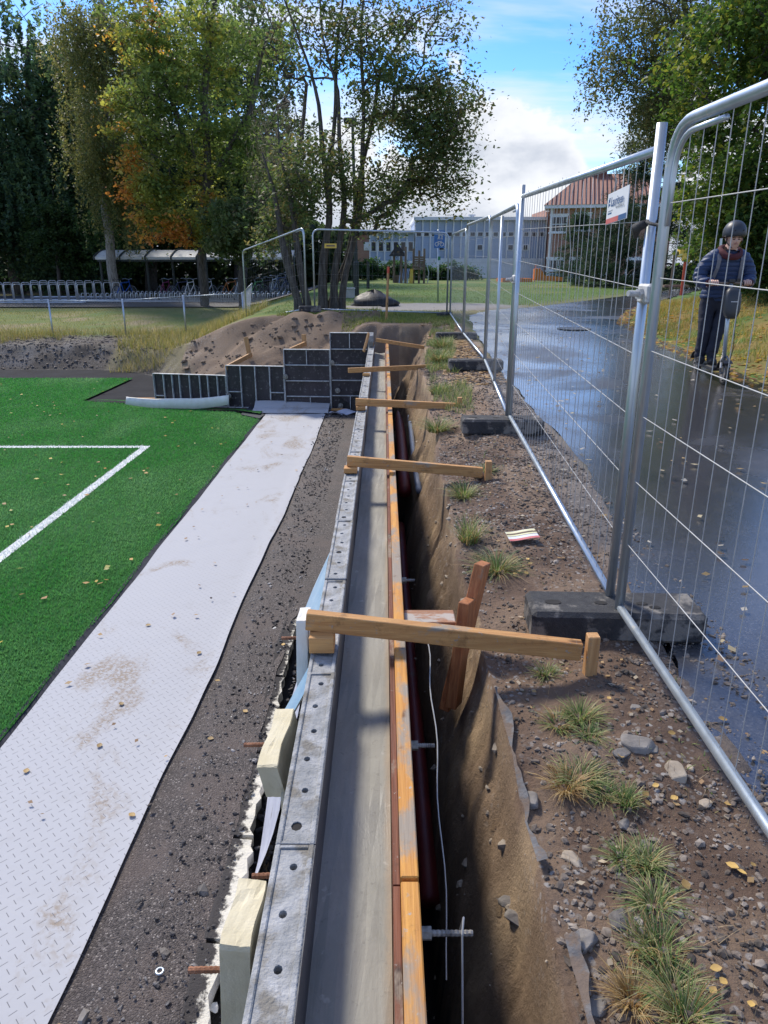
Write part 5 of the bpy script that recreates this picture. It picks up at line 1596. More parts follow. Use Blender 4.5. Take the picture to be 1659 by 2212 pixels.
# ------------------------------------------------------------------ trees
def make_tree(name, label, base, trunks, clumps, nleaf, leaf, cols, seed, hang=0.0, clump_r=.55, bark=None, twig=.012, aspect=.55, flat=.6, group=None, colf=None, leafmat=None, maxtw=.6, trunk_gap=None):
    """trunks: list of [(x,y,z,r),...] in world coordinates; clumps: (n,3) world centres"""
    r = np.random.RandomState(seed)
    t = thing(name, label, 'tree', base, group)
    nodes = []; par = []; rad = []; istr = []
    for tr_ in trunks:
        prev = -1
        a = np.array(tr_, float)
        s = np.r_[0, np.cumsum(np.linalg.norm(np.diff(a[:, :3], axis=0), axis=1))]
        nn = max(4, int(s[-1] / .35))
        for q in np.linspace(0, s[-1], nn):
            p_ = [np.interp(q, s, a[:, k]) for k in range(4)]
            wob = .03 * np.array([math.sin(q * 2.3 + seed), math.cos(q * 1.9 + seed)]) if q > 0 else np.zeros(2)
            nodes.append((p_[0] + wob[0], p_[1] + wob[1], p_[2])); rad.append(p_[3]); par.append(prev); prev = len(nodes) - 1; istr.append(True)
    cl = np.array(clumps)
    tn = np.array(nodes)
    dist = np.array([np.min(np.linalg.norm(tn - c, axis=1)) for c in cl])
    leafn = [0.0] * len(nodes)
    ends = []
    arr = np.zeros((len(nodes) + len(cl) * 8, 3)); arr[:len(nodes)] = tn; cnt = len(nodes)
    zmin = min(x[2] for x in nodes) + (trunk_gap if trunk_gap is not None else 1.2)
    for i in np.argsort(dist):
        c = cl[i]
        A = arr[:cnt]
        d = np.linalg.norm(A - c, axis=1) + .55 * np.clip(A[:, 2] - c[2] + .2, 0, 9) + 3 * (A[:, 2] < zmin)
        j = int(np.argmin(d))
        p0 = A[j].copy(); k = int(np.clip(np.linalg.norm(c - p0) / .45, 2, 7))
        pr = j
        ctrl = (p0 + c) / 2 + np.array([r.randn() * .12, r.randn() * .12, np.linalg.norm(c - p0) * (.12 + .1 * r.rand())])
        for q in range(1, k + 1):
            u = q / k
            pos = (1 - u) ** 2 * p0 + 2 * u * (1 - u) * ctrl + u * u * c + r.randn(3) * .03 * (q < k)
            arr[cnt] = pos; par.append(pr); rad.append(0); istr.append(False); pr = cnt; cnt += 1
        ends.append(pr)
    pw = np.zeros(cnt)
    for e in ends:
        q = e
        while q >= 0 and not istr[q]:
            pw[q] += twig ** 2.3; q = par[q]
    m = MB()
    V_ = []; Fc = []
    rr = np.array([rad[i] if istr[i] else min(pw[i] ** (1 / 2.3), .16) for i in range(cnt)])
    for i in range(cnt):
        if par[i] < 0: continue
        a, b_ = arr[par[i]], arr[i]
        ra = rr[par[i]] if istr[i] or not istr[par[i]] else min(rr[i] * 1.15, rr[par[i]]); rb = rr[i]
        n_ = 9 if istr[i] else (5 if rb > .03 else 3)
        d = b_ - a; L = np.linalg.norm(d)
        if L < 1e-6: continue
        d = d / L; up = np.array([0, 0, 1.]) if abs(d[2]) < .9 else np.array([1., 0, 0])
        e1 = np.cross(d, up); e1 /= np.linalg.norm(e1); e2 = np.cross(e1, d)
        if istr[i]: e1 = np.array([1., 0, 0]); e2 = np.array([0, 1., 0])
        an = np.arange(n_) * 2 * math.pi / n_
        ring = e1[None] * np.cos(an)[:, None] + e2[None] * np.sin(an)[:, None]
        k0 = len(V_)
        V_.extend([tuple(x) for x in a + ring * ra]); V_.extend([tuple(x) for x in b_ + ring * rb])
        Fc.extend([(k0 + q, k0 + (q + 1) % n_, k0 + n_ + (q + 1) % n_, k0 + n_ + q) for q in range(n_)])
    me = bpy.data.meshes.new('trunk'); b0 = Vector(base)
    me.from_pydata([(x - b0.x, y - b0.y, z - b0.z) for x, y, z in V_], [], Fc); me.materials.append(bark or M['bark']); me.shade_smooth()
    child('trunk', me, t)
    # foliage
    if nleaf:
        per = nleaf // len(cl)
        N = per * len(cl)
        C = np.repeat(cl, per, 0)
        sc = np.repeat(.6 + .8 * r.rand(len(cl)), per)
        off = r.randn(N, 3) * clump_r * .55 * sc[:, None]; off[:, 2] *= flat
        if hang > 0:
            ns = 9
            sid = r.randint(0, ns, N); sxy = r.randn(len(cl), ns, 2) * clump_r * .75
            cid = np.repeat(np.arange(len(cl)), per)
            ln = (hang * (.4 + .9 * r.rand(len(cl), ns)))[cid, sid]
            dn = r.rand(N) * ln
            off = np.stack([sxy[cid, sid, 0] + r.randn(N) * .07, sxy[cid, sid, 1] + r.randn(N) * .07, .15 - dn + r.randn(N) * .05], -1)
        pos = C + off
        nrm = r.randn(N, 3); nrm[:, 2] = np.abs(nrm[:, 2]) + .5; nrm /= np.linalg.norm(nrm, axis=1)[:, None]
        tx_ = r.randn(N, 3); tx_[:, 2] -= .5 + hang * .8
        tx_ -= (tx_ * nrm).sum(1)[:, None] * nrm; tx_ /= np.linalg.norm(tx_, axis=1)[:, None] + 1e-9
        bx_ = np.cross(nrm, tx_)
        S = leaf * (.45 + 1.1 * r.rand(N) ** 1.3)[:, None]
        P = np.stack([pos - tx_ * S * .5, pos + bx_ * S * aspect * .5 + nrm * S * .06, pos + tx_ * S * .5, pos - bx_ * S * aspect * .5 + nrm * S * .06], 1) - np.array(base)[None, None]
        cc = np.array(cols, float)
        if colf is not None:
            co = colf(pos, r)
        else:
            ci = np.repeat(r.randint(0, len(cc), len(cl)), per); alt = r.randint(0, len(cc), N); ci = np.where(r.rand(N) < .4, alt, ci)
            co = cc[ci]
        co = co * (.7 + .6 * r.rand(N, 1))
        o = bpy.data.objects.new('crown', quads_mesh('crown', P, co, leafmat or M['leaf'])); COL.objects.link(o); o.parent = t
    return t


def blob(r, n_, c, s, shell=.45, zmin=None):
    """points in an ellipsoid, mostly toward its surface"""
    d = r.randn(n_, 3); d /= np.linalg.norm(d, axis=1)[:, None]
    q = (shell + (1 - shell) * r.rand(n_)) ** .6
    p_ = np.array(c)[None] + d * q[:, None] * np.array(s)[None]
    return p_ if zmin is None else p_[p_[:, 2] > zmin]


r = np.random.RandomState(5)
cat = np.concatenate
# --- multi-stemmed tree by the heap
Yt = 19.4
def tw(u, v, y=Yt): q = ony(u, v, y); return (q.x, q.y, q.z)
gz = tz1(-2.2, Yt)
stems = []
for (ub, pts) in ((646, [(634, 610, .15), (615, 545, .15), (600, 480, .12), (590, 410, .08), (570, 330, .03)]), (664, [(656, 610, .15), (645, 545, .14), (634, 490, .12), (624, 420, .09), (608, 330, .05), (600, 250, .02)]),
                  (697, [(697, 610, .17), (701, 545, .16), (710, 470, .14), (704, 360, .11), (690, 240, .08), (668, 150, .06), (640, 60, .045), (600, -40, .03)]),
                  (721, [(723, 610, .16), (731, 545, .15), (740, 470, .13), (742, 400, .11), (735, 300, .085), (728, 200, .07), (700, 90, .05), (690, -40, .03)]),
                  (737, [(746, 600, .14), (760, 545, .14), (774, 460, .12), (784, 390, .1), (786, 280, .08), (780, 150, .07), (784, 40, .055), (790, -60, .03)])):
    dy = (ub - 700) * .008
    b0 = tw(ub, 668, Yt + dy)
    stems.append([(b0[0], b0[1], gz - .15, pts[0][2] * .95), (b0[0], b0[1], gz + .15, pts[0][2] * .75)] + [(*tw(u, v, Yt + dy), w_ * .6) for u, v, w_ in pts])
b0 = tw(695, 668)
cl = []
def uvblob(n_, u, v, su, sv, y, sy, shell=.3):
    c = ony(u, v, y); k = y / 1560 / 1.06
    return blob(r, n_, c, (su * k, sy, sv * k), shell)
cl = cat([uvblob(64, 890, 240, 150, 105, Yt, 1.5, .1), uvblob(36, 930, 330, 105, 75, Yt, 1.2, .1), uvblob(22, 820, 130, 120, 90, Yt, 1.5, .1), uvblob(34, 680, 380, 90, 75, Yt - .3, 1.0), uvblob(26, 820, 410, 80, 50, Yt, 1.0),
          uvblob(22, 940, 200, 95, 60, Yt, .9), uvblob(9, 900, 60, 110, 50, Yt, 1.0), uvblob(9, 690, 70, 110, 70, Yt, 1.0), uvblob(16, 640, 430, 60, 70, Yt, .8), uvblob(20, 600, 500, 45, 50, Yt + .5, .8), uvblob(9, 800, 480, 70, 30, Yt, .8), uvblob(20, 950, 400, 70, 50, Yt, .8, .1)])
G1 = [(.09, .135, .045), (.11, .15, .05), (.145, .17, .06), (.07, .11, .04), (.18, .155, .06)]
make_tree('multi_stem_tree', 'tall multi-stemmed tree with dark trunks and thinning crown behind the soil heap', (b0[0], b0[1], gz), stems, cl, 33000, .095, G1, 2, clump_r=.48, twig=.011, flat=.7)
# bare upper twigs
cl2 = cat([uvblob(60, 640, 60, 130, 110, Yt + .6, 1.0, .1), uvblob(34, 930, 40, 110, 55, Yt + .6, .9, .1), uvblob(30, 780, 40, 90, 60, Yt + .6, .8, .1)])
b1 = tw(712, 668, Yt + .6)
make_tree('bare_topped_tree', 'sparse twiggy stems rising inside the multi-stemmed tree', (b1[0], b1[1], gz), [[(b1[0] - .08, b1[1], gz - .1, .06), (*tw(703, 560, Yt + .4), .06), (*tw(712, 440, Yt + .5), .06), (*tw(726, 150, Yt + .6), .045), (*tw(745, -60, Yt + .6), .02)],
          [(b1[0] - .08, b1[1], gz - .1, .06), (*tw(748, 560, Yt + .5), .06), (*tw(770, 440, Yt + .6), .06), (*tw(820, 160, Yt + .6), .045), (*tw(900, 40, Yt + .6), .03), (*tw(1000, -10, Yt + .6), .015)]],
          cl2, 2600, .09, [(.10, .085, .04), (.09, .11, .04)], 3, clump_r=.5, twig=.008)
# drooping grey dead twigs of a weeping limb at its left side
cl3 = cat([uvblob(14, 585, 330, 35, 50, Yt + 1.2, .5), uvblob(10, 610, 240, 40, 40, Yt + 1.2, .5)])
b2 = tw(650, 668, Yt + 1.2)
make_tree('weeping_dead_tree', 'grey leafless weeping twigs left of the dark trunks', (b2[0], b2[1], gz), [[(b2[0], b2[1], gz - .1, .055), (*tw(610, 480, Yt + 1.2), .05), (*tw(648, 300, Yt + 1.2), .05), (*tw(668, 160, Yt + 1.2), .04), (*tw(640, 175, Yt + 1.2), .03), (*tw(612, 215, Yt + 1.2), .015)]],
          cl3, 5200, .12, [(.12, .105, .085), (.17, .15, .12), (.08, .07, .055)], 4, hang=2.1, clump_r=.4, aspect=.07, bark=M['bark'])

# --- yellow and orange chestnut in front of the dark trees
Yc = 33.0
zc = tz1(-9, Yc)
cl = cat([uvblob(80, 420, 190, 180, 150, Yc, 2.8, .1), uvblob(70, 480, 60, 160, 110, Yc, 2.8, .1), uvblob(44, 370, 330, 110, 110, Yc, 2.2, .1), uvblob(34, 540, 350, 80, 110, Yc, 1.8, .1), uvblob(30, 450, 490, 100, 45, Yc - .8, 1.2, .1), uvblob(22, 360, 500, 80, 40, Yc - .8, 1.0, .1), uvblob(20, 290, 60, 70, 60, Yc, 1.6, .1), uvblob(46, 390, 440, 95, 55, Yc, 1.6), uvblob(26, 330, 430, 50, 60, Yc - .5, 1.0), uvblob(22, 280, 280, 45, 90, Yc - .5, 1.0), uvblob(44, 480, 300, 120, 120, Yc, 2.2, .1), uvblob(40, 330, 120, 90, 100, Yc, 2.0, .1)])
bq = ony(440, 640, Yc)
def chest_col(pos, r_):
    x, z = pos[:, 0], pos[:, 2]
    nzz = fbm(x * .55 + 3, z * .55 + pos[:, 1] * .4, 4)
    f = np.clip((-(x + 8.2)) / 3.4, -1, 1.2) * .42 - .03 + nzz * 1.9 + r_.randn(len(x)) * .10 + np.clip((4.2 - z) / 3, -.8, 1) * .16
    g_ = np.array([.165, .22, .065]); y_ = np.array([.33, .33, .08]); o_ = np.array([.58, .30, .085]); rd = np.array([.52, .20, .075])
    c = g_[None] * np.ones((len(x), 1))
    c = mixc(c, y_, sstep(f, -.12, .12)); c = mixc(c, o_, sstep(f, .22, .42)); c = mixc(c, rd, sstep(f, .5, .75) * .7)
    return c
make_tree('chestnut_tree', 'autumn tree turning yellow and orange above the bicycle shelter', (bq.x, Yc, zc), [[(bq.x, Yc, zc - .1, .20), (bq.x + .05, Yc, zc + 2, .17), (*ony(450, 400, Yc), .15), (*ony(440, 200, Yc), .16), (*ony(470, -60, Yc), .08)],
          [(*ony(452, 420, Yc), .14), (*ony(380, 250, Yc), .1), (*ony(330, 100, Yc), .05)], [(*ony(450, 400, Yc), .14), (*ony(540, 240, Yc), .1), (*ony(580, 60, Yc), .05)]],
          cl, 40000, .15, [(.2, .2, .04)], 6, clump_r=.58, flat=.42, leafmat=M['leaf_glow'], colf=chest_col, twig=.014, aspect=.7)

# --- weeping birch, pale
Yb = 37.0
cl = cat([uvblob(60, 215, 190, 75, 150, Yb, 1.8), uvblob(40, 230, 330, 60, 70, Yb, 1.6), uvblob(40, 200, 80, 80, 80, Yb, 1.8), uvblob(22, 260, 420, 50, 40, Yb, 1.4)])
bq = ony(250, 640, Yb); zb = tz1(bq.x, Yb)
make_tree('weeping_birch', 'pale yellow green weeping birch at the left of the autumn tree', (bq.x, Yb, zb), [[(bq.x, Yb, zb - .1, .25), (bq.x, Yb, zb + 4, .2), (*ony(225, 100, Yb), .12), (*ony(220, -60, Yb), .06)]], cl, 52000, .14,
          [(.185, .195, .07), (.23, .215, .075), (.15, .17, .06), (.12, .15, .055)], 7, hang=2.3, clump_r=.75, bark=M['bark_pale'], aspect=.45)

# --- dark mass of big trees behind
DK = [(.07, .12, .065), (.09, .155, .075), (.05, .092, .058), (.125, .185, .075)]
dark = [(40, 45, (60, 250, 130, 230), DK, 'huge dark green tree at the left edge of the picture', 9000), (150, 46, (150, 380, 100, 210), DK, 'dark tree behind the weeping birch', 9000), (330, 50, (340, 250, 150, 260), DK, 'tall dark tree behind the autumn tree', 9000),
        (520, 47, (540, 230, 110, 230), [(.11, .15, .06), (.14, .18, .07), (.085, .125, .05)], 'medium green tree between the autumn tree and the dark trunks', 9000), (-90, 44, (-90, 300, 130, 250), DK, 'dark tree cut off by the left edge', 5000)]
for i, (ub, Yd, (u, v, su, sv), cs, lab, nl) in enumerate(dark):
    bq = ony(ub, 640, Yd); z0 = tz1(bq.x, Yd)
    cl = cat([uvblob(130, u, v, su, sv, Yd, 3.2, .25), uvblob(46, u - su * .4, v + sv * .8, su * .7, sv * .35, Yd - 1, 2.2), uvblob(46, u + su * .4, v + sv * .75, su * .6, sv * .4, Yd - 1, 2.2)])
    make_tree('dark_tree', lab, (bq.x, Yd, z0), [[(bq.x, Yd, z0 - .1, .42), (bq.x + .2, Yd, z0 + 4, .34), (*ony(u, v, Yd), .2), (*ony(u, v - sv * .7, Yd), .08)]], cl, 46000 if nl > 6000 else 16000, .24, cs, 20 + i,
              clump_r=1.05, hang=1.3 if i in (0, 3) else 0, flat=.8, twig=.018, group='dark trees behind the bicycle shelter')
# smaller leafy trees under the autumn tree
for i, (u, v, su, sv, Yd, cs, lab) in enumerate([(520, 490, 70, 65, 31, [(.10, .135, .045), (.15, .17, .07), (.075, .11, .035)], 'young leafy tree above the right half of the shelter'),
                                                (255, 510, 60, 80, 41, [(.05, .09, .03), (.07, .12, .035)], 'bushy green tree at the left end of the shelter'), (130, 500, 60, 80, 42, [(.045, .085, .03), (.06, .10, .03)], 'bushy green tree behind the steel bike racks')]):
    bq = ony(u, 640, Yd); z0 = tz1(bq.x, Yd)
    cl = uvblob(75, u, v, su, sv, Yd, 1.4, .2)
    make_tree('young_tree', lab, (bq.x, Yd, z0), [[(bq.x, Yd, z0 - .1, .11), (bq.x + .1, Yd, z0 + 2, .09), (*ony(u, v - sv * .6, Yd), .04)]], cl, 11000, .17, cs, 40 + i, clump_r=.6, hang=.5, group='young trees around the shelter')
# undergrowth closing the wood
N = 30000; rr = np.random.RandomState(8)
xs = -48 + 46 * rr.rand(N); ys = 50 + 5 * rr.rand(N); zs = tz1(-20, 50) + 7.5 * rr.rand(N) ** 1.3
zs *= .5 + .5 * sstep(-xs, 3, 9)
nrm = rr.randn(N, 3); nrm /= np.linalg.norm(nrm, axis=1)[:, None]; tt = np.cross(nrm, rr.randn(N, 3)); tt /= np.linalg.norm(tt, axis=1)[:, None]; bb = np.cross(nrm, tt)
pos = np.stack([xs, ys, zs], -1); S = (.35 + .35 * rr.rand(N))[:, None]
P = np.stack([pos - tt * S * .5, pos + bb * S * .3, pos + tt * S * .5, pos - bb * S * .3], 1)
C = np.array([(.04, .065, .028), (.055, .085, .035), (.03, .05, .025)])[rr.randint(0, 3, N)] * (.6 + .8 * rr.rand(N, 1))
o = bpy.data.objects.new('undergrowth', quads_mesh('undergrowth', P, C, M['leaf'])); COL.objects.link(o); tag(o, 'dark undergrowth filling the wood behind the bicycle shelter', 'undergrowth', kind='stuff')

# --- right side
Yr = 15.5
def rb(n_, u, v, su, sv, y, sy, sh=.3): return uvblob(n_, u, v, su, sv, y, sy, sh)
cl = cat([rb(60, 1580, 150, 95, 150, Yr, 1.6), rb(50, 1640, 60, 120, 120, Yr, 1.6), rb(55, 1600, 380, 105, 130, Yr, 1.4), rb(34, 1700, 300, 110, 250, Yr, 1.6), rb(30, 1650, 520, 80, 90, Yr, 1.0), rb(14, 1580, 440, 50, 50, Yr, .9)])
bq = ony(1690, 640, Yr); z0 = tz1(bq.x, Yr)
make_tree('roadside_tree', 'large bright green leafy tree behind the rider on the right', (bq.x, Yr, z0), [[(bq.x, Yr, z0 - .1, .22), (bq.x, Yr, z0 + 2.5, .18), (*ony(1660, 200, Yr), .11), (*ony(1640, -60, Yr), .05)]], cl, 42000, .095,
          [(.085, .145, .030), (.115, .18, .038), (.06, .11, .027), (.20, .22, .045), (.07, .125, .03)], 50, clump_r=.50, hang=.35, aspect=.6)
Ybr = 21
cl = cat([rb(46, 1400, 60, 85, 100, Ybr, 1.5), rb(34, 1440, 170, 80, 80, Ybr, 1.4), rb(30, 1480, 60, 100, 120, Ybr, 1.5), rb(8, 1330, 100, 30, 80, Ybr, .8), rb(18, 1450, 250, 60, 40, Ybr, 1)])
bq = ony(1560, 620, Ybr); z0 = tz1(bq.x, Ybr)
make_tree('hanging_birch', 'birch with fine hanging twigs above the fence on the right', (bq.x, Ybr, z0), [[(bq.x, Ybr, z0 - .1, .2), (bq.x - .1, Ybr, z0 + 3, .17), (*ony(1500, 150, Ybr), .11), (*ony(1470, -60, Ybr), .05)]], cl, 26000, .085,
          [(.085, .105, .04), (.11, .125, .05), (.06, .085, .033), (.14, .13, .05)], 51, hang=1.25, clump_r=.5, aspect=.55)

for i, (u, v, su, sv, Yd, nl_, lab) in enumerate([(1600, 550, 62, 90, 17.5, 16000, 'dense leafy bush directly behind the rider'), (1680, 520, 90, 130, 15.0, 18000, 'dense leafy bush at the right edge behind the fence'), (1530, 560, 40, 60, 33, 8000, 'dark bush far behind the yellow play bucket')]):
    bq = ony(u, 640, Yd); z0 = tz1(bq.x, Yd)
    cl = rb(70, u, v, su, sv, Yd, 1.0, .1)
    make_tree('verge_bush', lab, (bq.x, Yd, z0), [[(bq.x, Yd, z0 - .1, .07), (bq.x, Yd, z0 + .8, .05), (*ony(u, v - sv * .5, Yd), .02)]], cl, nl_, .10, [(.05, .10, .027), (.07, .13, .033), (.04, .08, .025), (.12, .15, .035)], 55 + i, clump_r=.42, hang=.3, trunk_gap=.2, group='bushes behind the rider')


def conifer(name, lab, base, h, rad, seed, ncl, nl, cs, lower=.0):
    rr_ = np.random.RandomState(seed); bx_, by_, bz_ = base
    zs_ = rr_.rand(ncl) ** 1.25; a = rr_.rand(ncl) * 6.283
    R_ = rad * (1 - zs_) ** .85 * (.45 + .6 * rr_.rand(ncl)) + .1
    cl_ = np.stack([bx_ + R_ * np.cos(a), by_ + R_ * np.sin(a), bz_ + lower + (h - lower) * zs_ - .12 * R_], -1)
    make_tree(name, lab, base, [[(bx_, by_, bz_ - .1, .03 * h * .6), (bx_, by_, bz_ + h * .5, .012 * h), (bx_, by_, bz_ + h, .015)]], cl_, nl, .2, cs, seed, clump_r=.45, flat=.45, aspect=.14, twig=.01, trunk_gap=.1)
CON = [(.022, .045, .026), (.032, .06, .030), (.018, .035, .022)]
q = ony(1395, 605, 36); conifer('spruce_tree', 'broad dark spruce behind the company sign', (q.x, 36, tz1(q.x, 36)), 9.0, 3.6, 61, 260, 60000, CON)
q = ony(1242, 598, 48); conifer('pine_tree', 'small dark conifer in front of the brick school', (q.x, 48, tz1(q.x, 48)), 4.0, 1.9, 62, 90, 15000, [(.03, .06, .035), (.045, .08, .04)])
q = ony(1310, 606, 40); conifer('juniper_tree', 'low dark conifer between the small conifer and the spruce', (q.x, 40, tz1(q.x, 40)), 3.6, 1.7, 63, 80, 13000, CON)
# shrub row before the school
for i, (u, Yd, w_, h_) in enumerate([(770, 52, 1.6, 1.1), (800, 52, 1.6, 1.2), (835, 52, 1.7, 1.1), (870, 52, 1.6, 1.2), (905, 52, 1.5, 1.0), (940, 52, 1.5, .9), (975, 52, 1.6, 1.1), (1010, 52, 1.6, .9)]):
    q = ony(u, 600, Yd); z0 = tz1(q.x, Yd); rr = np.random.RandomState(90 + i)
    cl = blob(rr, 26, (q.x, Yd, z0 + h_ * .5), (w_ * .6, .6, h_ * .55), .1)
    make_tree('garden_shrub', 'green shrub in the row before the blue school wing, %s from the brick end' % (ORD[i] if i else 'first'), (q.x, Yd, z0), [[(q.x, Yd, z0 - .05, .04), (q.x, Yd, z0 + h_ * .6, .02)]], cl, 3000, .15, [(.045, .10, .028), (.06, .12, .035), (.04, .085, .03)], 90 + i, clump_r=.35, group='shrubs before the school', trunk_gap=.05)

# ------------------------------------------------------------------ school
M['blue_panel'] = mat('pale_blue_panel', (.33, .41, .56), (.39, .47, .61), .5, 1.2, var=.12)
M['white_trim'] = mat('white_trim', (.76, .77, .78), (.86, .86, .86), .6, 3, spot=(4, .6, .72, (.5, .47, .44)))
M['glass'] = mat('dark_glass', (.025, .028, .034), (.05, .055, .065), .08, 2)
M['light_blue_base'] = mat('light_blue_base', (.34, .46, .62), (.38, .5, .66), .6)
bk, n, p = base_mat('red_brick')
vec = n.node('ShaderNodeTexCoord').outputs['Object']
x, y, z = n.sep(vec)
br = n.node('ShaderNodeTexBrick'); n.put(br.inputs['Vector'], n.comb(n.m('ADD', x, y), z, 0))
br.inputs['Scale'].default_value = 1; br.inputs['Brick Width'].default_value = .24; br.inputs['Row Height'].default_value = .075; br.inputs['Mortar Size'].default_value = .008
br.inputs['Color1'].default_value = (.34, .16, .11, 1); br.inputs['Color2'].default_value = (.42, .21, .145, 1); br.inputs['Mortar'].default_value = (.34, .26, .21, 1)
n.put(p.inputs['Base Color'], n.mix(n.ss(n.noise(vec, .8, 5, .6), .5, .75), br.outputs[0], (.27, .12, .085))); p.inputs['Roughness'].default_value = .9
M['brick'] = bk
rf, n, p = base_mat('red_roof_tile')
vec = n.node('ShaderNodeTexCoord').outputs['Object']
x, y, z = n.sep(vec)
wv = n.m('SINE', n.m('MULTIPLY', x, 21.0)); rw = n.m('FRACT', n.m('MULTIPLY', z, 3.4))
n.put(p.inputs['Base Color'], n.mix(n.noise(vec, 2.5, 5, .6), (.27, .105, .07), (.36, .16, .105))); p.inputs['Roughness'].default_value = .8
b = n.node('ShaderNodeBump'); b.inputs['Strength'].default_value = 1; b.inputs['Distance'].default_value = .12
n.put(b.inputs['Height'], n.m('ADD', wv, n.m('MULTIPLY', rw, -.9))); n.put(p.inputs['Normal'], b.outputs[0])
M['roof_tile'] = rf
YS = 60.0
def X_(u, v=540, y=YS): return ony(u, v, y).x
def Z_(v, y=YS): return ony(830, v, y).z
gs = tz1(5, YS) - .15
wing = thing('school_wing', 'pale blue panelled school wing with white uprights and brick end', 'building', (X_(900), YS, gs))
def wbox(nm, x0, x1, z0, z1, mt, d0=0, d1=.3, par=None):
    return MB().box(x0, x1, YS - d0, YS + d1, z0, z1).build(nm, mt, par or wing)
# low part
wbox('wall', X_(760), X_(799), gs, Z_(502), M['brick'], .05, 9)
xl, xr_ = X_(799), X_(895)
wbox('wall', xl, xr_, gs, Z_(504), M['blue_panel'], 0, 9)
wbox('fascia', xl - .1, xr_ - .02, Z_(504) + .002, Z_(498), M['white_trim'], .35, 9.2)
wbox('roof_edge', X_(758), xl - .12, Z_(502) + .002, Z_(500), M['white_trim'], .3, 9.2)
wbox('base_band', xl, xr_, Z_(570), Z_(563), M['white_trim'], .06, -.003)
wbox('base', xl, xr_, gs, Z_(570) - .003, M['white_trim'], .03, -.003)
nb_ = 6
for i in range(nb_ + 1):
    xx = xl + (xr_ - xl) * i / nb_; wbox('mullion', xx - .055, xx + .055, Z_(563) + .003, Z_(504), M['white_trim'], .12, -.003)
for i in range(nb_):
    xa = xl + (xr_ - xl) * i / nb_ + .06; xb2 = xl + (xr_ - xl) * (i + 1) / nb_ - .06
    f_ = wbox('window', xa, xb2, Z_(543.5), Z_(521.5), M['white_trim'], .06, -.003)
    MB().box(xa + .07, xb2 - .07, YS - .075, YS - .062, Z_(542), Z_(523)).build('pane', M['glass'], f_)
    wbox('panel', xa, xb2, Z_(562), Z_(544), M['blue_panel'], .03, -.003); wbox('panel', xa, xb2, Z_(521), Z_(505), M['blue_panel'], .03, -.003)
f_ = wbox('window', X_(786), X_(797), Z_(541), Z_(523), M['white_trim'], .1, -.051); MB().box(X_(788), X_(795.5), YS - .12, YS - .102, Z_(539), Z_(525)).build('pane', M['sign_white'], f_)
wbox('wall', X_(1176) + .005, X_(1192), gs, Z_(452), M['brick'], -.2, 6)
# tall part
xl, xr_ = X_(896), X_(1176)
wbox('wall', xl, xr_, gs, Z_(476), M['blue_panel'], 0, 9)
wbox('fascia', xl - .12, xr_, Z_(476) + .002, Z_(469), M['white_trim'], .4, 9.3)
wbox('base_band', xl, xr_, Z_(567), Z_(558), M['white_trim'], .06, -.003); wbox('base', xl, xr_, gs, Z_(567) - .003, M['white_trim'], .03, -.003)
nb_ = 17
for i in range(nb_ + 1):
    xx = xl + (xr_ - xl) * i / nb_; wbox('mullion', xx - .05, xx + .05, Z_(558) + .003, Z_(476), M['white_trim'], .12, -.003)
low_w = {3, 8, 12, 14}
for i in range(nb_):
    xa = xl + (xr_ - xl) * i / nb_ + .055; xb2 = xl + (xr_ - xl) * (i + 1) / nb_ - .055
    f_ = wbox('window', xa, xb2, Z_(511), Z_(500.5), M['white_trim'], .06, -.003); MB().box(xa + .07, xb2 - .07, YS - .075, YS - .062, Z_(509.8), Z_(502)).build('pane', M['glass'], f_)
    wbox('panel', xa, xb2, Z_(499.5), Z_(478), M['blue_panel'], .03, -.003); wbox('panel', xa, xb2, Z_(556), Z_(512), M['blue_panel'], .03, -.003)
    if i in low_w:
        f_ = wbox('window', xa, xb2, Z_(541), Z_(528), M['white_trim'], .08, -.035); MB().box(xa + .07, xb2 - .07, YS - .095, YS - .082, Z_(539.5), Z_(529.5)).build('pane', M['glass'], f_)
MB().tube([(X_(1026), YS + 3, Z_(469)), (X_(1026), YS + 3, Z_(461))], .2, 10).tube([(X_(1026), YS + 3, Z_(461)), (X_(1026), YS + 3, Z_(458))], .3, 10).build('roof_vent', M['galv'], wing)
MB().tube([(X_(842), YS + 3, Z_(498)), (X_(842), YS + 3, Z_(490))], .26, 10).build('roof_vent', M['galv'], wing)
# brick house with tiled hip roof
YB = 57.0
xa, xb2 = ony(1181, 540, YB).x, ony(1430, 540, YB).x
bh = thing('brick_school', 'red brick school building with tiled hip roof and white windows', 'building', (xa, YB, gs), None, math.radians(-13))
ze = ony(830, 451, YB).z; zr = ony(830, 379, YB + 4.5).z
def bb_(nm, x0, x1, z0, z1, mt, d0, d1, par=None): return MB().box(x0, x1, YB - d0, YB + d1, z0, z1).build(nm, mt, par or bh)
bb_('wall', xa, xb2, gs, ze, M['brick'], 0, 9)
bb_('eave', xa - .35, xb2 + .35, ze + .002, ze + .22, M['white_trim'], .45, 9.45)
m = MB(); x0, x1 = xa - .4, xb2 + .4; y0, y1 = YB - .5, YB + 9.5; zb_ = ze + .225
m.add([(x0, y0, zb_), (x1, y0, zb_), (x1, y1, zb_), (x0, y1, zb_), (x0 + 2.6, YB + 4.5, zr), (x1 - 2.6, YB + 4.5, zr)], [(0, 1, 5, 4), (1, 2, 5), (2, 3, 4, 5), (3, 0, 4), (0, 3, 2, 1)])
ro = m.build('roof', M['roof_tile'], bh)
cx_ = ony(1262, 380, YB + 4.5).x
MB().box(cx_ - .55, cx_ + .55, YB + 4, YB + 5, zr - .5, zr + .32).build('chimney', M['roof_tile'], ro)
rg_ = random.Random(2)
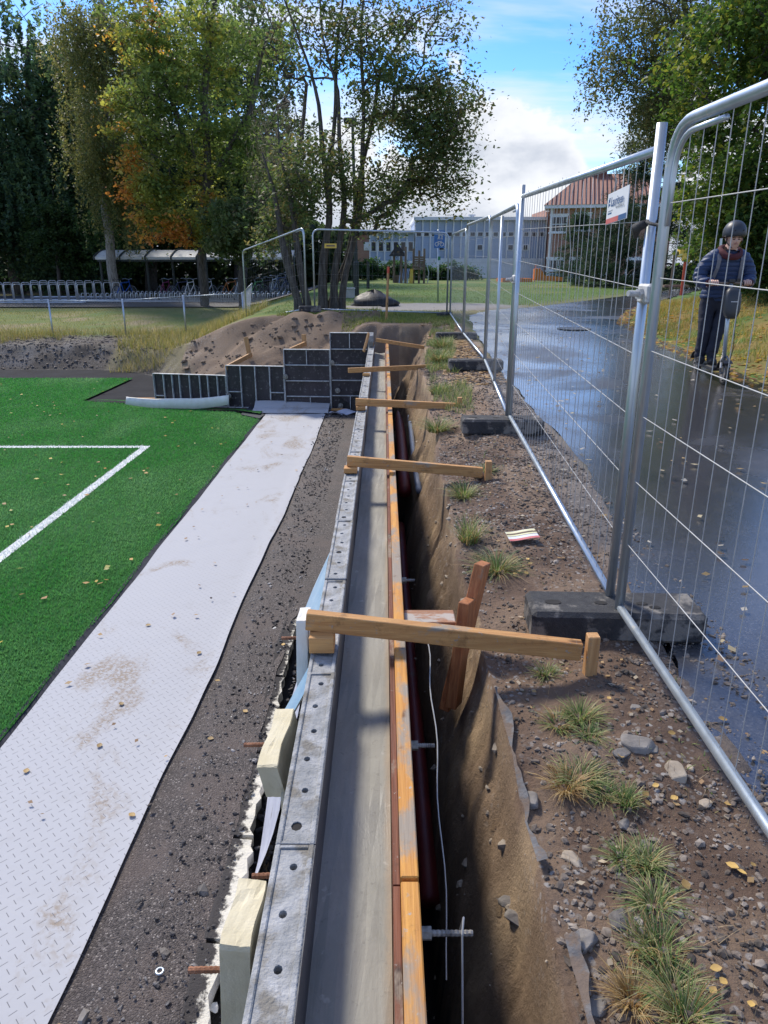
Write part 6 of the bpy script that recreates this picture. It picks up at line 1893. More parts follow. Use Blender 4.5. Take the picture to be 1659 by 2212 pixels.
def win(u0, u1, v0, v1, nx_, ny_):
    a, b2 = ony(u0, v0, YB), ony(u1, v1, YB)
    f_ = bb_('window', a.x, b2.x, b2.z, a.z, M['white_trim'], .07, -.003)
    for i in range(nx_):
        for j in range(ny_):
            w_ = (b2.x - a.x - .1) / nx_; h_ = (a.z - b2.z - .1) / ny_
            MB().box(a.x + .05 + w_ * i + .035, a.x + .05 + w_ * (i + 1) - .035, YB - .085, YB - .072, b2.z + .05 + h_ * j + .03, b2.z + .05 + h_ * (j + 1) - .03).build('pane', M['glass'], f_)
    bb_('sill', a.x - .08, b2.x + .08, b2.z - .09, b2.z - .004, M['white_trim'], .14, -.003)
    bb_('lintel', a.x - .05, b2.x + .05, a.z + .004, a.z + .16, M['white_trim'], .05, -.003)
win(1189, 1223, 467, 502, 3, 2); win(1240, 1272, 465, 499, 2, 2); win(1181, 1217, 560, 584, 3, 1); win(1228, 1250, 560, 584, 2, 1); win(1300, 1332, 465, 499, 2, 2); win(1275, 1305, 560, 594, 2, 1); win(1345, 1375, 560, 594, 2, 1)
bb_('base_panel', ony(1181, 590, YB).x, ony(1217, 590, YB).x, gs, ony(830, 586.5, YB).z - .1, M['light_blue_base'], .05, -.003)
bb_('base_panel', ony(1228, 590, YB).x, ony(1250, 590, YB).x, gs, ony(830, 586.5, YB).z - .1, M['light_blue_base'], .05, -.003)
MB().tube([(xa + .2, YB - .12, gs), (xa + .2, YB - .12, ze)], .07, 8).build('downpipe', M['white_trim'], bh)

# ------------------------------------------------------------------ playground and street furniture
YP = 44
def gz_(x, y): return tz1(x, y)
q = ony(890, 600, YP); z0 = gz_(q.x, YP)
pt_ = thing('play_tower', 'dark wooden climbing tower with yellow slide on the school lawn', 'playground', (q.x, YP, z0))
for (u, h_) in ((867, 1.5), (876, 2.0), (893, 1.9), (905, 1.8), (916, 1.9)):
    xx = ony(u, 590, YP).x; MB().box(xx - .06, xx + .06, YP - .06, YP + .06, z0, z0 + h_).build('post', M['wood_grey'], pt_)
MB().box(ony(893, 590, YP).x, ony(916, 590, YP).x, YP - .5, YP + .5, z0 + .75, z0 + .85).build('deck', M['wood_grey'], pt_)
for k in range(5): MB().box(ony(894, 590, YP).x, ony(915, 590, YP).x, YP - .12 - .01, YP - .09, z0 + .9 + k * .12, z0 + 1.0 + k * .12).build('plank', M['wood_grey'], pt_)
MB().prism([(ony(884, 590, YP).x, YP - .3, z0), (ony(892, 590, YP).x, YP - .3, z0), (ony(892, 590, YP).x, YP - .3, z0 + .8), (ony(886, 590, YP).x, YP - .3, z0 + .8)], (0, .5, 0)).build('slide', M['yellow'], pt_)
m = MB()
for k in range(7): MB().tube([(ony(862 + k * 3, 590, YP).x, YP, z0), (ony(866 + k * 3, 590, YP).x, YP + .3, z0 + .8)], .03, 5).build('climbing_bar', M['galv'], pt_)
m = MB()
m.tube([(ony(916, 590, YP).x, YP, z0 + 1.1), (ony(922, 590, YP).x, YP, z0 + 1.0), (ony(926, 590, YP).x, YP, z0 + .6), (ony(924, 590, YP).x, YP, z0)], .03, 6)
m.build('climbing_bar', M['galv'], pt_)
q = ony(862, 602, YP); MB
pw_ = thing('play_house', 'small dark roofed play house left of the climbing tower', 'playground', (ony(858, 600, YP).x, YP + 1, z0))
x0, x1 = ony(851, 590, YP + 1).x, ony(866, 590, YP + 1).x
for xx in (x0, x1): MB().box(xx - .07, xx + .07, YP + .8, YP + .95, z0, z0 + 1.5).build('post', M['wood_grey'], pw_)
MB().box(x0, x1, YP + .85, YP + .9, z0, z0 + .45).build('side_panel', M['wood_grey'], pw_)
MB().prism([(x0 - .3, YP + .5, z0 + 1.5), (x1 + .3, YP + .5, z0 + 1.5), ((x0 + x1) / 2, YP + .5, z0 + 2.2)], (0, 1, 0)).build('roof', M['tarp'], pw_)
for (u, v, vt, Yq, rad_, lab) in ((795, 613, 565, 34, .07, 'short dark post on the lawn behind the tree'), (764, 600, 560, 44, .07, 'dark post beside the brick end of the school wing')):
    q = ony(u, v, Yq); z0 = gz_(q.x, Yq); m = MB().tube([(q.x, Yq, z0 - .05), (q.x, Yq, ony(u, vt, Yq).z)], rad_, 8); tag(m.build('dark_post', M['dark_pole']), lab, 'post')
q = ony(770, 640, 26.5); z0 = gz_(q.x, 26.5)
t = thing('lamp_post', 'tall dark lamp post behind the multi-stemmed tree', 'lamp post', (q.x, 26.5, z0))
MB().tube([(q.x, 26.5, z0), (q.x, 26.5, z0 + 1.1), (q.x, 26.5, z0 + 1.15), (q.x - .06, 26.5, z0 + 5.4)], [.1, .1, .065, .05], 10).build('pole', M['dark_pole'], t)
MB().box(q.x - .35, q.x + .08, 26.3, 26.7, z0 + 5.41, z0 + 5.56, .03).build('lamp_head', M['dark_pole'], t)
q = ony(753, 644, 25); z0 = gz_(q.x, 25)
t = thing('cable_cabinet', 'small pale grey cable cabinet beside the tree', 'cabinet', (q.x, 25, z0)); MB().box(q.x - .2, q.x + .2, 24.85, 25.15, z0, z0 + .27, .01).build('body', M['grey_box'], t); MB().box(q.x - .22, q.x + .22, 24.83, 25.17, z0 + .272, z0 + .32, .01).build('lid', M['grey_box'], t)
# black tarp heap
q = ony(808, 668, 21.0); z0 = gz_(q.x, 21)
m = MB(); rings = []
rr = np.random.RandomState(4)
for i, k in enumerate(np.linspace(0, 1, 8)):
    R_ = math.cos(k * math.pi / 2) ** .8
    rings.append([(q.x + R_ * .66 * math.cos(a) * (1 + .15 * math.sin(3 * a + i)), 21 + R_ * .5 * math.sin(a), z0 - .03 + .42 * k ** .9 * (1 + .10 * math.sin(5 * a + i * 2))) for a in np.linspace(0, 6.283, 21)[:-1]])
m.loft(rings); tag(m.build('tarp_heap', M['tarp'], smooth=True), 'low heap under black tarpaulin behind the back fence', 'tarp')
# walk and cycle sign
Yg = 22.5; q = ont(946, 652); Yg = q.y
t = thing('path_sign', 'blue pedestrian and cycle sign on a steel pole', 'sign', q)
MB().tube([q - Vector((0, 0, .1)), ony(947, 496, Yg)], .028, 10).build('pole', M['galv'], t, smooth=True)
a, b2 = ony(938, 498, Yg), ony(960, 536, Yg)
yy0 = Yg - .05
MB().box(a.x, b2.x, yy0 - .012, yy0, b2.z, a.z, .005).build('plate', M['blue_sign'], t)
W_, H_ = b2.x - a.x, a.z - b2.z; cx_ = (a.x + b2.x) / 2
m = MB()
def disc(x, z, r_, n_=14): m.prism([(x + r_ * math.cos(k), yy0 - .0135, z + r_ * math.sin(k)) for k in np.linspace(0, 6.283, n_ + 1)[:-1]], (0, -.002, 0))
def ring(x, z, r_): m.tube([(x + r_ * math.cos(k), yy0 - .015, z + r_ * math.sin(k)) for k in np.linspace(0, 6.283, 15)[:-1]], .009, 4, closed=True)
def seg(x0, z0, x1, z1, w_=.012): m.tube([(x0, yy0 - .015, z0), (x1, yy0 - .015, z1)], w_, 4)
zt = b2.z + H_ * .62
disc(cx_ - .02, zt + .15, .026); seg(cx_ - .02, zt + .12, cx_ - .015, zt + .02, .018); seg(cx_ - .015, zt + .02, cx_ - .05, zt - .06); seg(cx_ - .015, zt + .02, cx_ + .02, zt - .06); seg(cx_ - .02, zt + .1, cx_ + .05, zt + .04)
disc(cx_ + .075, zt + .06, .018); seg(cx_ + .075, zt + .04, cx_ + .072, zt - .01, .013); seg(cx_ + .072, zt - .01, cx_ + .055, zt - .06, .009); seg(cx_ + .072, zt - .01, cx_ + .09, zt - .06, .009)
zt = b2.z + H_ * .22
ring(cx_ - .075, zt, .052); ring(cx_ + .075, zt, .052); seg(cx_ - .075, zt, cx_ - .02, zt, .008); seg(cx_ - .02, zt, cx_ + .05, zt + .075, .008); seg(cx_ - .045, zt + .075, cx_ + .05, zt + .075, .008); seg(cx_ - .045, zt + .09, cx_ - .02, zt, .008); seg(cx_ + .045, zt + .1, cx_ + .075, zt, .008)
m.build('pictogram', M['sign_white'], t)
MB().box(q.x - .035, q.x + .04, yy0 - .02, yy0 + .02, ony(947, 562, Yg).z, ony(947, 554, Yg).z).build('clamp', mat('green_band', (.03, .22, .09)), t)
# orange sand pit and slide
Yo = 46; z0 = gz_(10, Yo)
t = thing('orange_slide', 'orange plastic slide on the playground lawn', 'playground', (ony(1185, 605, Yo).x, Yo, z0))
a = ony(1154, 600, Yo).x; b2x = ony(1216, 600, Yo).x; c0x = ony(1170, 600, Yo).x
prof = [(a, z0 + .1), (a, z0 + .75), (a + .35, z0 + .78), (c0x + .2, z0 + .38), (b2x, z0 + .28), (b2x, z0 + .05)]
MB().prism([(x, Yo, z) for x, z in prof], (0, .55, 0)).build('chute', M['orange_plastic'], t)
MB().tube([(a + .1, Yo + .3, z0), (a + .1, Yo + .3, z0 + 1.0)], .04, 8).build('post', M['orange_plastic'], t)
t = thing('sand_pit', 'low red edged sand pit left of the orange slide', 'playground', (ony(1130, 606, Yo).x, Yo, z0))
xa2, xb3 = ony(1085, 604, Yo).x, ony(1150, 604, Yo).x
for i, (x0, x1, y0, y1) in enumerate(((xa2, xb3, Yo - .1, Yo), (xa2, xb3, Yo + 2.4, Yo + 2.5), (xa2, xa2 + .1, Yo + .003, Yo + 2.397), (xb3 - .1, xb3, Yo + .003, Yo + 2.397))):
    MB().box(x0, x1, y0, y1, z0 - .05, z0 + .2).build('edge_board', M['orange_plastic'], t)
# yellow and red play post
Yy = 28
t = thing('play_crane', 'yellow play bucket on a red post beyond the rider', 'playground', (ony(1476, 614, Yy).x, Yy, gz_(ony(1476, 614, Yy).x, Yy)))
q = ony(1475, 614, Yy); z0 = ORG[t.name].z
MB().tube([(q.x, Yy, z0 - .05), (q.x, Yy, ony(1475, 560, Yy).z)], .06, 10).build('post', M['red_paint'], t)
a, b2 = ony(1467, 536, Yy), ony(1491, 556, Yy)
MB().box(a.x, b2.x, Yy - .18, Yy + .18, b2.z, a.z, .03).build('bucket', M['yellow'], t); MB().tube([(b2.x - .08, Yy - .2, b2.z - .08), (a.x + .08, Yy - .2, b2.z - .03)], .09, 8).build('spout', M['yellow'], t)
MB().tube([(ony(1449, 618, Yy).x, Yy, z0), (ony(1457, 549, Yy).x, Yy, ony(1457, 549, Yy).z)], .045, 8).tube([(ony(1456, 562, Yy).x, Yy, ony(1456, 566, Yy).z), (a.x, Yy, a.z - .12)], .04, 8).build('brace', M['wood_grey'], t)
MB().box(ony(1446, 600, Yy).x, ony(1500, 600, Yy).x, Yy + .4, Yy + .8, z0 + .25, z0 + .33).build('bench_plank', M['wood_grey'], t)
q = ony(1548, 640, 13.5); zq = gz_(q.x, 13.5)
m = MB().tube([(q.x, 13.5, zq), (ony(1558, 515, 13.5).x, 13.5, ony(1558, 515, 13.5).z)], .022, 6); tag(m.build('thin_pole', M['galv']), 'thin pale pole rising behind the rider', 'pole')

# ------------------------------------------------------------------ bicycle shelter, racks and bicycles
YH = 38.5
zs0 = tz1(-12, YH) + .04
def xh(u, y=YH): return ony(u, 600, y).x
t = thing('bicycle_shelter', 'long bicycle shelter with curved translucent grey roof', 'shelter', (xh(430), YH, zs0))
M['poly_roof'] = mat('grey_roof_sheet', (.55, .55, .51), (.66, .66, .62), .5, 2, spot=(1.5, .55, .7, (.42, .41, .36)), var=.15)
zt_, zb2 = ony(430, 542, YH).z, ony(430, 561, YH).z
us = [226, 279, 332, 386, 439, 492, 545, 598, 642]
for i in range(8):
    x0, x1 = xh(us[i]) + .04, xh(us[i + 1]) - .04
    rings = []
    for x in (x0, x1):
        rings.append([(x, YH - 1.1 + .0, zb2)] + [(x, YH - 1.1 + 2.4 * k / 8, zb2 + (zt_ - zb2) * math.sin(min(1, (k + .6) / 6) * math.pi / 2) + .05) for k in range(9)] + [(x, YH + 1.3, zb2 + .35)])
    MB().loft(rings).build('roof_panel', M['poly_roof'], t)
for i in range(9):
    x = xh(us[i]); MB().tube([(x, YH - 1.1, zb2 - .02)] + [(x, YH - 1.1 + 2.4 * k / 8, zb2 + (zt_ - zb2) * math.sin(min(1, (k + .6) / 6) * math.pi / 2) + .07) for k in range(9)], .045, 6).build('roof_rib', M['dark_pole'], t)
for u in (235, 332, 386, 439, 530, 640):
    x = xh(u); MB().tube([(x, YH - .9, zs0 - .1), (x, YH - .9, zb2 + .05)], .06, 8).build('post', M['dark_pole'], t)
MB().box(xh(232), xh(640), YH - 1.12, YH - 1.04, zb2 - .09, zb2 - .025).build('gutter', M['dark_pole'], t)
q = ony(450, 632, 36.5); t = thing('lamp_post', 'slim lamp post rising in front of the bicycle shelter', 'lamp post', (q.x, 36.5, tz1(q.x, 36.5)))
MB().tube([(q.x, 36.5, tz1(q.x, 36.5)), (q.x, 36.5, tz1(q.x, 36.5) + 4.6)], [.06, .04], 8).build('pole', M['dark_pole'], t); MB().box(q.x - .1, q.x + .35, 36.4, 36.6, tz1(q.x, 36.5) + 4.6, tz1(q.x, 36.5) + 4.7).build('lamp_head', M['dark_pole'], t)
# steel hoop racks
M['rack'] = mat('rack_steel', (.48, .50, .50), (.66, .67, .66), .35, 8, metal=.5)
def hoop_mesh(h_, w_):
    m = MB(); m.tube(fillet([(0, 0, 0), (0, 0, h_), (w_, 0, h_), (w_, 0, 0)], .1, 4), .02, 6)
    me = bpy.data.meshes.new('hoop'); me.from_pydata(m.v, [], m.f); me.materials.append(M['rack']); me.shade_smooth(); return me
hm_ = hoop_mesh(.85, .36); hl = hoop_mesh(.42, .20)
def rack(lab, x0, x1, y, n_, me_, rz, h_=0):
    z0 = tz1((x0 + x1) / 2, y) + .05
    t = thing('bike_rack', lab, 'bike rack', (x0, y, z0), 'rows of bike racks')
    L = x1 - x0
    for k in range(n_): child('hoop', me_, t, (L * k / (n_ - 1), 0, 0), (0, 0, rz + rng.uniform(-.08, .08)))
    for zz, dy_ in ((.06, 0), (.06, .4)): MB().tube([(-.1, dy_, zz), (L + .2, dy_, zz)], .03, 6).build('rail', M['rack'], t, local=True)
    return t
rack('front row of tall steel hoop racks at the left edge', xh(-60, 34), xh(160, 34), 34.2, 12, hm_, .9)
rack('second row of tall steel hoop racks left of the shelter', xh(-60, 36), xh(238, 36), 36.2, 16, hm_, .7)
rack('third row of steel hoop racks at the back left', xh(60, 38), xh(236, 38), 38.2, 10, hm_, .5)
rack('low rack row under the shelter roof', xh(245, 36.5), xh(640, 36.5), 36.4, 42, hl, 1.2)
rack('low rack row along the front of the shelter', xh(160, 35), xh(640, 35), 35.0, 46, hl, 1.2)

M['tyre'] = mat('tyre', (.012, .012, .012), (.025, .025, .025), .7)
def bicycle(label, x, y, rz, colr, seed):
    z0 = tz1(x, y) + .055
    t = thing('bicycle', label, 'bicycle', (x, y, z0), 'bicycles parked in the shelter', rz)
    fm_ = mat('bike_paint', colr, tuple(min(1, c * 1.2) for c in colr), .35)
    for cx in (-.52, .52):
        w_ = MB().tube([(cx + .33 * math.cos(a), 0, .345 + .33 * math.sin(a)) for a in np.linspace(0, 6.283, 25)[:-1]], .02, 6, closed=True).build('wheel', M['tyre'], t, local=True)
        m = MB().tube([(cx + .31 * math.cos(a), 0, .345 + .31 * math.sin(a)) for a in np.linspace(0, 6.283, 25)[:-1]], .012, 5, closed=True)
        for k in range(9): a = k * math.pi / 9; m.tube([(cx + .31 * math.cos(a), 0, .345 + .31 * math.sin(a)), (cx - .31 * math.cos(a), 0, .345 - .31 * math.sin(a))], .003, 3)
        m.build('rim', M['galv'], w_, local=True)
    m = MB(); bb = (-.06, 0, .32); st_ = (-.20, 0, .80); hd = (.36, 0, .84); rw_ = (-.52, 0, .345); fw = (.52, 0, .345); hd2 = (.39, 0, .70)
    for a, b_ in ((bb, st_), (bb, hd2), (st_, hd), (bb, rw_), (st_, rw_)): m.tube([a, b_], .022, 7)
    m.build('frame', fm_, t, local=True)
    MB().tube([(.345, 0, .93), (.40, 0, .66), fw], .018, 6).build('fork', fm_, t, local=True)
    MB().tube([(.22, -.29, .98), (.32, -.2, 1.0), (.345, 0, .95), (.32, .2, 1.0), (.22, .29, .98)], .014, 6).build('handlebar', M['galv'], t, local=True)
    MB().tube([st_, (-.23, 0, .92)], .014, 6).build('seat_post', M['galv'], t, local=True)
    MB().loft([[(-.36 + .0, -.08 * k, .93), (-.36, .08 * k, .93), (-.36, .08 * k, .97), (-.36, -.08 * k, .97)] for k in (1,)] + [[(-.2, -.06, .93), (-.2, .06, .93), (-.2, .06, .97), (-.2, -.06, .97)], [(-.08, -.018, .93), (-.08, .018, .93), (-.08, .018, .955), (-.08, -.018, .955)]]).build('saddle', M['tyre'], t, local=True)
    MB().tube([(-.06, -.05, .32), (-.06, .05, .32)], .085, 12).build('crank', M['steel_rod'], t, local=True)
    return t
BK = [(268, (.02, .10, .42), 'blue bicycle at the left end of the shelter'), (355, (.22, .04, .12), 'dark red bicycle under the middle of the shelter'), (388, (.05, .06, .12), 'dark bicycle left of the white one'), (410, (.65, .66, .64), 'white bicycle standing in the shelter'),
      (446, (.55, .56, .55), 'pale bicycle beside the slim lamp post'), (494, (.42, .16, .05), 'orange brown bicycle right of the slim lamp post'), (516, (.5, .5, .48), 'silver bicycle near the end of the shelter'), (556, (.12, .35, .12), 'green bicycle behind the end panel of the fence'),
      (572, (.05, .05, .06), 'black bicycle behind the fence mesh'), (592, (.5, .52, .5), 'light grey bicycle left of the tree trunks'), (606, (.06, .1, .2), 'navy bicycle close to the tree trunks'), (620, (.04, .05, .08), 'dark bicycle half hidden by the leaning trunk')]
for i, (u, c_, lab) in enumerate(BK):
    bicycle(lab, xh(u, 37), 36.9 + .12 * (i % 3), 1.15 + .25 * math.sin(i * 2.3), c_, i)

# ------------------------------------------------------------------ chain link fence
M['chain'] = mat('chain_link', (.35, .36, .35), (.45, .46, .45), .5, metal=.4)
posts = [ony(-140, 745, 22.4), ony(117, 738, 22.4), ony(272, 719, 22.5), ony(402, 716, 22.5), ony(528, 711, 22.4)]
tops = [648, 650, 649, 640, 634]
clf = thing('chain_link_fence', 'low galvanised chain link fence between the pitch and the bicycle yard', 'fence', posts[0])
tp_ = []
for q, vt, u in zip(posts, tops, (-140, 117, 272, 402, 528)):
    zt2 = ony(u, vt, q.y).z; tp_.append(Vector((q.x, q.y, zt2)))
    MB().tube([q - Vector((0, 0, .1)), (q.x, q.y, zt2 + .04)], .026, 8).build('post', M['galv'], clf, smooth=True)
for a, b_ in zip(tp_[:-1], tp_[1:]): MB().tube([a, b_], .013, 6).build('top_rail', M['galv'], clf, smooth=True)
m = MB()
for (q0, q1, a, b_) in zip(posts[:-1], posts[1:], tp_[:-1], tp_[1:]):
    L = (b_ - a).length; nn = int(L / .085)
    for k in range(-12, nn + 12):
        for sgn in (1, -1):
            s0, s1 = k / nn, (k + sgn * 11) / nn
            z0, z1 = 0.0, 1.0
            if s1 > 1: z1 = (1 - s0) / (s1 - s0); s1 = 1
            if s1 < 0: z1 = (0 - s0) / (s1 - s0); s1 = 0
            if s0 < 0:
                if s1 <= 0: continue
                z0 = -s0 / (s1 - s0) * z1; s0 = 0
            if s0 > 1:
                if s1 >= 1: continue
                z0 = (s0 - 1) / (s0 - s1) * z1; s0 = 1
            if z1 <= z0: continue
            P0 = q0.lerp(q1, s0).lerp(a.lerp(b_, s0), z0); P1 = q0.lerp(q1, s1).lerp(a.lerp(b_, s1), z1)
            m.tube([P0, P1], .0018, 3, caps=False)
mo = m.build('mesh', M['chain'], clf); mo['kind'] = 'stuff'
# top rail climbing to the temporary fence, with a fine mesh end panel
q0 = tp_[-1]; q1 = ony(545, 612, 20.6)
MB().tube([q0, q1], .016, 6).build('top_rail', M['galv'], clf, smooth=True)
fm2, n, p = base_mat('fine_mesh'); n.put(p.inputs['Base Color'], (.45, .48, .5, 1)); p.inputs['Roughness'].default_value = .6; p.inputs['Alpha'].default_value = .45
m = MB(); m.prism([posts[-1], posts[-1] + Vector((.28, -.9, .06)), Vector((q1.x, q1.y, q1.z)), tp_[-1]], (0, .004, 0)); tag(m.build('end_screen', fm2), 'small pale mesh screen closing the end of the chain link fence', 'screen')

# ------------------------------------------------------------------ rider and scooter
PX, PY = 3.97, 8.5
gzp = float(up_z(np.array([PX]), np.array([PY]))[0]) + .005
RZ = -.08
M['scooter'] = mat('scooter_black', (.018, .019, .02), (.03, .03, .032), .4, 6)
M['scooter_bag'] = mat('hard_bag', (.035, .037, .04), (.05, .052, .055), .45, 6)
M['skin'] = mat('skin', (.62, .38, .29), (.68, .43, .33), .55, 12)
M['jacket'] = mat('navy_quilt', (.014, .032, .090), (.020, .044, .115), .42, 8, bump=.2, bscale=30)
jm, n, p = base_mat('navy_quilt_panels')
vec = n.node('ShaderNodeTexCoord').outputs['Object']
zz_ = n.sep(vec)[2]
n.put(p.inputs['Base Color'], n.mix(n.noise(vec, 9, 4, .6), (.014, .034, .095), (.024, .052, .13))); p.inputs['Roughness'].default_value = .55
b = n.node('ShaderNodeBump'); b.inputs['Strength'].default_value = .8; b.inputs['Distance'].default_value = .008
n.put(b.inputs['Height'], n.m('ADD', n.m('POWER', n.m('ABSOLUTE', n.m('SINE', n.m('MULTIPLY', zz_, 60.4))), .5), n.m('MULTIPLY', n.noise(vec, 30, 4, .6), .5))); n.put(p.inputs['Normal'], b.outputs[0])
M['jacket'] = jm
M['trousers'] = mat('dark_trousers', (.014, .017, .030), (.024, .027, .042), .85, 12, bump=.3, bscale=20)
M['shoe'] = mat('dark_shoe', (.012, .012, .014), (.03, .03, .032), .7)
M['hood'] = mat('maroon_hood', (.055, .010, .014), (.095, .018, .022), .85, 14, bump=.3, bscale=25)
M['helmet'] = mat('matt_helmet', (.030, .035, .042), (.04, .046, .055), .45, 6)
M['hair'] = mat('brown_hair', (.05, .022, .012), (.09, .04, .02), .7, 30)
M['strap'] = mat('grey_strap', (.16, .16, .18), (.22, .22, .24), .8)
M['sole'] = mat('pale_reflector', (.6, .6, .6), (.7, .7, .7), .3)
sc_ = thing('kick_scooter', 'black electric kick scooter with hard bag ridden on the wet path', 'scooter', (PX, PY, gzp), None, RZ)


def wheel(cy):
    w_ = MB().tube([(0, cy + .108 * math.cos(a), .130 + .108 * math.sin(a)) for a in np.linspace(0, 6.283, 25)[:-1]], .021, 8, closed=True).build('tyre', M['tyre'], sc_, smooth=True, local=True)
    m = MB().tube([(-.022, cy, .13), (.022, cy, .13)], .082, 14); m.tube([(-.05, cy, .13), (.05, cy, .13)], .014, 8); m.build('rim', M['steel_rod'], w_, local=True)
    m = MB()
    for k in range(22):
        a = k * 2 * math.pi / 22
        for sx in (-.011, .011): m.box(sx - .006, sx + .006, -.005, .005, .126, .134, M=Matrix.Translation((0, cy, .130)) @ Matrix.Rotation(a + (.14 if sx > 0 else 0), 4, 'X'))
    m.build('tread', M['tyre'], w_, local=True)
wheel(0); wheel(.95)
MB().box(-.075, .075, .20, .83, .125, .175, .012).build('deck', M['scooter'], sc_, local=True)
MB().tube([(0, .22, .15), (0, .12, .22), (0, .075, .32)], .03, 8).build('neck', M['scooter'], sc_, smooth=True, local=True)
MB().tube([(0, .07, .24), (0, .20, 1.12)], .024, 10).build('stem', M['galv'], sc_, smooth=True, local=True)
for s in (-1, 1):
    MB().tube([(s * .042, .0, .115), (s * .042, .035, .27), (s * .02, .06, .32)], .014, 8).build('fork_leg', M['steel_rod'], sc_, smooth=True, local=True)
    MB().box(s * .048 - .008, s * .048 + .008, -.012, .012, .19, .25).build('reflector', M['sole'], sc_, local=True)
    MB().tube([(s * .13, .20, 1.125), (s * .235, .215, 1.12)], .018, 8).build('grip', M['tyre'], sc_, smooth=True, local=True)
MB().tube([(-.24, .215, 1.118), (-.1, .20, 1.127), (0, .20, 1.13), (.1, .20, 1.127), (.24, .215, 1.118)], .012, 8).build('handlebar', M['wood_grey'], sc_, smooth=True, local=True)
MB().loft([[(x * .05, .0 + .15 * math.cos(a), .13 + .15 * math.sin(a)) for x in (-1, 1)] + [(x * .05, .0 + .143 * math.cos(a), .13 + .143 * math.sin(a)) for x in (1, -1)] for a in np.linspace(.3, 2.2, 8)]).build('mudguard', M['scooter'], sc_, local=True)
MB().loft([[(x * .05, .95 + .15 * math.cos(a), .13 + .15 * math.sin(a)) for x in (-1, 1)] + [(x * .05, .95 + .143 * math.cos(a), .13 + .143 * math.sin(a)) for x in (1, -1)] for a in np.linspace(.3, 2.4, 8)]).build('mudguard', M['scooter'], sc_, local=True)
MB().tube([(.05, .18, 1.1), (.09, .13, .9), (.08, .10, .6), (.085, .06, .42), (.05, .03, .25)], .005, 5).build('brake_cable', M['tyre'], sc_, local=True)
MB().box(-.035, .035, .165, .20, 1.13, 1.17, .008).build('display', M['scooter'], sc_, local=True)
rings = []
for k, z in enumerate(np.linspace(.74, 1.08, 11)):
    f_ = (1 - abs((z - .91) / .185) ** 3.2); f_ = max(f_, .05) ** .5
    yc = .10 + (z - .74) * .14 - .02
    rings.append([(.092 * f_ * (abs(math.cos(a)) ** .6) * math.copysign(1, math.cos(a)), yc - .02 + .075 * f_ * (abs(math.sin(a)) ** .7) * math.copysign(1, math.sin(a)), z) for a in np.linspace(0, 6.283, 21)[:-1]])
bag = MB().loft(rings).build('bag', M['scooter_bag'], sc_, smooth=True, local=True)
MB().box(-.038, .038, .008, .013, .925, .933).build('logo', M['sole'], bag, local=True)

pr_ = thing('person', 'person in navy quilted jacket and dark helmet leaning over scooter handlebars', 'person', (PX, PY, gzp), None, RZ)


def skin_body(name, verts, edges, radii, sub=2):
    me = bpy.data.meshes.new(name); me.from_pydata(verts, edges, [])
    o = bpy.data.objects.new(name, me); COL.objects.link(o)
    sk = o.modifiers.new('skin', 'SKIN'); sk.use_smooth_shade = True
    for i, rd in enumerate(radii):
        rx, ry = rd if isinstance(rd, tuple) else (rd, rd)
        me.skin_vertices[0].data[i].radius = (rx, ry)
    me.skin_vertices[0].data[0].use_root = True
    ss = o.modifiers.new('sub', 'SUBSURF'); ss.levels = sub; ss.render_levels = sub
    dg = bpy.context.evaluated_depsgraph_get()
    m2 = bpy.data.meshes.new_from_object(o.evaluated_get(dg))
    bpy.data.objects.remove(o)
    m2.name = name
    return m2


V_ = [(-.0, .60, .93), (0, .57, 1.06), (0, .50, 1.22), (0, .43, 1.36), (0, .375, 1.45), (0, .335, 1.52), (0, .30, 1.60), (0, .30, 1.66)]
R_ = [(.165, .125), (.165, .13), (.185, .14), (.175, .125), (.085, .08), .06, (.084, .092), (.072, .08)]
E_ = [(i, i + 1) for i in range(7)]
def chain(start, pts):
    prev = start
    for p_, rd in pts:
        V_.append(p_); R_.append(rd); E_.append((prev, len(V_) - 1)); prev = len(V_) - 1
chain(3, [((-.17, .42, 1.40), .075), ((-.255, .45, 1.29), .072), ((-.295, .44, 1.17), .062), ((-.25, .32, 1.12), .052), ((-.20, .255, 1.13), .040), ((-.178, .225, 1.135), (.036, .028))])
chain(3, [((.17, .42, 1.40), .075), ((.25, .44, 1.29), .072), ((.275, .41, 1.17), .062), ((.235, .31, 1.13), .052), ((.20, .255, 1.13), .040), ((.182, .225, 1.135), (.036, .028))])
chain(0, [((-.095, .60, .84), .115), ((-.10, .54, .56), .082), ((-.10, .60, .28), .066), ((-.10, .585, .215), .05), ((-.105, .49, .205), .043)])
chain(0, [((.085, .60, .84), .115), ((.03, .47, .58), .082), ((.0, .50, .29), .066), ((.0, .48, .215), .05), ((.005, .38, .205), .043)])
bm_ = skin_body('body', V_, E_, R_, 3)
co = np.zeros(len(bm_.vertices) * 3); bm_.vertices.foreach_get('co', co); co = co.reshape(-1, 3)
nm_ = np.zeros(len(bm_.vertices) * 3); bm_.vertices.foreach_get('normal', nm_); nm_ = nm_.reshape(-1, 3)
ax_ = np.abs(co[:, 0])
isj = (co[:, 2] > .95) & ~((co[:, 2] > 1.475) & (ax_ < .11)) & ~((co[:, 1] < .262) & (ax_ > .12))
istorso = isj & (ax_ < .205)
ph = np.where(istorso, co[:, 2] / .052, (co[:, 2] * .8 + co[:, 1] * .5) / .055)
quilt = .016 * np.abs(np.sin(ph * math.pi)) ** .6
hem = .018 * ((co[:, 2] > .93) & (co[:, 2] < 1.0))
fold = .012 * (fbm(co[:, 0] * 14 + co[:, 2] * 9, co[:, 2] * 22 + co[:, 1] * 8, 3) * 2) + .010 * np.abs(np.sin(co[:, 2] * 40 + co[:, 0] * 18)) * sstep(.42 - co[:, 2], -.05, .12)
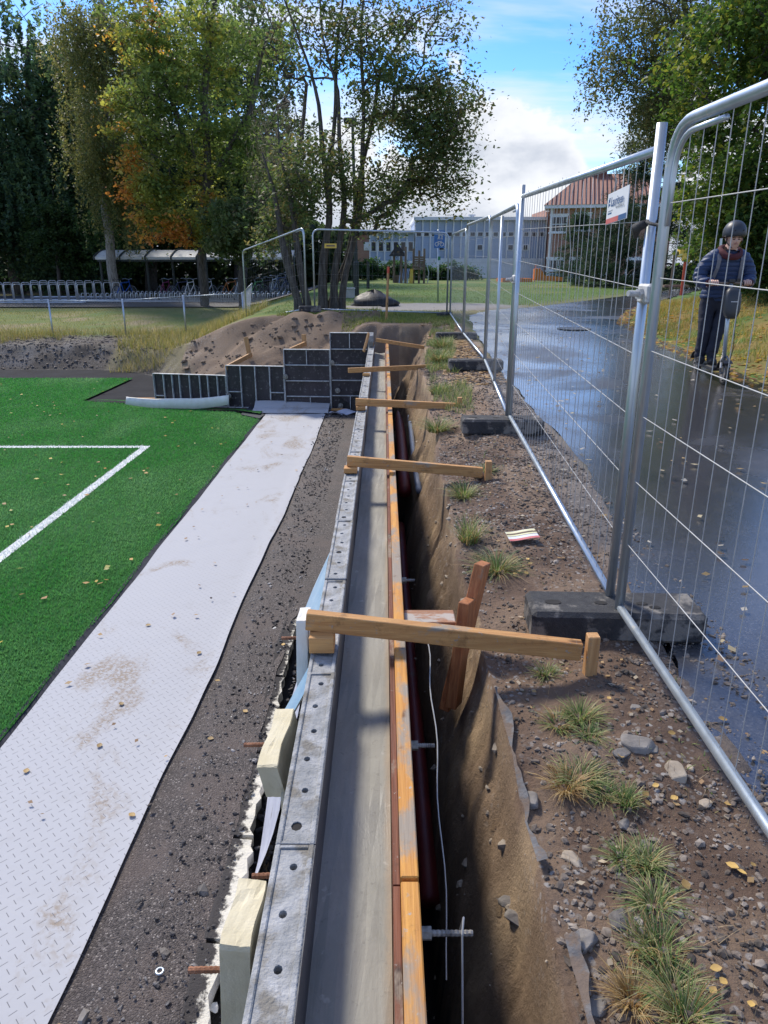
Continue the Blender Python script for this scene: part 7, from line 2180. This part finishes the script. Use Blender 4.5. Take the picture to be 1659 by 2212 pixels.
co += nm_ * (np.where(isj, quilt + .008, np.where(co[:, 2] < .95, fold, 0)))[:, None]
# face: nose, brow, chin (face looks along -y)
hd = (co[:, 2] > 1.5) & (ax_ < .12)
fz = co[:, 2]; front = hd & (nm_[:, 1] < -.3)
nose = np.exp(-(co[:, 0] / .013) ** 2 - ((fz - 1.577) / .022) ** 2) * .022
brow = np.exp(-((ax_ - .03) / .025) ** 2 - ((fz - 1.615) / .012) ** 2) * .006
eye = np.exp(-((ax_ - .03) / .015) ** 2 - ((fz - 1.598) / .010) ** 2) * .008
chin = np.exp(-(co[:, 0] / .022) ** 2 - ((fz - 1.525) / .015) ** 2) * .008
co[:, 1] -= np.where(front, nose + brow - eye + chin, 0)
bm_.vertices.foreach_set('co', co.reshape(-1)); bm_.update()
for k in ('skin', 'jacket', 'trousers', 'shoe'): bm_.materials.append(M[k])
cen = np.zeros(len(bm_.polygons) * 3); bm_.polygons.foreach_get('center', cen); cen = cen.reshape(-1, 3)
a_ = np.abs(cen[:, 0])
mi_ = np.where(cen[:, 2] < .25, 3, np.where(cen[:, 2] < .955, 2, 1))
mi_ = np.where((cen[:, 2] > 1.49) & (a_ < .11), 0, mi_); mi_ = np.where((cen[:, 1] < .255) & (a_ > .12) & (cen[:, 2] > 1.0), 0, mi_)
bm_.polygons.foreach_set('material_index', mi_.astype(np.int32)); bm_.update()
body = child('body', bm_, pr_)
# fingers curled round the grips
for s in (-1, 1):
    m = MB()
    for k in range(4):
        x = s * (.150 + .021 * k); L = (.9, 1, .96, .8)[k]
        m.tube([(x, .232, 1.150), (x, .205, 1.152), (x, .185, 1.140), (x, .180, 1.118), (x, .192, 1.102 + .004 * (1 - L))], [.0105, .0105, .0098, .0092, .008], 7)
    m.tube([(s * .155, .245, 1.13), (s * .14, .235, 1.11), (s * .137, .212, 1.10)], [.012, .0105, .009], 7)
    m.build('hand', M['skin'], pr_, smooth=True, local=True)
    MB().tube([(s * .212, .262, 1.132), (s * .226, .285, 1.128)], [.047, .055], 12).build('cuff', M['hood'], pr_, smooth=True, local=True)
# helmet
rings = []
for k in np.linspace(-.32, 1.5, 12):
    c_, s_ = math.cos(k), math.sin(k)
    rings.append([(.124 * c_ * math.cos(a), .310 + .14 * c_ * math.sin(a) + (.012 if math.sin(a) > 0 else 0), 1.665 + (.142 if s_ > 0 else .11) * s_ + (-.025 * max(0, math.sin(a)) * (k < 0))) for a in np.linspace(0, 6.283, 25)[:-1]])
hl_ = MB().loft(rings).build('helmet', M['helmet'], pr_, smooth=True, local=True)
for s in (-1, 1):
    MB().tube([(s * .045, .185, 1.69), (s * .045, .178, 1.69)], .008, 8).build('vent', M['tyre'], hl_, local=True)
    MB().tube([(s * .098, .30, 1.65), (s * .085, .275, 1.56), (s * .03, .25, 1.505)], .005, 5).build('chin_strap', M['tyre'], hl_, local=True)
MB().tube([(.105 * math.cos(a), .31 + .12 * math.sin(a), 1.632) for a in np.linspace(.2, 2.94, 12)] , [.02] * 12, 7).build('hair', M['hair'], pr_, smooth=True, local=True)
for s in (-1, 1):
    MB().tube([(s * .028 - .012, .222, 1.597), (s * .028 + .012, .222, 1.597)], .0048, 6).build('eye', M['tyre'], pr_, local=True)
    MB().tube([(s * .014, .214, 1.612), (s * .048, .226, 1.618)], .0042, 5).build('eyebrow', M['hair'], pr_, local=True)
    MB().tube([(s * .082, .305, 1.585), (s * .086, .31, 1.60), (s * .082, .312, 1.618)], .012, 6).build('ear', M['skin'], pr_, smooth=True, local=True)
MB().tube([(-.024, .2225, 1.548), (0, .2165, 1.550), (.024, .2225, 1.548)], .0042, 5).build('mouth', mat('lips', (.36, .14, .12)), pr_, local=True)
# hood collar, straps, zip, backpack
MB().tube([(.105 * math.cos(a), .375 + .115 * math.sin(a), 1.475 + .045 * math.sin(a) - .02 * (math.sin(a) < -.5)) for a in np.linspace(0, 6.283, 25)[:-1]], .036, 8, closed=True).build('hood', M['hood'], pr_, smooth=True, local=True)
MB().tube([(0, .300, 1.425), (0, .335, 1.30), (0, .395, 1.15), (0, .452, 1.0)], .008, 6).build('zip', M['trousers'], pr_, local=True)
for s in (-1, 1):
    MB().loft([[(s * x - .02, y, z), (s * x + .02, y, z), (s * x + .02, y + .012, z), (s * x - .02, y + .012, z)] for x, y, z in ((.125, .43, 1.475), (.125, .335, 1.45), (.13, .295, 1.38), (.135, .315, 1.28), (.15, .37, 1.17), (.175, .46, 1.1))]).build('backpack_strap', M['strap'], pr_, local=True)
rings = []
for k, z in enumerate(np.linspace(1.05, 1.46, 9)):
    f_ = 1 - abs((z - 1.25) / .24) ** 4; f_ = max(.2, f_)
    yc = .62 - (z - 1.05) * .18 + .06
    rings.append([(.145 * f_ * math.cos(a), yc + .085 * f_ * math.sin(a), z) for a in np.linspace(0, 6.283, 17)[:-1]])
MB().loft(rings).build('backpack', M['strap'], pr_, smooth=True, local=True)
rr_ = [[(.175 * math.cos(a), .60 - (z - .93) * .3 + .14 * math.sin(a), z) for a in np.linspace(0, 6.283, 25)[:-1]] for z in (.915, .93, .96, .975)]
MB().loft(rr_).build('jacket_hem', M['jacket'], pr_, smooth=True, local=True)

# utility cover in the path
q = ont(1240, 711)
m = MB().tube([(q.x, q.y, q.z + .004), (q.x, q.y, q.z + .016)], .32, 20); tag(m.build('drain_cover', M['cast_iron']), 'rusty round drain cover in the wet path', 'drain cover')
